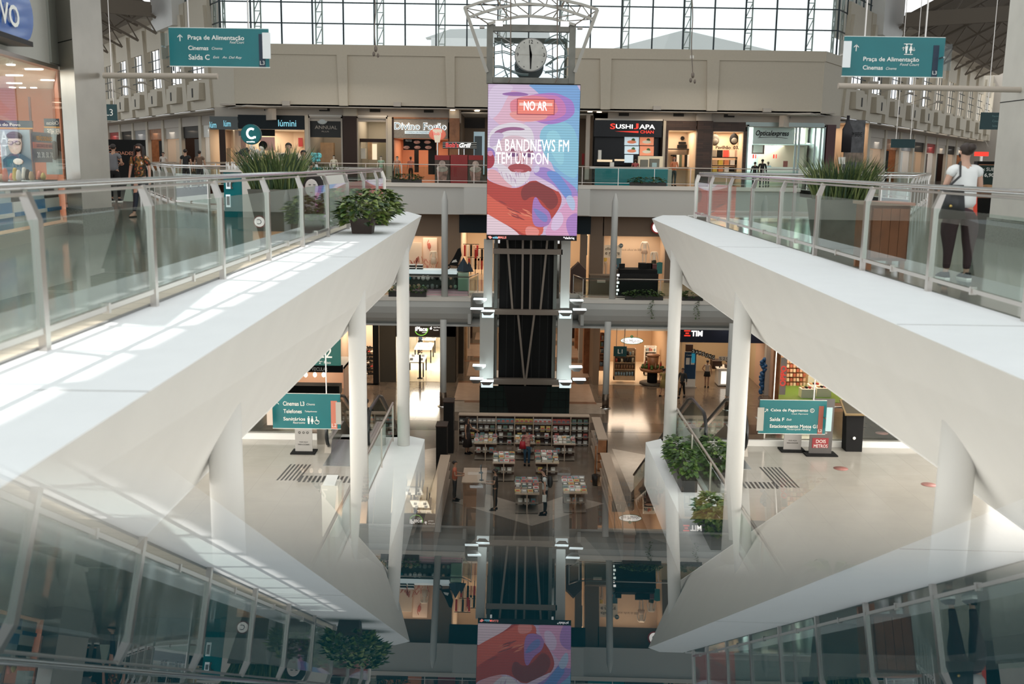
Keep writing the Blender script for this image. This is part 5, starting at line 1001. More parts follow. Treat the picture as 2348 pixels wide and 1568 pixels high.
hsign('upper left teal hanging sign to the food court with three lines and the exit', 388, 65, 616, 152, 15, [('Praça de Alimentação', 431, 81, 560, 94, 0), ('Food Court', 527, 94, 560, 100, 1), ('Cinemas', 432, 105, 478, 115, 0), ('Cinema', 486, 108, 510, 114, 1), ('Saída C', 433, 125, 481, 137, 0), ('Exit   Av. Del Rey', 489, 129, 555, 136, 1)], (594, 78, 608), navyb, 'L3', [(378, 79, 393, 138, acryl), (608, 78, 626, 137, whip)], 27.9, (413, 87, 14, pi / 2))
t = hsign('upper right teal hanging sign to the food court with toilet figures above', 1934, 85, 2165, 175, 15, [('Praça de Alimentação', 1979, 131, 2107, 143, 0), ('Food Court', 2063, 145, 2107, 151, 1), ('Cinemas', 1978, 150, 2024, 160, 0), ('Cinema', 2031, 154, 2055, 160, 1)], (2138, 104, 2151, 0), navyb, 'L3', [(1925, 97, 1943, 157, whip), (2153, 104, 2171, 164, acryl)], 27.9, (1963, 110, 14, pi / 2))
b = MB(); c = at(2078, 112, 15) + Vector((0, -.01, 0)); person_icon(b, c, .13, iconm); c = at(2088, 112, 15) + Vector((0, -.01, 0)); person_icon(b, c, .13, iconm, True)
for yy in (100, 124): pbox(b, 2073, yy, 2093, yy + 1.6, 15 - .01, .004, iconm)
c = at(2071, 112, 15) + Vector((0, -.01, 0)); arrow(b, c, .05, pi / 2, iconm); c = at(2095, 113, 15) + Vector((0, -.01, 0)); arrow(b, c, .05, -pi / 2, iconm); link('toilet_icon', b, t)
t = hsign('teal hanging sign to cinemas, telephones and restrooms on the middle floor', 625, 903, 780, 982, 20, [('Cinemas L3', 649, 920, 698, 930, 0), ('Cinema', 703, 924, 722, 929, 1), ('Telefones', 650, 938, 692, 947, 0), ('Telephones', 699, 941, 727, 946, 1), ('Sanitários', 650, 956, 700, 964, 0), ('Restrooms', 672, 966, 700, 971, 1)], (759, 919, 773), cor, 'L2', [(616, 927, 629, 970, beip), (773, 918, 785, 968, MATS['greyplate'] if 'greyplate' in MATS else mat('greyplate', (.45, .43, .38), .4))], 9.68, (636, 923, 10, radians(135)))
b = MB()
for x, sk in ((708, 0), (716, 1)): person_icon(b, at(x, 963, 20) + Vector((0, -.01, 0)), .16, iconm, sk)
c = at(727, 965, 20) + Vector((0, -.01, 0)); b.tube([c + Vector((.045 * cos(a), 0, .045 * sin(a) - .02)) for a in [k * .5 for k in range(14)]], .006, iconm, 5); b.ball(c + Vector((-.01, 0, .08)), .014, iconm, 6, sy=.2); b.bar(c + Vector((-.01, 0, .06)), c, .014, iconm); b.bar(c, c + Vector((.05, 0, 0)), .012, iconm); link('toilet_icon', b, t)
t = hsign('teal hanging sign to the cash payment and motorcycle parking, middle floor right', 1741, 918, 1894, 994, 20, [('Caixa de Pagamento', 1767, 937, 1853, 945, 0), ('Cash Payment', 1815, 947, 1853, 951, 1), ('Saída F', 1765, 957, 1798, 965, 0), ('Exit', 1803, 959, 1815, 964, 1), ('Estacionamento Motos G1', 1765, 973, 1874, 981, 0), ('Motorcycle Parking', 1803, 982, 1859, 987, 1)], (1876, 931, 1887), mat('brick_band', (.33, .09, .06), .5), 'L2', [(1732, 930, 1747, 983, MATS['greyplate']), (1889, 930, 1902, 984, mat('cyan_plate', (.45, .65, .68), .3))], 9.68, (1757, 941, 10, radians(45)))
b = MB(); c = at(1862, 941, 20) + Vector((0, -.01, 0)); b.tube([c + Vector((.04 * cos(a), 0, .04 * sin(a))) for a in [k * .45 for k in range(15)]], .006, iconm, 5); link('round_mark', b, t); text('E', iconm, t, c.x, c.y, c.z, hgt=.045)
# plain square level signs
def lsign(label, x0, y0, x1, y1, Y, s, sub, ztop, m_=teal):
    X0, X1, Z0, Z1 = rb(x0, y0, x1, y1, Y); t = thing('level_sign', label, 'sign', ((X0 + X1) / 2, Y, Z0)); b = MB(); b.box((X0, Y, Z0), (X1, Y + .04, Z1), m_); link('panel', b, t)
    H_ = Z1 - Z0; cx = (X0 + X1) / 2; s.strip() and text(s, txtw, t, cx, Y - .01, Z0 + H_ * .5, hgt=H_ * .42)
    if sub: text(sub, txtw, t, cx, Y - .01, Z0 + H_ * .12, hgt=H_ * .11)
    for k in (.2, .8): b = MB(); b.tube([(X0 + (X1 - X0) * k, Y + .02, Z1), (X0 + (X1 - X0) * k, Y + .02, ztop)], .012 if Y < 40 else .02, steel, 5); link('hanging_wire', b, t)
    return t
dteal = mat('deep_teal', (.004, .045, .05), .4)
lsign('dark green hanging sign reading L3 behind the left steel pillar', 232, 239, 268, 276, 34, 'L3', None, 22, dteal)
lsign('dark green hanging sign reading L1 in front of the organic food shop', 1407, 794, 1437, 817, 55.5, 'L1', None, 4.1, dteal)
lsign('green hanging sign reading L2, partly hidden behind the left ledge', 708, 776, 781, 838, 22, 'L2', '2º Piso', 9.68, mat('green_level', (.005, .10, .085), .4))
t = lsign('dark teal direction sign far along the right wing behind the woman', 2248, 258, 2316, 297, 50, ' ', None, 24, dteal)
for k, s_ in enumerate(('Praça de Alimentação', 'Cinemas', 'Saída A')): ptext(s_, mat('dim_letters', (.2, .35, .35), .5), t, 2275, 264 + k * 11, 2308 - k * 8, 269 + k * 11, 50)
lsign('small dark sign hanging in front of the right wing shops', 2043, 319, 2098, 339, 56, ' ', None, 24, dteal)
# ------------------------------------------------------------------ plants
def leafcloud(mb, c, rx, ry, rz, n, size, mats, droop=.3, seed=0):
    R = random.Random(seed)
    for k in range(n):
        a = R.uniform(0, 2 * pi); u = R.uniform(-.6, 1); r = sqrt(max(0, 1 - u * u * .8)) * R.uniform(.55, 1.05)
        p = Vector((c[0] + rx * r * cos(a), c[1] + ry * r * sin(a), c[2] + rz * u)); d = Vector((cos(a), sin(a), R.uniform(-droop, .5))).normalized()
        s_ = size * R.uniform(.7, 1.3); sd = d.cross(Vector((R.uniform(-.3, .3), R.uniform(-.3, .3), 1))).normalized() * s_ * .42; up = sd.cross(d).normalized() * s_ * .12
        mb.add([p, p + d * s_ * .35 + sd + up, p + d * s_ * .75 + sd * .8, p + d * s_ * 1.15 - up * 2, p + d * s_ * .75 - sd * .8, p + d * s_ * .35 - sd + up], [(0, 1, 2, 3), (0, 3, 4, 5)], mats[R.randrange(len(mats))])
leaf2 = mat('bright_leaves', (.10, .17, .035), .4, noise=.3, nscale=20); leaf3 = mat('dark_leaves', (.025, .06, .015), .45, noise=.3, nscale=20)
def potplant(label, c, sx, sy, h, rx, ry, rz, n, size, mats=None, seed=1, grp=None, name='potted_plant'):
    t = thing(name, label, 'plant', c, 0, grp); b = MB()
    b.hull([(c[0] - sx * .42, c[1] - sy * .42, c[2]), (c[0] + sx * .42, c[1] - sy * .42, c[2]), (c[0] + sx * .42, c[1] + sy * .42, c[2]), (c[0] - sx * .42, c[1] + sy * .42, c[2])],
           [(c[0] - sx * .5, c[1] - sy * .5, c[2] + h), (c[0] + sx * .5, c[1] - sy * .5, c[2] + h), (c[0] + sx * .5, c[1] + sy * .5, c[2] + h), (c[0] - sx * .5, c[1] + sy * .5, c[2] + h)], mat('planter_brown', (.055, .035, .028), .6)); link('planter', b, t)
    b = MB(); leafcloud(b, (c[0], c[1], c[2] + h + rz * .35), rx, ry, rz, n, size, mats or [leafv, leaf2, leaf3, leafv], seed=seed); link('foliage', b, t)
    b = MB(); R = random.Random(seed)
    for k in range(7): q = Vector((c[0] + R.uniform(-rx, rx) * .6, c[1] + R.uniform(-ry, ry) * .6, c[2] + h + rz * R.uniform(.3, .9))); b.tube([(c[0] + R.uniform(-.1, .1), c[1], c[2] + h * .8), q], .008, leaf3, 4)
    link('stems', b, t); return t
potplant('nearer bushy pothos in a brown planter on the left white ledge', (-2.78, 18.6, 11.4), .42, .42, .26, .46, .55, .30, 420, .12, seed=3)
potplant('farther bushy pothos in a brown planter at the tip of the left ledge', (-2.88, 21.4, 11.4), .42, .9, .26, .46, .75, .34, 460, .12, seed=4)
def planterbox(label, x0, x1, y, z, h, n, seed, trail=False, lm=None):
    t = thing('planter_box', label, 'plant', ((x0 + x1) / 2, y, z)); b = MB(); b.box((x0, y - .18, z), (x1, y + .18, z + h), potd); link('planter', b, t); b = MB()
    leafcloud(b, ((x0 + x1) / 2, y, z + h + .08), (x1 - x0) / 2 + .05, .26, .22, n, .12, lm or [leaf2, leaf3, leafm], seed=seed)
    if trail:
        R = random.Random(seed)
        for k in range(24): p = Vector((x0 + (x1 - x0) * .7 + R.uniform(-.12, .12), y - .3, z - k * .04)); leafcloud(b, p, .05, .05, .03, 2, .09, [leaf2, leafm], seed=k)
    link('foliage', b, t); return t
def px_(x, y, Y): return at(x, y, Y).x
planterbox('long low planter with dark leaves on the far upper bulkhead, left of the screen', px_(896, 425, 58.5), px_(965, 425, 58.5), 58.98, 11.5, .2, 260, 5)
planterbox('long low planter with dark leaves on the far upper bulkhead, right of the screen', px_(1446, 425, 58.5), px_(1530, 425, 58.5), 58.98, 11.5, .2, 300, 6)
planterbox('black planter box on the far middle bulkhead, left of the tower', px_(939, 680, 52), px_(976, 680, 52), 52.35, 5.72, .28, 120, 7)
planterbox('black planter box on the far middle bulkhead beside the white column, far left', px_(890, 680, 52), px_(909, 680, 52), 52.35, 5.72, .28, 60, 8)
planterbox('black planter with a trailing vine on the far middle bulkhead, right of the tower', px_(1435, 680, 52), px_(1522, 680, 52), 52.35, 5.72, .2, 260, 9, True)
planterbox('black planter with a trailing vine right of the far right column', px_(1566, 680, 52), px_(1614, 680, 52), 52.35, 5.72, .2, 160, 10, True)
def potbox_y(label, x, y0, y1, z, seed, w_=.34, n=420, lm=None):
    t = thing('planter_box', label, 'plant', (x, (y0 + y1) / 2, z)); b = MB(); b.box((x - w_ / 2, y0, z), (x + w_ / 2, y1, z + .26), potd); link('planter', b, t); b = MB()
    leafcloud(b, (x, (y0 + y1) / 2, z + .4), w_ * .8, (y1 - y0) / 2 + .1, .28, n, .12, lm or [leaf2, leafm, leaf3], seed=seed); link('foliage', b, t)
potbox_y('long dark planter with green leaves on the right middle ledge, farther one', 3.9, 20.9, 23.6, 5.72, 11)
potbox_y('dark planter with yellowish leaves on the right middle ledge, nearer one', 3.9, 17.6, 19.2, 5.72, 12, lm=[leaf2, leafv, leafm])
potbox_y('dark planter behind the glass of the right escalator rail', 4.75, 21.6, 23.6, 5.7, 13)
def grassplanter(label, c, wb, wt, d, h, gh, seed):
    t = thing('grass_planter', label, 'plant', c); b = MB(); x, y, z = c
    b.hull([(x - wb, y - d * .6, z), (x + wb, y - d * .6, z), (x + wb, y + d * .6, z), (x - wb, y + d * .6, z)], [(x - wt, y - d, z + h), (x + wt, y - d, z + h), (x + wt, y + d, z + h), (x - wt, y + d, z + h)], mat('striped_grey_planter', (.13, .12, .10), .5, noise=.3, nscale=3)); link('planter', b, t)
    b = MB(); R = random.Random(seed)
    for k in range(520):
        a = R.uniform(-1, 1); e = R.uniform(-1, 1); p = Vector((x + a * wt * .85, y + e * d * .8, z + h - .03)); L = gh * R.uniform(.55, 1.08); lean = Vector((a * .30 + R.uniform(-.22, .22), e * .35 + R.uniform(-.25, .25), 1)).normalized(); s_ = Vector((1, R.uniform(-.6, .6), 0)).normalized() * R.uniform(.007, .013)
        m1 = p + lean * L * .55; tip = p + lean * L * .95 + Vector((a * .12 + R.uniform(-.1, .1), e * .1, -.02)) * L
        b.add([p - s_, p + s_, m1 + s_, m1 - s_, tip], [(0, 1, 2, 3), (3, 2, 4)], [leafg, leafg, mat('grass_light', (.16, .19, .06), .5), mat('grass_dark', (.02, .045, .015), .5)][R.randrange(4)])
    link('grass', b, t); b = MB(); b.box((x - wt * .92, y - d * .92, z + h - .06), (x + wt * .92, y + d * .92, z + h - .02), soil); link('soil', b, t)
grassplanter('tapered grey planter of tall grass behind the left railing', (-3.82, 16.3, 11.4), .24, .40, .28, .85, .80, 21)
grassplanter('dark planter of tall grass behind the right railing', (5.35, 16.6, 11.4), .36, .46, .34, .80, .80, 22)
grassplanter('second tall grass planter farther along the left kiosk', (-4.35, 23.2, 11.4), .2, .26, .26, .6, .7, 23)
# ------------------------------------------------------------------ escalators on the middle floor
rub = mat('rubber_handrail', (.012, .013, .014), .22); stepm = mat('escalator_steps', (.10, .10, .10), .4, .6); escp = mat('escalator_steel', (.45, .42, .38), .3, .9)
def escalator(label, x, y, z, wdt=1.0, up=False):
    t = thing('escalator', label, 'escalator', (x, y, z)); run = 11.4; rise = -5.7
    for s_ in (-1, 1):
        xx = x + s_ * wdt / 2
        pts = [Vector((xx, y + .1, z + .1))]; pts = [Vector((xx, y + .55 + .5 * cos(a), z + .55 + .48 * sin(a))) for a in [radians(250 - 16 * k) for k in range(11)]]
        pts += [Vector((xx, y + 2.0, z + 1.0)), Vector((xx, y + 2.6, z + .85)), Vector((xx, y + 2.0 + run, z + 1.0 + rise))]
        b = MB(); b.tube(pts, .045, rub, 8); link('handrail', b, t)
        b = MB(); g = [Vector((xx, y + .3, z + .3)), Vector((xx, y + .2, z + .7)), Vector((xx, y + .6, z + .98)), Vector((xx, y + 2.0, z + .95)), Vector((xx, y + 2.0 + run, z + .95 + rise)), Vector((xx, y + 2.0 + run, z + .3 + rise)), Vector((xx, y + 2.0, z + .3))]
        b.ext(g, (.012, 0, 0), glass); link('glass_balustrade', b, t)
        b = MB(); b.ext([Vector((xx - .08, y + .15, z)), Vector((xx - .08, y + .35, z + .3)), Vector((xx - .08, y + 2.1, z + .3)), Vector((xx - .08, y + 2.0 + run, z + .3 + rise)), Vector((xx - .08, y + 2.0 + run, z + rise - .02 + .03)), Vector((xx - .08, y + 2.0, z - .35))], (.16, 0, 0), escp); link('skirt', b, t)
    b = MB(); b.box((x - wdt / 2 + .08, y - .9, z + .001), (x + wdt / 2 - .08, y + 1.3, z + .012), mat('landing_plate', (.42, .45, .46), .25, .8)); link('landing_plate', b, t)
    b = MB(); n = 26
    for k in range(n): yy = y + 1.4 + k * (run / n); zz = z - k * (5.7 / n); b.box((x - wdt / 2 + .09, yy, zz - .25), (x + wdt / 2 - .09, yy + run / n, zz), stepm)
    link('steps', b, t)
    b = MB(); b.box((x - wdt / 2 - .4, y + .9, z - .02), (x - wdt / 2 + .0, y + 1.0, z + .5), escp); link('end_box', b, t)
    return t
escalator('left escalator leaving the middle floor, beside the glass rail', -3.95, 23.4, 5.7)
escalator('right escalator leaving the middle floor, beside the planters', 5.25, 23.6, 5.7)
# tactile strips and stickers
def decal(nm, label, cat, mk, grp=None): b = MB(); mk(b); o = link(nm, b); tag(o, label, cat, grp); return o
sd = mat('slot_dark', (.05, .05, .048), .5)
def stripsL(b):
    for k in range(6): b.add([(-4.75 - k * .09, 21.4, 5.703), (-4.71 - k * .09, 21.4, 5.703), (-4.66 - k * .09, 22.6, 5.703), (-4.70 - k * .09, 22.6, 5.703)], [(0, 1, 2, 3)], sd)
    for k in range(14): b.box((-4.7 + k * .1, 21.3, 5.7), (-4.65 + k * .1, 21.75, 5.703), sd)
def stripsR(b):
    for k in range(6): b.add([(5.95 + k * .09, 21.4, 5.703), (5.99 + k * .09, 21.4, 5.703), (5.94 + k * .09, 22.9, 5.703), (5.90 + k * .09, 22.9, 5.703)], [(0, 1, 2, 3)], sd)
    for k in range(14): b.box((4.6 + k * .1, 21.3, 5.7), (4.65 + k * .1, 21.75, 5.703), sd)
decal('tactile_strip', 'dark tactile floor strips before the left escalator', 'floor strips', stripsL); decal('tactile_strip', 'dark tactile floor strips before the right escalator', 'floor strips', stripsR)
for x, y, lb in ((2022, 993, 'farthest'), (1928, 1074, 'middle'), (2130, 1111, 'nearest')):
    c = onz(x, y, 5.703); decal('floor_sticker', '%s of the round red stickers on the right middle floor' % lb, 'sticker', lambda b: b.lathe([(.17, 0), (.17, .003)], mat('dull_red_sticker', (.33, .14, .12), .4), c, 22), 'floor stickers')
# cool grey base band where the middle floor ends
b = MB(); b.box((-13, 24.7, 5.7), (-4.7, 24.82, 5.84), white); b.box((6.0, 24.7, 5.7), (16, 24.82, 5.84), white); struct('baseboard_back', b)
def stand(label, x, y, w_, h, m1, m2, texts, z=5.7, foot=blackm):
    p = onz(x, y, z); t = thing('notice_stand', label, 'stand', p); b = MB(); b.box(p + Vector((-w_ / 2, 0, .03)), p + Vector((w_ / 2, .03, h)), m1); link('board', b, t); b = MB(); b.box(p + Vector((-w_ * .7, -.2, 0)), p + Vector((w_ * .7, .22, .03)), foot); link('foot', b, t)
    if m2: b = MB(); b.box(p + Vector((-w_ * .38, -.006, h * .12)), p + Vector((w_ * .34, 0, h * .30)), m2); link('red_patch', b, t)
    for s_, zz, hh, ww in texts: text(s_, txtw if m2 else blackm, t, p.x, p.y - .01, p.z + zz, ww, hh)
    return t
gs = mat('grey_stand', (.40, .38, .36), .5); gs2 = mat('dark_grey_stand', (.11, .10, .095), .5)
stand('grey notice stand beside the left escalator, below the hanging sign', 697, 1037, .42, .62 + .28, gs, None, [('POR AQUI', .26, .035, .2), ('PARA ACIONAR', .20, .035, .28), ('o o o', .5, .06, .25)])
stand('grey notice stand behind the right hanging sign', 1816, 1033, .44, .9, gs, None, [('POR AQUI', .26, .035, .2), ('PARA ACIONAR', .20, .035, .28), ('o o o', .5, .06, .25)])
stand('tall dark grey stand asking for a distance of two metres', 1880, 1042, .56, 1.42, gs2, mat('red_patch', (.30, .03, .035), .5), [('DOIS', .34, .085, .24), ('METROS', .22, .085, .34), ('A DISTÂNCIA', .66, .045, .33), ('MÍNIMA DE', .56, .045, .28)])
p = onz(1955, 1033, 5.7); t = thing('info_totem', 'black information totem with a tilted golden framed screen', 'totem', p); b = MB(); b.hull([p + Vector((-.2, -.1, 0)), p + Vector((.2, -.1, 0)), p + Vector((.2, .25, 0)), p + Vector((-.2, .25, 0))], [p + Vector((-.22, 0, .95)), p + Vector((.22, 0, .95)), p + Vector((.22, .3, 1.1)), p + Vector((-.22, .3, 1.1))], blackm); link('body', b, t)
b = MB(); b.hull([p + Vector((-.30, -.12, .93)), p + Vector((.34, -.12, .93)), p + Vector((.34, .38, 1.2)), p + Vector((-.30, .38, 1.2))], [p + Vector((-.30, -.14, .97)), p + Vector((.34, -.14, .97)), p + Vector((.34, .36, 1.24)), p + Vector((-.30, .36, 1.24))], mat('golden_frame', (.35, .25, .13), .35, .5)); link('frame', b, t)
b = MB(); b.add([p + Vector((-.26, -.11, .99)), p + Vector((.30, -.11, .99)), p + Vector((.30, .32, 1.225)), p + Vector((-.26, .32, 1.225))], [(0, 1, 2, 3)], mat('totem_screen', (.08, .07, .05), .2)); link('screen', b, t)
b = MB(); c = p + Vector((-.02, -.105, .35)); b.ball(c, .04, txtw, 10, sy=.2); link('round_label', b, t)
# pale desk with a small screen at the near left of the middle floor
p = onz(755, 1230, 5.7); K = thing('info_desk', 'pale desk with a tilted white screen on the left middle floor', 'desk', p); b = MB(); b.box(p + Vector((-.13, 0, 0)), p + Vector((.18, .4, 1.0)), whitei); link('desk', b, K); b = MB(); b.hull([p + Vector((-.1, .02, 1.0)), p + Vector((.12, .02, 1.0)), p + Vector((.1, .3, 1.0)), p + Vector((-.12, .3, 1.0))], [p + Vector((-.1, .02, 1.02)), p + Vector((.12, .02, 1.02)), p + Vector((.14, .3, 1.12)), p + Vector((-.08, .3, 1.12))], whip); link('screen', b, K)
# big leafy plant near the camera, right
def palm(label, c, n, L, seed):
    t = thing('leafy_plant', label, 'plant', c); R = random.Random(seed); b = MB(); b.lathe([(.16, 0), (.2, .3)], potd, c, 14); link('pot', b, t); b = MB(); c = Vector(c) + Vector((0, 0, .3))
    for k in range(n):
        a = k * 2.4; d = Vector((cos(a), sin(a), 0)); pts = [c + d * L * u * .8 + Vector((0, 0, L * (1.1 * u - .95 * u * u))) for u in (0, .25, .5, .75, 1)]; s_ = Vector((-sin(a), cos(a), 0)); ws = (.01, .05, .07, .05, .005); vs = []
        for q, w_ in zip(pts, ws): vs += [q - s_ * w_, q + s_ * w_]
        b.add(vs, [(2 * i, 2 * i + 1, 2 * i + 3, 2 * i + 2) for i in range(4)], [leafm, leaf2][k % 2])
    link('leaves', b, t)
palm('leafy plant with arching leaves on the right middle floor', (5.35, 15.6, 5.7), 11, .75, 3)
palm('leafy plant with arching leaves on the left middle floor', (-4.7, 15.4, 5.7), 11, .7, 5)
# ------------------------------------------------------------------ people
def skinmesh(name, chains, m, sub=1, root=0):
    """chains: list of [(point, radius)...]; a chain may start with the key of an earlier vertex"""
    vs = []; es = []; rad = []; keys = {}
    for ch in chains:
        prev = None
        for it in ch:
            if isinstance(it, str): prev = keys[it]; continue
            p, r = it[0], it[1]; vs.append(Vector(p)); rad.append(r); i = len(vs) - 1
            if len(it) > 2: keys[it[2]] = i
            if prev is not None: es.append((prev, i))
            prev = i
    me = bpy.data.meshes.new(name); me.from_pydata([tuple(v) for v in vs], es, []); o = bpy.data.objects.new(name, me); COL.objects.link(o)
    md = o.modifiers.new('s', 'SKIN'); md.use_smooth_shade = True; md.branch_smoothing = .6
    for i, r in enumerate(rad):
        sv = me.skin_vertices[0].data[i]; sv.radius = r if isinstance(r, tuple) else (r, r); sv.use_root = (i == root)
    if sub: sd_ = o.modifiers.new('d', 'SUBSURF'); sd_.levels = sub; sd_.render_levels = sub
    bpy.context.view_layer.update(); dg = bpy.context.evaluated_depsgraph_get(); me2 = bpy.data.meshes.new_from_object(o.evaluated_get(dg)); me2.name = name
    bpy.data.objects.remove(o); me2.materials.clear(); me2.materials.append(m)
    for p in me2.polygons: p.use_smooth = True; p.material_index = 0
    return me2
SKIN = {'light': mat('skin_light', (.55, .33, .24), .5), 'tan': mat('skin_tan', (.40, .22, .14), .5), 'dark': mat('skin_dark', (.16, .085, .055), .5)}
HAIR = mat('dark_hair', (.018, .012, .010), .6); HAIRB = mat('brown_hair', (.028, .016, .011), .6)
def person(label, loc, rz, h, top, bottom, skin='light', arms='down', legs='stand', hair='short', hairm=None, mask=None, skirt=0, sleeve=.5, shoes=None, topm_long=0, group=None, bend=0., extra=None, cat='person', body_only=False, nohead=False, fat=1.0):
    s = h / 1.70; hm = hairm or HAIR; t = thing('person' if cat == 'person' else 'mannequin', label, cat, loc, rz, group); sk = SKIN[skin] if isinstance(skin, str) else skin
    # local frame: the figure faces -Y
    def P(x, y, z):
        if z > .95 and bend: y2 = y - (z - .95) * sin(bend); z = .95 + (z - .95) * cos(bend) ; y = y2
        return Vector((x, y, z)) * s
    st = {'stand': ((.02, 0), (-.01, 0)), 'walk': ((-.20, .02), (.22, -.06)), 'wide': ((.04, 0), (-.02, 0))}[legs]; wd_ = .085 if legs != 'wide' else .12
    hip, sh = .095, .175
    chains = [[(P(0, 0, .95), .115 * s, 'pelvis'), (P(0, .01, 1.08), (.125 * s, .095 * s)), (P(0, .01, 1.22), (.14 * s, .10 * s)), (P(0, .015, 1.36), (.145 * s, .095 * s), 'chest'), (P(0, .01, 1.45), .055 * s, 'neck')]]
    if not nohead: chains[0] += [(P(0, -.005, 1.50), .05 * s), (P(0, -.015, 1.56), (.066 * s, .078 * s)), (P(0, -.01, 1.63), (.075 * s, .092 * s)), (P(0, 0, 1.675), (.05 * s, .06 * s))]
    A = {'down': [(.235, .01, 1.13), (.26, -.03, .90)], 'crossed': [(.24, 0, 1.14), (.08, -.2, 1.10)], 'front': [(.24, -.01, 1.14), (.16, -.25, 1.13)], 'reach': [(.22, -.10, 1.16), (.18, -.36, 1.10)], 'hip': [(.30, .06, 1.15), (.17, -.06, 1.00)], 'back': [(.25, .06, 1.13), (.26, .10, .92)]}
    aa = arms if isinstance(arms, tuple) else (arms, arms); handpos = {}
    for sd_, an in ((-1, aa[0]), (1, aa[1])):
        el, wr = A[an]; e = P(sd_ * el[0], el[1], el[2]); w_ = P(sd_ * wr[0], wr[1], wr[2]); d = (w_ - e).normalized(); side = Vector((sd_, 0, 0)); lat_ = d.cross(Vector((1, 0, 0)));
        if lat_.length < .1: lat_ = Vector((0, 1, 0))
        lat_.normalize(); palm_ = w_ + d * .05 * s; handpos[sd_] = palm_ + d * .05 * s
        chains.append(['chest', (P(sd_ * sh, .01, 1.38), .052 * s), (e, .037 * s), (w_, (.024 * s, .028 * s)), (palm_, (.018 * s, .034 * s), 'palm%d' % sd_)])
        for q, L in ((-1.5, .065), (-.5, .08), (.5, .083), (1.5, .07)): b0 = palm_ + d * .035 * s + lat_ * q * .017 * s; chains.append(['palm%d' % sd_, (b0, .009 * s), (b0 + d * L * .5 * s, .0085 * s), (b0 + d * L * .9 * s - side * .018 * s, .007 * s)])
        th = palm_ - d * .02 * s + lat_ * -.04 * s; chains.append(['palm%d' % sd_, (th, .010 * s), (th + d * .035 * s - lat_ * .012 * s, .0085 * s)])
    for sd_, (fy, ky) in ((-1, st[0]), (1, st[1])):
        kn = P(sd_ * (wd_ + .005), fy * .45 + ky, .50); an = P(sd_ * wd_, fy, .085)
        chains.append(['pelvis', (P(sd_ * hip, .0, .86), .092 * s), (kn, .055 * s), (kn.lerp(an, .35) + Vector((0, .015 * s, 0)), .056 * s), (an, .035 * s), (an + Vector((sd_ * .01, -.06, -.05)) * s, .033 * s), (an + Vector((sd_ * .02, -.14, -.06)) * s, (.035 * s, .022 * s))])
    link('body', skinmesh('body', chains, sk), t, local=True)
    if body_only: return t, handpos, P, s
    # top
    tch = [[(P(0, .005, .87 - topm_long), (.165 * s * fat, .15 * s)), (P(0, .01, 1.05), (.145 * s * fat, .118 * s)), (P(0, .012, 1.22), (.158 * s * fat, .122 * s)), (P(0, .015, 1.36), (.172 * s, .135 * s), 'c'), (P(0, .012, 1.44), (.098 * s, .09 * s))]]
    for sd_, an in ((-1, aa[0]), (1, aa[1])):
        el, wr = A[an]; a0 = P(sd_ * sh, .01, 1.38); e = P(sd_ * el[0], el[1], el[2]); w_ = P(sd_ * wr[0], wr[1], wr[2])
        c = ['c', (P(sd_ * .11, .012, 1.40), .085 * s), (a0, .076 * s)]
        if sleeve >= 1: c += [(e, .05 * s), (e.lerp(w_, .92), .038 * s)]
        elif sleeve > 0: c += [(a0.lerp(e, sleeve), .066 * s)]
        tch.append(c)
    link('shirt', skinmesh('shirt', tch, top), t, local=True)
    if skirt:
        b = MB(); z0 = .95 - skirt; b.lathe([(.15 * s, 1.02 * s), (.17 * s, .93 * s), ((.18 + skirt * .12) * s, z0 * s)], bottom, (0, .005, 0), 18, sy=.85); link('skirt', b, t, local=True)
    else:
        pch = [[(P(0, .005, 1.0), (.135 * s * fat, .115 * s), 'w'), (P(0, .005, .93), (.155 * s * fat, .13 * s * fat), 'p')]]
        for sd_, (fy, ky) in ((-1, st[0]), (1, st[1])):
            kn = P(sd_ * (wd_ + .005), fy * .45 + ky, .50); an = P(sd_ * wd_, fy, .085); pch.append(['p', (P(sd_ * hip * fat, 0, .84), .104 * s * fat), (P(sd_ * (hip + wd_) * .5 * fat, 0, .68), .088 * s * fat), (kn, .066 * s * fat), (kn.lerp(an, .35) + Vector((0, .015 * s, 0)), .064 * s), (an + Vector((0, 0, .03 * s)), .047 * s)])
        link('trousers', skinmesh('trousers', pch, bottom), t, local=True)
    for sd_, (fy, ky) in ((-1, st[0]), (1, st[1])):
        an = P(sd_ * wd_, fy, .085); b = MB(); q = Vector((an.x + sd_ * .008, an.y, 0)); w_ = .048 * s
        lo = [q + Vector((x * w_, y * s, 0)) for x, y in ((-.7, .07), (.7, .07), (1, -.05), (.9, -.15), (.3, -.21), (-.3, -.21), (-.9, -.15), (-1, -.05))]; mid = [v + Vector((0, 0, .025 * s)) for v in lo]
        hi = [q + Vector((x * w_ * .8, y * s, z * s)) for x, y, z in ((-.6, .06, .095), (.6, .06, .095), (.9, -.05, .09), (.85, -.12, .06), (.3, -.18, .045), (-.3, -.18, .045), (-.85, -.12, .06), (-.9, -.05, .09))]
        b.hull(lo, mid, shoes[1] if shoes else blackm); b.hull(mid, hi, shoes[0] if shoes else blackm, True); link('shoe', b, t, local=True)
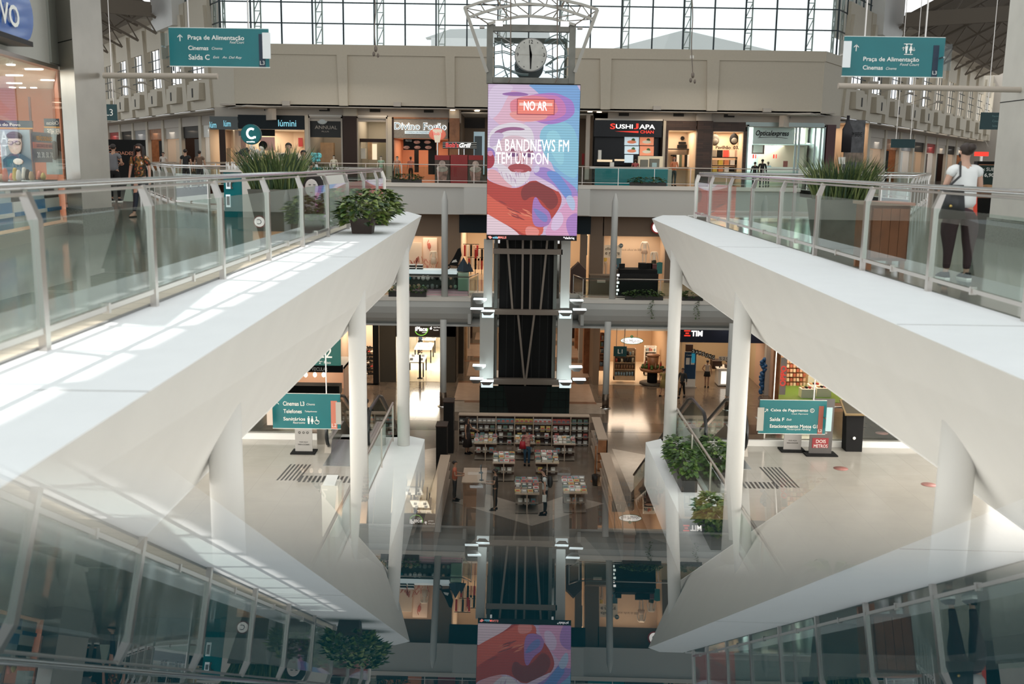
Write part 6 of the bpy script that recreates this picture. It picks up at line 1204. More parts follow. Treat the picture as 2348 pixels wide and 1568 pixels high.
    if not nohead:
        b = MB(); hc = P(0, .012, 1.628); R = random.Random(3)
        def cap(rx, ry, rz, zlow, back=0):
            n = 16; rows = []
            for i in range(7):
                ph = pi / 2 * i / 6 * 1.75; rr = sin(ph); zz = cos(ph) * rz; rows.append([(hc.x + rx * rr * cos(2 * pi * k / n), hc.y + ry * rr * sin(2 * pi * k / n), hc.z + (max(zz, zlow) if sin(2 * pi * k / n) > -.35 else max(zz, .02 * s))) for k in range(n)])
            vs = [v for r_ in rows for v in r_]; b.add(vs, [(i * n + k, i * n + (k + 1) % n, (i + 1) * n + (k + 1) % n, (i + 1) * n + k) for i in range(6) for k in range(n)], hm, True)
        cap(.086 * s, .104 * s, .082 * s, -.085 * s)
        if hair == 'bun': b.ball(hc + Vector((0, .11, .02)) * s, .05 * s, hm, 12)
        if hair == 'long':
            b.hull([hc + Vector((x, y, -.30)) * s for x, y in ((-.12, .03), (.12, .03), (.11, .11), (-.11, .11))], [hc + Vector((x, y, .02)) * s for x, y in ((-.085, .0), (.085, .0), (.08, .10), (-.08, .10))], hm, True)
            for sd_ in (-1, 1): b.tube([hc + Vector((sd_ * .075, -.03, .03)) * s, hc + Vector((sd_ * .095, -.02, -.1)) * s, hc + Vector((sd_ * .11, -.05, -.28)) * s], [.03 * s, .035 * s, .025 * s], hm, 8)
        link('hair', b, t, local=True)
        b = MB(); f = P(0, -.105, 1.60); 
        for sd_ in (-1, 1): b.ball(f + Vector((sd_ * .03, .008, .02)) * s, .009 * s, blackm, 8); b.ball(P(sd_ * .078, .005, 1.59), .02 * s, sk, 8, sx=.4, sz=1.3)
        if not mask: b.ball(f + Vector((0, -.0, -.01)) * s, .014 * s, sk, 8, sz=1.5); b.box(f + Vector((-.02, .004, -.05)) * s, f + Vector((.02, .012, -.044)) * s, mat('lips', (.3, .09, .08), .5))
        link('face', b, t, local=True)
        if mask: b = MB(); b.ball(P(0, -.048, 1.563), .062 * s, mask, 12, sy=1.0, sz=.85); link('face_mask', b, t, local=True)
    return t, handpos, P, s
def bag(t, name, c, w_, d, h, m, strap, label=None):
    b = MB(); c = Vector(c); b.hull([c + Vector(v) for v in ((-w_, -d, -h), (w_, -d, -h), (w_, d, -h), (-w_, d, -h))], [c + Vector(v) for v in ((-w_ * .75, -d * .5, h), (w_ * .75, -d * .5, h), (w_ * .75, d * .5, h), (-w_ * .75, d * .5, h))], m, True)
    b.tube([Vector(p) for p in strap], .014, m, 6); o = link(name, b); o.location = t.location; o.rotation_euler = t.rotation_euler; return o
z3 = 11.4
# woman at the right, seen from behind
p = onz(2189, 640, z3)
t, hp, P, s = person('woman in white T-shirt and plum leggings seen from behind at the right railing', p, pi + .12, 1.62, mat('white_tshirt', (.78, .78, .76), .8, noise=.03), mat('plum_leggings', (.045, .018, .022), .8), arms=('front', 'front'), hair='bun', hairm=HAIRB, legs='wide', sleeve=.42, shoes=(black, whitei), mask=black, fat=1.4)
o = bag(t, 'shoulder_bag', P(.20, .10, .98), .17, .05, .20, mat('black_leather', (.015, .015, .015), .4), [P(.30, .10, 1.12), P(.14, .15, 1.30), P(.10, .06, 1.47), P(.10, -.08, 1.36), P(.26, .06, 1.08)]); tag(o, 'black leather shoulder bag on the back of the woman in white', 'bag'); b = MB(); b.ball(P(.24, .165, .93), .02, mat('gold_button', (.5, .35, .12), .3, .9), 10); q = link('gold_button', b, o, local=True)
b = MB(); b.hull([P(-.20, -.05, .55), P(-.12, -.05, .55), P(-.12, .08, .55), P(-.20, .08, .55)], [P(-.17, -.04, 1.05), P(-.13, -.04, 1.05), P(-.13, .05, 1.05), P(-.17, .05, 1.05)], redl if False else mat('red_cloth', (.65, .06, .03), .8)); o = link('red_bag', b); o.location = t.location; o.rotation_euler = t.rotation_euler; tag(o, 'red cloth bag at the right side of the woman in white', 'bag')
# woman with floral top, walking toward the camera
p = onz(326, 497, z3)
flo = mat('floral_top', (.10, .03, .02), .8); n_ = flo.node_tree; bs = n_.nodes['Principled BSDF']; tc_ = n_.nodes.new('ShaderNodeTexCoord'); vo = n_.nodes.new('ShaderNodeTexVoronoi'); vo.inputs['Scale'].default_value = 11; cr_ = n_.nodes.new('ShaderNodeValToRGB')
for ps, c_ in ((.0, (.55, .12, .03, 1)), (.4, (.02, .02, .02, 1)), (.55, (.03, .04, .02, 1)), (.8, (.35, .16, .04, 1))): e_ = cr_.color_ramp.elements.new(ps); e_.color = c_
n_.links.new(tc_.outputs['Object'], vo.inputs['Vector']); n_.links.new(vo.outputs['Distance'], cr_.inputs['Fac']); n_.links.new(cr_.outputs['Color'], bs.inputs['Base Color'])
t, hp, P, s = person('woman in a dark floral top and black mask walking toward the railing', p, -.15, 1.62, flo, mat('dark_jeans', (.012, .018, .03), .8), hair='long', legs='walk', mask=black, sleeve=.8, shoes=(SKIN['light'], blackm))
b = MB(); c = hp[-1]; b.hull([c + Vector((x, y, -.42)) for x, y in ((-.13, -.05), (.13, -.05), (.13, .05), (-.13, .05))], [c + Vector((x, y, -.02)) for x, y in ((-.03, -.02), (.03, -.02), (.03, .02), (-.03, .02))], mat('pale_green_plastic', (.35, .50, .44), .5)); o = link('plastic_bag', b); o.location = t.location; o.rotation_euler = t.rotation_euler; tag(o, 'pale green plastic bag held by the woman in the floral top', 'bag')
p = onz(266, 462, z3); person('man in a grey T-shirt and black trousers seen from behind at the left', p, pi, 1.70, mat('grey_tshirt', (.15, .15, .16), .8), blackm, skin='tan', sleeve=.55, legs='wide', shoes=(black, whitei), arms=('crossed', 'front'))
M2 = {}
def pm(n, c): return mat('cloth_' + n, c, .8)
def onfloor(x, Y, z): q = at(x, 400, Y); return Vector((q.x, Y, z))
person('person in black seen from behind in front of the left wing shops', onfloor(427, 44, z3), pi, 1.70, pm('black', (.012, .012, .012)), pm('black', (.012, .012, .012)), skin='tan')
person('man in a brown shirt seen from behind in front of the left wing shops', onfloor(459, 46, z3), pi, 1.66, pm('brown', (.14, .09, .06)), pm('darkgrey', (.03, .03, .03)), skin='tan')
person('person in pale clothes standing by the left wing shop entrance', onfloor(376, 62, z3), 0, 1.66, pm('cream', (.7, .62, .55)), pm('cream', (.7, .62, .55)), skin='light')
person('dark haired saleswoman behind the grass at the green and white kiosk', onfloor(663, 26.2, z3), 0, 1.74, pm('black', (.012, .012, .012)), pm('black', (.012, .012, .012)), hair='bun')
person('shorter saleswoman with dark hair behind the kiosk bottles', onfloor(697, 25.9, z3), .4, 1.56, pm('black', (.012, .012, .012)), pm('black', (.012, .012, .012)), skin='tan')
person('restaurant worker in a salmon shirt behind the buffet counter', onfloor(942, 67.5, z3), 0, 1.62, pm('salmon', (.6, .25, .18)), blackm, skin='tan', mask=blackm)
person('sushi worker in a red shirt with crossed arms behind the teal counter', onfloor(1456, 62.75, z3), 0, 1.66, pm('rose', (.45, .10, .10)), blackm, skin='tan', arms='crossed', mask=blackm)
person('figure in an orange hooded jacket at the sport shop entrance', onfloor(1545, 63.6, z3), .2, 1.80, pm('orange', (.70, .24, .11)), pm('darkgreen', (.02, .03, .03)), skin='light', arms='crossed', sleeve=1, hairm=pm('orange', (.70, .24, .11)))
person('man in black leaning at the white optician shop', onfloor(1747, 65.2, z3), pi * .9, 1.76, pm('black', (.012, .012, .012)), blackm, skin='dark', sleeve=1)
person('person in black left of the man at the optician shop', onfloor(1730, 65.4, z3), pi, 1.58, pm('black', (.012, .012, .012)), blackm, skin='tan', sleeve=1)
person('optician in a pale blue coat and black mask behind the counter', onfloor(1760, 69.6, z3), 0, 1.62, pm('paleblue', (.45, .62, .70)), blackm, mask=black, sleeve=1)
person('optician in a pale coat at the right end of the shop', onfloor(1842, 69.6, z3), .5, 1.62, pm('paleblue', (.45, .62, .70)), blackm, sleeve=1)
# lowest floor people
def gp(x, y): return onz(x, y, 0)
person('woman in a mustard dress walking in front of the organic food shop', gp(1520, 908), pi * .8, 1.58, pm('mustard', (.30, .22, .07)), pm('mustard', (.30, .22, .07)), skin='tan', hair='bun', legs='walk', skirt=.42, sleeve=.7)
person('man in dark clothes walking in front of the phone shop', gp(1563, 911), -.5, 1.66, pm('charcoal', (.03, .03, .028)), blackm, skin='tan', legs='walk', sleeve=1)
person('woman in a pale vest and black shorts in the phone shop', gp(1620, 888), pi * .9, 1.62, pm('palevest', (.5, .42, .35)), pm('black', (.012, .012, .012)), skin='tan', hair='bun', skirt=.25, sleeve=0, arms=('down', 'hip'))
person('person with a pale top behind the woman in the phone shop', onfloor(1604, 58.0, 0), 1.0, 1.62, pm('paletop', (.6, .45, .38)), pm('navy', (.02, .03, .06)), skin='tan')
person('man in a dark shirt at the white phone counter', onfloor(1690, 57.6, 0), 2.0, 1.55, pm('darkbrown', (.05, .035, .03)), blackm, skin='tan', arms='front')
q = onfloor(963, 66.5, 0); person('shop assistant in navy in the bright computer shop', q, 0, 1.66, pm('navy2', (.02, .04, .09)), blackm, skin='tan')
person('person in black riding down on the left escalator', Vector((-4.05, 27.2, 4.55)), pi, 1.66, pm('black', (.012, .012, .012)), blackm, skin='dark')
# book fair people
person('woman in a dark dress reaching for a book at the left book table', gp(1072, 1040), 1.2, 1.66, pm('darkprint', (.03, .022, .02)), pm('darkprint', (.03, .022, .02)), skin='tan', hair='long', skirt=.6, arms=('down', 'reach'), sleeve=0)
t, hp, P, s = person('woman in a striped pink top and jeans seen from behind among the book tables', gp(1208, 1068), pi, 1.62, tilemat('pink_stripes', (.55, .28, .22), (.30, .08, .09), 9, .045, .8, False, .0, noise=.02, offset=0), pm('jeans', (.02, .06, .10)), skin='tan', hair='bun', arms=('front', 'down'))
o = bag(t, 'red_tote', P(.20, .06, .98), .15, .05, .16, mat('red_leather', (.40, .015, .03), .45), [P(.30, .06, 1.12), P(.22, .08, 1.30), P(.14, .02, 1.42), P(.16, .0, 1.12)]); tag(o, 'red tote bag on the shoulder of the woman in the striped top', 'bag')
t, hp, P, s = person('man in a white shirt with a black backpack standing at a book table', gp(1249, 1180), -pi * .5, 1.76, pm('whiteshirt', (.62, .64, .62)), pm('darkjeans', (.015, .025, .03)), skin='light', bend=.12, arms=('front', 'down'), hairm=HAIRB)
b = MB(); c = P(0, .20, 1.22); b.ball(c, .17, mat('black_nylon', (.015, .015, .015), .6), 12, sy=.6, sz=1.35); b.tube([P(.1, .14, 1.40), P(.13, -.02, 1.46), P(.14, -.11, 1.30), P(.13, .08, 1.1)], .02, black, 6); b.tube([P(-.1, .14, 1.40), P(-.13, -.02, 1.46), P(-.14, -.11, 1.30), P(-.13, .08, 1.1)], .02, black, 6); o = link('backpack', b); o.location = t.location; o.rotation_euler = t.rotation_euler; tag(o, 'black backpack worn by the man in the white shirt', 'backpack')
b = MB(); c = hp[1]; b.box(c + Vector((-.01, -.07, -.24)), c + Vector((.02, .08, .03)), txtw); o = link('paper', b); o.location = t.location; o.rotation_euler = t.rotation_euler; tag(o, 'white papers in the hand of the man with the backpack', 'papers')
person('cashier in an orange top at the left counter of the book fair', Vector((-2.1, 36.6, 0)), pi / 2, 1.58, pm('orangetop', (.50, .14, .08)), pm('greytr', (.03, .03, .03)), skin='tan', arms='front')
person('person in black at the computer of the book fair counter', Vector((-.55, 35.6, 0)), -pi * .55, 1.60, pm('black', (.012, .012, .012)), pm('black', (.012, .012, .012)), skin='tan', mask=blackm, arms='front')
# mannequins
mq = mat('mannequin_white', (.78, .68, .56), .4)
person('mannequin with a cream top and pale skirt in the left middle floor window', Vector((px_(992, 600, 60.2), 60.9, 5.72 + .35)), 0, 1.55, pm('creamfluffy', (.85, .76, .62)), pm('paleskirt', (.68, .62, .52)), skin=mq, cat='mannequin', nohead=True, skirt=.35, sleeve=.8)
person('tall white mannequin on a black plinth in the right middle floor window', Vector((px_(1482, 600, 60.2), 61.2, 5.72 + .9)), 0, 1.75, mq, pm('paleshorts', (.72, .55, .42)), skin=mq, cat='mannequin', nohead=True, skirt=.2, sleeve=0)
person('white mannequin torso figure beside the tall one in the right window', Vector((px_(1505, 600, 60.2), 61.2, 5.72 + .35)), .3, 1.7, pm('creamtop', (.8, .72, .6)), pm('dkshort', (.05, .05, .04)), skin=mq, cat='mannequin', nohead=True, sleeve=1)
person('mannequin with a yellow top behind the slim column, right window', Vector((px_(1390, 600, 60.2), 61.2, 5.72 + .2)), 0, 1.75, pm('yellowtop', (.7, .58, .15)), pm('beigetr', (.5, .42, .33)), skin=mq, cat='mannequin', nohead=True, sleeve=0)
for x, c_, lb in ((766, (.75, .70, .55), 'cream'), (874, (.40, .55, .40), 'mint green'), (911, (.6, .3, .2), 'rust')):
    person('white mannequin bust with a %s top behind the far upper railing' % lb, onfloor(x, 64.4, z3), 0, 1.62, pm('bust' + lb, c_), pm('bustskirt', (.3, .25, .2)), skin=mq, cat='mannequin')
# ------------------------------------------------------------------ book fair on the lowest floor
bookc = [(.55, .52, .45), (.12, .25, .30), (.45, .08, .06), (.05, .05, .05), (.60, .45, .12), (.10, .18, .12), (.35, .33, .30), (.62, .60, .58)]
BK = []
for i, c_ in enumerate(bookc):
    b = MB(); cv = mat('book_cover_%d' % i, c_, .45); b.box((-.11, -.15, 0), (.11, .15, .006), cv); b.box((-.105, -.145, .006), (.108, .145, .05), mat('book_pages', (.66, .62, .54), .8)); b.box((-.11, -.15, .05), (.11, .15, .056), cv); b.box((-.115, -.15, 0), (-.108, .15, .056), cv); b.box((-.07, -.1, .056), (.07, .06, .058), BK and mat('book_print_%d' % (i % 3), [(.7, .68, .62), (.5, .1, .08), (.08, .1, .14)][i % 3], .5) or txtw)
    BK.append(b.mesh('book'))
cnt = [0]
def book(p, label, group, rz=0, face=False, k=None, sc=1):
    o = bpy.data.objects.new('book', BK[random.randrange(8) if k is None else k]); COL.objects.link(o); o.location = p; o.rotation_euler = (radians(78) if face else 0, 0, rz); o.scale = (sc, sc, sc); tag(o, label, 'book', group); cnt[0] += 1; return o
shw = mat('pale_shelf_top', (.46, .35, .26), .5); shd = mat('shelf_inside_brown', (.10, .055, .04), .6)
BX0, BX1, BY, BH = -2.38, 3.58, 44.3, 1.42
t = thing('book_shelf', 'long back bookshelf of seven bays with a pale wooden top at the book fair', 'bookshelf', ((BX0 + BX1) / 2, BY, 0)); b = MB(); b.box((BX0, BY - .02, BH - .05), (BX1, BY + .42, BH), shw); link('top_board', b, t)
b = MB(); b.box((BX0, BY + .36, 0), (BX1, BY + .4, BH - .05), shd); link('back_board', b, t)
for k in range(8): b = MB(); x = BX0 + (BX1 - BX0) * k / 7; b.box((x - .02, BY, 0), (x + .02, BY + .36, BH - .05), shw); link('divider', b, t)
for r in range(4): b = MB(); z = .06 + r * .335; b.box((BX0, BY + .01, z), (BX1, BY + .36, z + .025), mat('shelf_edge', (.30, .25, .20), .5)); link('shelf', b, t)
for k in range(7):
    for r in range(4):
        n_ = [2, 2, 3, 4][r] if k != 6 else 3
        for q in range(n_):
            x = BX0 + (BX1 - BX0) * (k + (q + .6) / (n_ + .2)) / 7; book((x, BY + .17, .09 + r * .335), 'book standing face out in the long back shelf of the book fair', 'books in the long back shelf', 0, True, (k * 3 + r) % 8 if r == 3 else None, .85)
def sideshelf(label, x, y0, y1, h, sgn, nb, grp):
    t = thing('side_shelf', label, 'bookshelf', (x, (y0 + y1) / 2, 0)); b = MB(); b.box((x - .2, y0, h - .05), (x + .2, y1, h), shw); link('top_board', b, t); b = MB(); b.box((x + sgn * .16, y0, 0), (x + sgn * .2, y1, h - .05), shd); b.box((x - .2, y0, 0), (x + .2, y0 + .04, h - .05), woodb); link('body', b, t)
    for r in range(3): b = MB(); b.box((x - .2, y0, .05 + r * .36), (x + .2, y1, .08 + r * .36), shw); link('shelf', b, t)
    for k in range(nb): book((x - sgn * .06, y0 + .25 + (y1 - y0 - .4) * k / nb, .09 + .36 * (k % 3)), 'book standing in the %s' % grp, 'books in the ' + grp, -sgn * pi / 2, True, None, .85)
sideshelf('right side shelf of the book fair, the farther one, with a pale top', 3.85, 40.5, 44.2, 1.42, 1, 14, 'farther right side shelf'); sideshelf('right side shelf of the book fair, the long nearer one', 3.86, 30.5, 39.6, 1.1, 1, 18, 'nearer right side shelf'); sideshelf('left side shelf of the book fair with a pale top', -2.62, 30.5, 39.0, 1.1, -1, 12, 'left side shelf')
for x, y, h, lb in ((-2.75, 43.2, 2.3, 'farther'), (-2.85, 40.2, 2.0, 'nearer')): b = MB(); b.box((x - .22, y - .3, 0), (x + .22, y + .5, h), black); b.box((x - .24, y - .32, h), (x + .24, y + .52, h + .04), browng); o = link('black_cabinet', b); tag(o, 'tall black cabinet at the left of the book fair, the %s one' % lb, 'cabinet')
def booktable(label, x0, x1, ybase, d, h, rows, cols, lb, shelves=True):
    p0 = onz(x0, ybase, 0); p1 = onz(x1, ybase, 0); X0, X1, Y = p0.x, p1.x, (p0.y + p1.y) / 2; t = thing('book_table', label, 'table', ((X0 + X1) / 2, Y, 0)); b = MB(); b.box((X0, Y, h - .04), (X1, Y + d, h), shw); link('tabletop', b, t)
    b = MB(); b.box((X0 + .03, Y + .05, .04), (X1 - .03, Y + .09 + d * .5, .07), mat('shelf_edge', (.30, .25, .20), .5)); b.box((X0 + .03, Y + .05, h * .5), (X1 - .03, Y + .09 + d * .5, h * .5 + .03), mat('shelf_edge', (.30, .25, .20), .5)); link('shelf', b, t)
    b = MB(); b.box((X0 + .03, Y + .5 * d, 0), (X1 - .03, Y + .5 * d + .04, h - .04), shd); b.box(((X0 + X1) / 2 - .02, Y + .03, 0), ((X0 + X1) / 2 + .02, Y + d * .5, h - .04), shw); link('partition', b, t)
    for i in range(rows):
        for j in range(cols):
            px2 = X0 + (X1 - X0) * (j + .5) / cols + random.uniform(-.015, .015); py2 = Y + .03 + d * (i + .5) / rows; n_ = 1 + (i * 7 + j * 3 + int(X0 * 5)) % 3
            if cnt[0] > 285: n_ = 1
            z = h + .002; sc = min((X1 - X0) / cols / .25, d / rows / .33, 1.0)
            for q in range(min(n_, 2)): book((px2 + q * .01, py2, z), 'book lying on the %s of the book fair' % lb, 'books on the ' + lb, random.uniform(-.12, .12), False, None, sc); z += .058 * sc
    for q in range(3): book((X0 + .2 + q * (X1 - X0 - .3) / 2.5, Y + .22, h * .5 + .03), 'book under the top of the %s' % lb, 'books under the ' + lb, 0, True, None, .8)
booktable('left back book table under stacks of books', 1086, 1139, 1056, 1.25, .78, 4, 5, 'left back table'); booktable('middle back book table, behind the woman in the striped top', 1180, 1226, 1056, 1.25, .78, 4, 4, 'middle back table'); booktable('right back book table under rows of pale books', 1269, 1319, 1058, 1.25, .78, 4, 5, 'right back table')
booktable('second row book table left of the striped woman', 1129, 1180, 1105, 1.5, .80, 4, 4, 'left second table'); booktable('second row book table right of the striped woman', 1227, 1281, 1105, 1.5, .80, 4, 4, 'right second table')
booktable('front middle book table before the man with the backpack', 1180, 1236, 1180, 1.9, .80, 5, 4, 'front middle table'); booktable('front right book table beside the long side shelf', 1291, 1346, 1178, 1.9, .80, 5, 4, 'front right table')
K = thing('cash_counter', 'brown wooden cash counter with screens at the left of the book fair', 'counter', (-1.4, 36.2, 0)); b = MB(); b.box((-1.75, 35.9, 0), (-.95, 37.6, .95), mat('counter_brown', (.22, .13, .08), .5)); link('body', b, K); b = MB(); b.box((-1.8, 35.85, .95), (-.9, 37.65, .99), shw); link('top', b, K)
for x, y, lb in ((-1.1, 37.0, 'farther'), (-1.05, 36.1, 'nearer')): b = MB(); b.box((x - .03, y - .12, .99), (x + .0, y + .16, 1.28), black); b.box((x - .035, y - .1, 1.02), (x - .03, y + .14, 1.26), mat('cyan_screen', (.25, .55, .65), .5, emit=.4)); b.box((x - .1, y - .06, .99), (x + .06, y + .08, 1.0), black); o = link('computer_screen', b); tag(o, '%s small computer screen on the brown cash counter' % lb, 'screen')
b = MB(); p = onz(1366, 1112, 0); b.lathe([(.13, 0), (.18, .42), (.165, .42)], black, p, 14); o = link('waste_bin', b); tag(o, 'black round waste bin before the right side shelf', 'bin')
b = MB(); b.tube([p + Vector((.0, .45, 0)), p + Vector((0, .45, 1.5))], .04, woodb, 8); b.lathe([(.18, 0), (.18, .03)], woodb, p + Vector((0, .45, 0)), 12); o = link('wooden_post', b); tag(o, 'slim brown wooden post at the end of the farther right side shelf', 'post')
for x0, x1, y0, y1 in ((-.9, 1.0, 35.0, 35.9), (.3, 2.0, 35.0, 35.9), (-.6, .2, 37.2, 38.2), (2.0, 3.0, 37.6, 38.8)): pass
# ------------------------------------------------------------------ optician at the left picture edge
S0X, S1X = -7.36, -7.86
sg = Vector((S1X - S0X, 18.0 - 14.3, 0)).normalized(); sn = Vector((-sg.y, sg.x, 0)); OS = Vector((S0X, 14.3, 11.4))   # sn points away from the hall
def Q(a, c, z): return OS + sg * a + sn * c + Vector((0, 0, z))
def qb(mb, a0, a1, c0, c1, z0, z1, m): mb.hull([Q(a0, c0, z0), Q(a1, c0, z0), Q(a1, c1, z0), Q(a0, c1, z0)], [Q(a0, c0, z1), Q(a1, c0, z1), Q(a1, c1, z1), Q(a0, c1, z1)], m)
SH = thing('optician_shop', 'optician shop at the left edge with a blue oval sign and posters', 'shop', Q(0, .5, 0)); EA = 3.78
ter = mat('terracotta', (.60, .22, .12), .6)
b = MB(); b.box((-16, 24, 11.4), (-10.7, 24.2, 14.3), ter); b.prism([(-7.95, 18.2), (-10.7, 24.1), (-10.8, 24.05), (-8.05, 18.15)], 11.4, 14.3, ter); cw = mat('shop_ceiling_white', (.8, .8, .76), .6)
b.prism([(-16, 9), (-6.9, 9), (-7.9, 18.1), (-10.7, 24), (-16, 24)], 14.26, 14.3, cw); b.prism([(-16, 9), (-6.9, 9), (-7.9, 18.1), (-10.7, 24), (-16, 24)], 11.4, 11.41, MATS['cream_floor']); link('interior', b, SH)
b = MB(); qb(b, -5, EA + .1, -.02, .12, 2.82, 7.3, mat('grey_stone_fascia', (.42, .41, .37), .5)); qb(b, EA - .9, EA + .1, -.06, -.02, 2.85, 7.3, mat('dark_grey_fascia', (.20, .20, .17), .45)); link('fascia', b, SH)
b = MB(); qb(b, EA, EA + .14, -.05, .1, 0, 5.5, black); qb(b, -5, EA, -.03, .08, 0, .18, mat('beige_stone', (.36, .32, .26), .4)); qb(b, -5, EA, -.05, .1, 2.76, 2.82, steel); link('frame', b, SH)
b = MB(); qb(b, -5, EA, .0, .02, .18, 2.76, shopglass); link('shop_window', b, SH)
b = MB(); pbox(b, -60, 276, 74, 292, 20, .04, mat('navy_strip', (.012, .05, .09), .4)); pbox(b, -60, 292, 74, 295, 20, .04, mat('yellow_edge', (.6, .35, .08), .5)); pbox(b, 101, 272, 152, 290, 19, .04, MATS['navy_strip']); pbox(b, 101, 290, 152, 293, 19, .04, MATS['yellow_edge']); pbox(b, 71, 222, 75, 430, 20.3, .04, mat('plum_post', (.1, .04, .05), .5)); link('name_strip', b, SH)
def qtext(s, a, c, z, wd2, hg, m, **k): q = Q(a, c, z); return text(s, m, SH, q.x, q.y, q.z, wd2, hg, rz=atan2(sg.y, sg.x), **k)
ptext('Óticas do Povo', txtw, SH, -28, 280, 48, 289, 20, dy=-.03, bold=.01); ptext('Óticas', txtw, SH, 108, 276, 136, 286, 19, dy=-.03, mirror=True)
# glowing ceiling lamps inside
for x, y in ((33, 174), (33, 192), (112, 185), (25, 150), (78, 160), (20, 222), (40, 220), (55, 216), (66, 212), (78, 209), (88, 204), (98, 209), (141, 186)): b = MB(); c = onz(x, y, 14.24); c.y = min(c.y, 23.5); b.lathe([(.07, 0), (.07, .02)], lampw, c, 12, sx=2.4 if y < 195 and x != 25 else 1); link('ceiling_lamp', b, SH)
area('shop_ceiling_light', Vector((-10.5, 17.5, 14.15)) - SH.location, 4, 9, 260, (1, .98, .93), parent=SH)
def poster(a0, a1, c, z0, z1, m, nm='poster', label=None): b = MB(); qb(b, a0, a1, c, c + .02, z0, z1, m); return link(nm, b, SH, label)
b = MB(); pbox(b, 3, 297, 72, 432, 19.6, .04, mat('blue_white_poster', (.30, .42, .52), .5, noise=.15, nscale=2)); pb_ = link('poster', b, SH, 'poster of a man with glasses'); c = at(34, 330, 19.55)
b = MB(); skp = mat('poster_skin', (.62, .56, .55), .5); b.ball(c, .16, skp, 14, sx=.85, sy=.1, sz=1.3); b.ball(c + Vector((0, 0, .15)), .17, mat('poster_hair', (.03, .03, .04), .5), 14, sx=.9, sy=.1, sz=.5); link('poster_face', b, pb_)
b = MB()
for s_ in (-1, 1): q = c + Vector((s_ * .07, -.03, .02)); b.tube([q + Vector((.055 * cos(a), 0, .032 * sin(a))) for a in [k * .6 for k in range(12)]], .006, blackm, 4)
link('poster_glasses', b, pb_); b = MB(); b.ext([c + Vector(v) for v in ((-.25, -.005, -.78), (.3, -.005, -.78), (.3, -.005, -.3), (.1, -.005, -.18), (-.1, -.005, -.18), (-.25, -.005, -.3))], (0, .01, 0), mat('poster_jacket', (.05, .13, .22), .6)); b.ball(c + Vector((.05, -.02, -.33)), .1, mat('white_paper', (.8, .8, .8), .5), 8, sy=.1, sz=.6); link('poster_jacket', b, pb_)
b = MB(); pbox(b, 104, 294, 152, 400, 18.8, .04, mat('teal_photo_poster', (.22, .33, .36), .5, noise=.5, nscale=3)); link('poster', b, SH); ptext('NEVER HIDE', txtw, SH, 109, 296, 149, 308, 18.75, mirror=True, bold=.02)
b = MB()
for x_, y_ in ((125, 345), (139, 325)): b.ball(at(x_, y_, 18.75), .08, blackm, 10, sy=.1, sz=2.2)
link('poster_figures', b, SH)
o = poster(1.95, 2.9, .04, 1.22, 1.70, mat('navy_card', (.02, .03, .09), .5), 'sale_card'); b = MB(); qb(b, 1.95, 2.9, .03, .04, 1.44, 1.54, mat('red_strip', (.65, .10, .07), .5)); link('red_strip', b, o)
qtext('VERÃO DOURADO', 2.42, .0, 1.61, .82, .085, mat('orange_letters', (.85, .42, .10), .5), bold=.02); qtext('20. 30. 50. 70.', 2.42, .0, 1.34, .82, .09, txtw, bold=.02); qtext('DESCONTOS DE VERÃO', 2.42, .0, 1.49, .8, .06, MATS['navy_card'])
# display counter low in the window: white and blue cases with small posters
for k in range(7):
    a0 = -1.9 + k * .78; b = MB(); qb(b, a0, a0 + .72, .15, .65, .22, .62, [whitei, mat('blue_case', (.02, .22, .45), .4)][k % 2]); qb(b, a0, a0 + .72, .12, .15, .40, .46, [mat('blue_case', (.02, .22, .45), .4), whitei][k % 2]); qb(b, a0 + .03, a0 + .69, .15, .6, .62, .92, [blackm, mat('pale_blue_case', (.45, .60, .66), .4)][k % 2]); link('display_case', b, SH)
    b = MB(); b.ball(Q(a0 + .5, .13, .78), .07, whitei, 12, sx=.3); link('round_print', b, SH)
for k in range(26):
    b = MB(); q = Q(-1.6 + k * .2, .3 + (k % 3) * .12, .93); m_ = [mat('coral_vase', (.72, .20, .14), .4), woodl, blackm, whitei, mat('yellow_thing', (.6, .45, .1), .5)][k % 5]; q = q + Vector((0, 0, -.01)); b.lathe([(.03, 0), (.05, .05), (.035, .09 + (k % 4) * .03), (.02, .12 + (k % 4) * .03)], m_, q, 8); o = link('eyewear_prop', b); tag(o, 'small %s ornament on the display cases in the optician window' % ['coral', 'wooden', 'black', 'white', 'yellow'][k % 5], 'ornament', 'ornaments in the optician window')
# blue oval projecting sign
b = MB(); ce = Q(-.32, -.35, 3.33); pts = []
for k in range(36): a = 2 * pi * k / 36; pts.append(ce + sg * 1.45 * cos(a) + Vector((0, 0, max(-.36, .62 * sin(a)))))
b.ext(pts, sn * .3, mat('blue_sign_face', (.01, .09, .38), .25, coat=.5)); t2 = link('oval_blue_sign', b, SH, 'blue oval sign with white serif letters'); b = MB(); b.ext([Q(-1.6, -.38, 2.90), Q(.95, -.38, 2.90), Q(.95, -.38, 2.97), Q(-1.6, -.38, 2.97)], sn * .36, black); link('sign_tray', b, t2)
q = Q(-.28, -.38, 3.24); text('POVO', txtw, t2, q.x, q.y, q.z, 1.42, .30, rz=atan2(sg.y, sg.x), bold=.02)
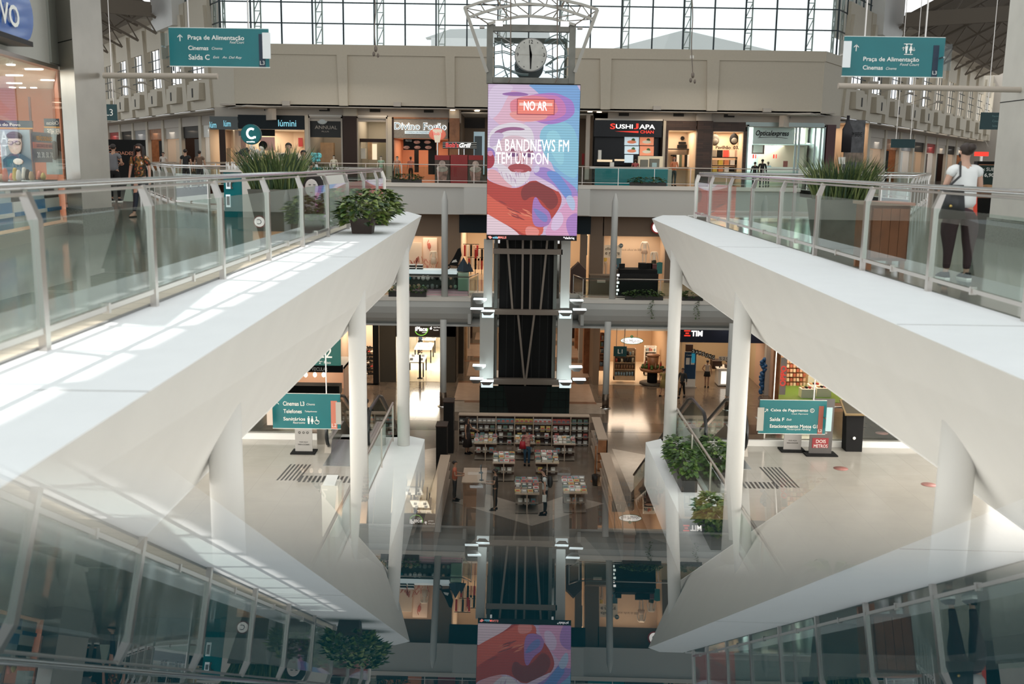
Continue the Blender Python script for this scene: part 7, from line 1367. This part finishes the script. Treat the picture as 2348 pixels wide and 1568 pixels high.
# ------------------------------------------------------------------ kiosk with the round C sign on the left walkway
K = thing('cosmetics_kiosk', 'teal and white cosmetics kiosk with product rows and a round sign', 'kiosk', (-5.5, 24.2, 11.4)); kx0 = px_(514, 450, 23.2); kx1 = px_(557, 450, 23.2)
b = MB(); b.box((kx0, 23.2, 11.4), (kx1, 25.2, 12.42), tealk); link('teal_counter', b, K); b = MB(); b.box((kx1, 23.15, 11.4), (px_(604, 450, 23.2), 25.2, 12.42), whitei); b.box((px_(600, 450, 23.2), 23.3, 11.4), (-3.95, 23.9, 12.3), whitei); link('white_counter', b, K)
b = MB(); b.box((kx0 - .06, 23.1, 12.42), (px_(604, 450, 23.2), 25.25, 12.47), whitei); link('worktop', b, K)
for y0, y1 in ((413, 433), (446, 475)): b = MB(); pbox(b, 518, y0, 528, y1, 23.18, .02, mat('lit_poster_case', (.75, .85, .88), .5, emit=.6)); pbox(b, 520, y0 + 4, 526, y1 - 5, 23.16, .02, mat('poster_case_print', (.2, .25, .28), .5)); link('lit_case', b, K)
b = MB(); b.tube([at(535 + 5 * cos(a), 424 + 9 * sin(a), 23.17) for a in [radians(110 + 18 * k) for k in range(12)]], .02, mat('bronze_c', (.10, .10, .08), .4), 6); link('c_ornament', b, K)
c = at(575, 308, 24.2); b = MB(); dsk(b, c, .24, .1, mat('dark_teal_rim', (.02, .08, .08), .4)); dsk(b, c + Vector((0, -.01, 0)), .23, .02, teal); S_ = link('round_sign', b, K, 'round teal sign with a white letter C')
b = MB(); b.tube([c + Vector((.02 + .10 * cos(a), -.02, .02 + .11 * sin(a))) for a in [radians(55 + 17 * k) for k in range(16)]] + [c + Vector((.12, -.02, -.07))], .026, txte, 8); link('letter_c', b, S_); text('amakha', txte, S_, c.x, c.y - .03, c.z - .17, wdt=.2, hgt=.035, bold=.03)
b = MB(); b.tube([c + Vector((0, .05, -.24)), Vector((c.x, c.y + .05, 12.47))], .02, chrome, 6); link('sign_pole', b, K)
bot = [mat('bottle_white', (.78, .78, .76), .3), mat('bottle_teal', (.02, .30, .30), .3), mat('bottle_orange', (.75, .22, .08), .35), mat('bottle_silver', (.55, .55, .55), .2, .8), mat('bottle_maroon', (.25, .02, .04), .3), mat('bottle_clear', (.6, .62, .6), .15)]
def bottle(x, y, z, h, r, m, lb, g): b = MB(); b.lathe([(r, 0), (r, h * .7), (r * .45, h * .78), (r * .45, h), (.001, h)], m, (x, y, z), 10); o = link('bottle', b); tag(o, lb, 'bottle', g)
for k in range(22):
    x = kx0 + .06 + (k % 11) * .066; bottle(x, 23.25 + (k // 11) * .16, 12.472, random.uniform(.07, .2), random.uniform(.014, .026), bot[0 if k % 4 else 5], 'small white or clear bottle on the left counter of the teal kiosk', 'bottles on the left kiosk counter')
for k, x in enumerate((556, 563, 569)): b = MB(); pbox(b, x, 370, x + 6, 389, 23.3, .12, [bot[2], bot[2], bot[1]][k] if k != 1 else mat('bottle_peach', (.75, .4, .25), .4)); o = link('product_box', b); tag(o, ['orange', 'peach', 'teal'][k] + ' product box on the white counter of the kiosk', 'box')
b = MB(); pbox(b, 576, 372, 600, 391, 23.35, .2, mat('teal_box', (.01, .22, .20), .4)); o = link('product_box', b); tag(o, 'wide dark teal box behind the grass on the kiosk counter', 'box')
for k in range(12): bottle(px_(736 + k * 4.1, 370, 23.5), 23.5 + (k % 2) * .1, 12.3, .24 - .02 * (k % 3), .024, bot[[0, 0, 3, 0, 0, 5][k % 6]], 'tall white or silver bottle at the right end of the kiosk', 'tall bottles at the right end of the kiosk')
for k in range(5): bottle(px_(706 + k * 4, 370, 23.5), 23.5, 12.3, .17, .022, bot[4], 'dark red bottle beside the teal crate on the kiosk', 'dark red bottles on the kiosk')
t = thing('teal_crate', 'teal open crate holding dark bottles on the kiosk counter', 'crate', (px_(729, 370, 23.6), 23.6, 12.3)); c = t.location; b = MB()
b.box((c.x - .13, 23.5, 12.3), (c.x + .13, 23.75, 12.33), bot[1]); b.box((c.x - .13, 23.5, 12.50), (c.x + .13, 23.52, 12.55), bot[1])
for k in range(4): b.box((c.x - .13 + k * .08, 23.5, 12.3), (c.x - .115 + k * .08, 23.52, 12.55), bot[1])
b.box((c.x - .12, 23.6, 12.33), (c.x + .12, 23.74, 12.5), blackm); link('crate_body', b, t)
def flowers(label, x, y, z, m, n, r, seed, vase=None):
    t = thing('flower_vase', label, 'flowers', (x, y, z)); R = random.Random(seed); b = MB(); b.lathe([(.03, 0), (.05, .12), (.03, .2)], vase or bot[5], (x, y, z), 10); link('vase', b, t); b = MB()
    for k in range(n): b.ball((x + R.uniform(-r, r), y + R.uniform(-r, r) * .5, z + .28 + R.uniform(0, r * 1.6)), R.uniform(.02, .045), m, 6)
    link('blossoms', b, t); b = MB()
    for k in range(6): b.tube([(x, y, z + .15), (x + R.uniform(-r, r), y, z + .3 + R.uniform(0, r))], .006, leaf3, 4)
    link('stems', b, t)
flowers('vase of pale blossoms below the round teal sign', px_(590, 350, 23.8), 23.8, 12.47, mat('pale_blossom', (.66, .62, .55), .6), 40, .16, 1); flowers('vase of white and dark blossoms at the left of the kiosk', px_(556, 350, 23.8), 23.8, 12.47, mat('dark_blossom', (.03, .035, .03), .6), 22, .13, 2); flowers('vase with turquoise blossoms behind the teal crate', px_(725, 350, 23.9), 23.9, 12.42, mat('turquoise_blossom', (.15, .50, .52), .6), 30, .1, 4)
# poster of a woman and letter C standing on the walkway behind the railing
t = thing('poster_stand', 'white kiosk panel showing a woman with long dark hair', 'poster', (px_(715, 450, 22.5), 22.5, 11.4)); b = MB(); X0, X1, Z0, Z1 = rb(690, 396, 745, 500, 22.5); b.box((X0, 22.5, 11.4), (X1 + .5, 22.55, Z1), whitei); link('panel', b, t); cx = (X0 + X1) / 2
b = MB(); b.ball((cx, 22.5, Z1 - .28), .25, HAIR, 16, sy=.05, sz=1.1); b.hull([(cx - .26, 22.48, Z1 - .9), (cx + .28, 22.48, Z1 - .9), (cx + .28, 22.49, Z1 - .9), (cx - .26, 22.49, Z1 - .9)], [(cx - .2, 22.48, Z1 - .3), (cx + .22, 22.48, Z1 - .3), (cx + .22, 22.49, Z1 - .3), (cx - .2, 22.49, Z1 - .3)], mat('auburn', (.12, .03, .025), .6)); link('hair_picture', b, t); b = MB(); b.ball((cx - .02, 22.47, Z1 - .33), .15, mat('pale_face', (.72, .66, .62), .6), 14, sy=.05, sz=1.3); b.bar((cx - .08, 22.455, Z1 - .26), (cx - .03, 22.455, Z1 - .26), .012, blackm); b.bar((cx + .02, 22.455, Z1 - .26), (cx + .07, 22.455, Z1 - .26), .012, blackm); b.bar((cx - .05, 22.455, Z1 - .43), (cx + .01, 22.455, Z1 - .43), .014, redp); link('face_picture', b, t)
# black wall with orange words behind the walkers on the left
t = thing('hoarding', 'black hoarding with orange words behind the grey pillar on the left', 'hoarding', at(300, 400, 48)); t.location.z = 11.4; b = MB(); X0, X1, Z0, Z1 = rb(228, 320, 332, 400, 48); b.box((X0, 48, 11.4), (X1, 48.2, Z1), blackm); link('panel', b, t); om = mat('orange_words', (.50, .20, .12), .6)
for s_, x0, x1, y in (('S DE', 237, 266, 338), ('NOVIDADES', 240, 307, 351), ('A VOCÊ', 240, 275, 363), ('EFEITO', 237, 285, 375)): X0, X1, Z0, Z1 = rb(x0, y - 4, x1, y + 4, 48); text(s_, om, t, (X0 + X1) / 2, 47.98, (Z0 + Z1) / 2, X1 - X0, Z1 - Z0, bold=.02)
# ------------------------------------------------------------------ right walkway furniture
t = thing('wooden_cabinet', 'reddish brown wooden cabinet on legs behind the right railing', 'cabinet', onz(2037, 622, 11.4)); X0, X1 = px_(1990, 560, 13.1), px_(2088, 560, 13.1); b = MB(); b.box((X0 + .02, 13.15, 11.52), (X1 - .02, 13.7, 12.24), mat('red_brown_wood', (.22, .075, .035), .45, noise=.2, nscale=4)); link('body', b, t); b = MB(); b.box((X0 - .02, 13.1, 12.24), (X1 + .02, 13.75, 12.28), mat('pinkish_top', (.42, .26, .2), .4)); link('top', b, t)
for k in range(4): b = MB(); x = X0 + .05 + k * (X1 - X0 - .14) / 3.6; b.box((x, 13.12, 11.56), (x + .11, 13.15, 12.2), mat('cabinet_panel', (.30, .10, .045), .45, noise=.2, nscale=4)); link('door_panel', b, t)
for x in (X0 + .03, X1 - .09):
    for y in (13.17, 13.62): b = MB(); b.box((x, y, 11.4), (x + .06, y + .06, 11.52), woodb); link('leg', b, t)
t = thing('menu_stand', 'black menu stand offering two subs behind the woman in white', 'stand', at(2262, 480, 19.5)); t.location.z = 11.4; b = MB(); X0, X1, Z0, Z1 = rb(2236, 370, 2300, 490, 19.5); b.box((X0, 19.5, 11.4), (X1, 19.65, Z1), black); link('stand_body', b, t); b = MB(); pbox(b, 2241, 377, 2292, 454, 19.49, .01, mat('copper_edge', (.40, .18, .10), .4)); link('frame', b, t)
b = MB(); pbox(b, 2243, 379, 2290, 423, 19.48, .01, mat('chalk_green', (.012, .035, .03), .6)); pbox(b, 2243, 423, 2290, 452, 19.48, .01, mat('sandwich_photo', (.25, .13, .07), .6, noise=.5, nscale=8)); link('menu_board', b, t)
ptext('2x SUBS', txtw, t, 2247, 384, 2285, 392, 19.47, bold=.01); ptext('16,90', txtw, t, 2252, 397, 2279, 407, 19.47, bold=.02); b = MB(); b.ball(at(2264, 430, 19.46), .16, mat('sandwich', (.45, .25, .12), .6, noise=.3, nscale=10), 12, sy=.1, sz=.35); link('sandwich_picture', b, t)
for x0, y0, x1, y1, m_, lb in ((2238, 348, 2267, 358, redl, 'red lit sign over a far shop behind the woman in white'), (1925, 360, 1938, 376, whitei, 'white rack at the far right shops')):
    b = MB(); pbox(b, x0, y0, x1, y1, 50, .2, m_); b.box((at((x0 + x1) / 2, y1, 50).x - .05, 50.05, 11.4), (at((x0 + x1) / 2, y1, 50).x + .05, 50.15, at(x0, y1, 50).z), steel); o = link('lit_sign' if m_ is redl else 'display_rack', b); tag(o, lb, 'sign' if m_ is redl else 'rack')
# cables with plugs hanging in the void
for x, y0, y1, lb in ((860, 0, 118, 'left'), (1587, 0, 178, 'right')):
    Y = 42; b = MB(); pts = [at(x, -60, Y)] + [at(x + 1.5 * sin(k), y0 + (y1 - y0) * k / 8, Y) for k in range(9)]; b.tube(pts, .022, brn, 5); q = pts[-1]; b.ball(q + Vector((0, 0, .1)), .07, brn, 8, sz=1.8); b.ball(q + Vector((-.08, 0, -.1)), .06, brn, 8, sz=1.6); b.ball(q + Vector((.09, 0, -.15)), .05, brn, 8, sz=1.8)
    if lb == 'right': b.box(at(x - 4, 134, Y), at(x + 4, 127, Y) + Vector((0, .1, 0)), whitei)
    o = link('hanging_cable', b); tag(o, 'thin dangling cable with plugs hanging %s of the clock tower' % lb, 'cable')
# ------------------------------------------------------------------ middle floor kiosks
K = thing('toy_kiosk', 'glass display kiosk with a white lit top and pink base, left of the tower', 'kiosk', (-5, 53.3, 5.7)); X0 = px_(900, 650, 53.0); X1 = px_(1073, 650, 53.0); b = MB(); b.box((X0, 53.0, 5.7), (X1, 54.0, 5.95), mat('pink_base', (.75, .42, .50), .5)); link('base', b, K); b = MB(); b.box((X0, 53.0, 6.85), (X1 - .6, 54.0, 7.05), mat('white_lit_top', (.75, .88, .9), .4, emit=.35)); link('lit_top', b, K); b = MB(); b.box((X0, 53.02, 5.95), (X1, 53.05, 6.85), shopglass); b.box((X0, 53.8, 5.95), (X1, 53.95, 6.85), mat('kiosk_inside', (.10, .10, .085), .6)); link('display_case', b, K)
R = random.Random(9)
for k in range(30):
    x = X0 + .1 + (X1 - X0 - .3) * (k % 15) / 15; z = 6.0 + (k // 15) * .45; b = MB(); m_ = [whitei, black, tealk, mat('toy_grey', (.35, .35, .33), .5), mat('toy_peach', (.75, .45, .3), .5), mat('toy_green', (.45, .6, .45), .5)][R.randrange(6)]; b.ball((x, 53.5, z + .13), R.uniform(.07, .12), m_, 8, sz=1.2); o = link('toy', b); tag(o, 'small toy in the glass kiosk left of the tower', 'toy', 'toys in the glass kiosk')
for k, x in enumerate((945, 962)):
    b = MB(); X0_, X1_, Z0_, Z1_ = rb(x - 7, 610, x + 7, 622, 53.3)
    for q in range(4): b.box((X0_, 53.3, 7.06 + q * .07), (X1_, 53.7, 7.10 + q * .07), [black, whitei][q % 2])
    o = link('striped_box', b); tag(o, '%s black and white striped stack on the lit kiosk top' % ['left', 'right'][k], 'box')
t = thing('toy_castle', 'toy castle tower with slate blue pointed roofs at the kiosk end', 'toy', (px_(1062, 650, 53), 53.2, 5.95)); c = t.location; b = MB(); b.box((c.x - .28, 53.1, 5.97), (c.x + .28, 53.5, 6.95), mat('toy_green', (.45, .6, .45), .5)); link('body', b, t); b = MB(); b.lathe([(.40, 7.0), (.001, 7.75)], mat('slate_roof', (.03, .055, .08), .5), (c.x, 53.3, 0), 4, False); b.lathe([(.25, 6.95), (.001, 7.5)], MATS['slate_roof'], (c.x + .28, 53.5, 0), 4, False); link('roof', b, t)
t = thing('baby_stroller', 'black baby stroller on the kiosk beside the slim column', 'stroller', (px_(1040, 600, 53.4), 53.5, 7.06)); c = t.location; b = MB(); b.ext([c + Vector(v) for v in ((-.25, -.2, .25), (.2, -.2, .2), (.42, -.2, .75), (.36, -.2, 1.15), (.22, -.2, 1.1), (.0, -.2, .65))], (0, .4, 0), blackm); b.ext([c + Vector(v) for v in ((-.1, -.21, .38), (.2, -.21, .42), (.14, -.21, .56), (-.02, -.21, .5))], (0, .01, 0), whitei); b.tube([c + Vector((-.4, 0, .15)), c + Vector((-.1, 0, .3)), c + Vector((.35, 0, 1.0))], .03, blackm, 6); link('seat', b, t)
for x in (-.3, .3): b = MB(); b.tube([c + Vector((x + .11 * cos(a), 0, .13 + .11 * sin(a))) for a in [k * .6 for k in range(12)]], .025, blackm, 6); link('wheel', b, t)
K = thing('black_counter', 'glossy black counter with a stepped top in front of the fashion window', 'counter', (px_(1463, 650, 53.2), 53.2, 5.7)); X0, X1 = px_(1416, 650, 53.2), px_(1509, 650, 53.2); b = MB(); b.box((X0, 53.2, 5.7), (X1, 54.6, 7.0), black); link('body', b, K); b = MB(); b.box((X0 + .1, 53.3, 7.0), (X1 - .05, 54.5, 7.2), blackm); b.box((px_(1469, 600, 53.2), 53.6, 7.2), (px_(1486, 600, 53.2), 54.2, 7.5), blackm); link('top', b, K)
b = MB(); 
for k in range(6): z = 5.85 + k * .2; b.box((X0 - .05, 53.15, z), (X0 + .02 + (k % 2) * .06, 53.2, z + .12), txte)
link('lit_zigzag', b, K)
for k, (x, y) in enumerate(((1426, 612), (1420, 625), (1489, 611), (1499, 613), (1494, 624))): b = MB(); p = at(x, y, 54.0); b.box(p + Vector((-.15, -.1, -.18)), p + Vector((.15, .1, .18)), [black, brn, blackm, mat('maroon_box', (.12, .03, .03), .5), black][k]); b.box((p.x - .03, 54.0, 7.2), (p.x + .03, 54.05, p.z), black); o = link('speaker_box', b); tag(o, 'dark box on a short stand on the %s end of the black counter' % ('left' if k < 2 else 'right'), 'box', 'boxes on the black counter ' + ('left' if k < 2 else 'right'))
K = thing('brown_booth', 'brown wooden booth with a pointed roof right of the screen foot', 'booth', (px_(1329, 650, 53.6), 53.8, 5.7)); X0, X1 = px_(1311, 650, 53.8), px_(1346, 650, 53.8); b = MB(); b.ext([(X0, 54.6, 5.7), (X1, 54.6, 5.7), (X1, 54.6, 7.0), ((X0 + X1) / 2, 54.6, 7.4), (X0, 54.6, 7.0)], (0, .8, 0), mat('booth_brown', (.07, .035, .025), .6)); link('body', b, K)
K = thing('brown_counter', 'long brown counter with a pale label behind the railing right of the tower', 'counter', (px_(1380, 650, 54), 54.4, 5.7)); b = MB(); b.box((px_(1352, 650, 54.4), 54.4, 5.7), (px_(1400, 650, 54.4), 55.2, 6.75), mat('counter_taupe', (.16, .11, .07), .5)); b.box((px_(1369, 650, 54.4), 54.37, 6.35), (px_(1388, 650, 54.4), 54.4, 6.5), mat('pale_label', (.6, .5, .4), .6)); link('body', b, K)
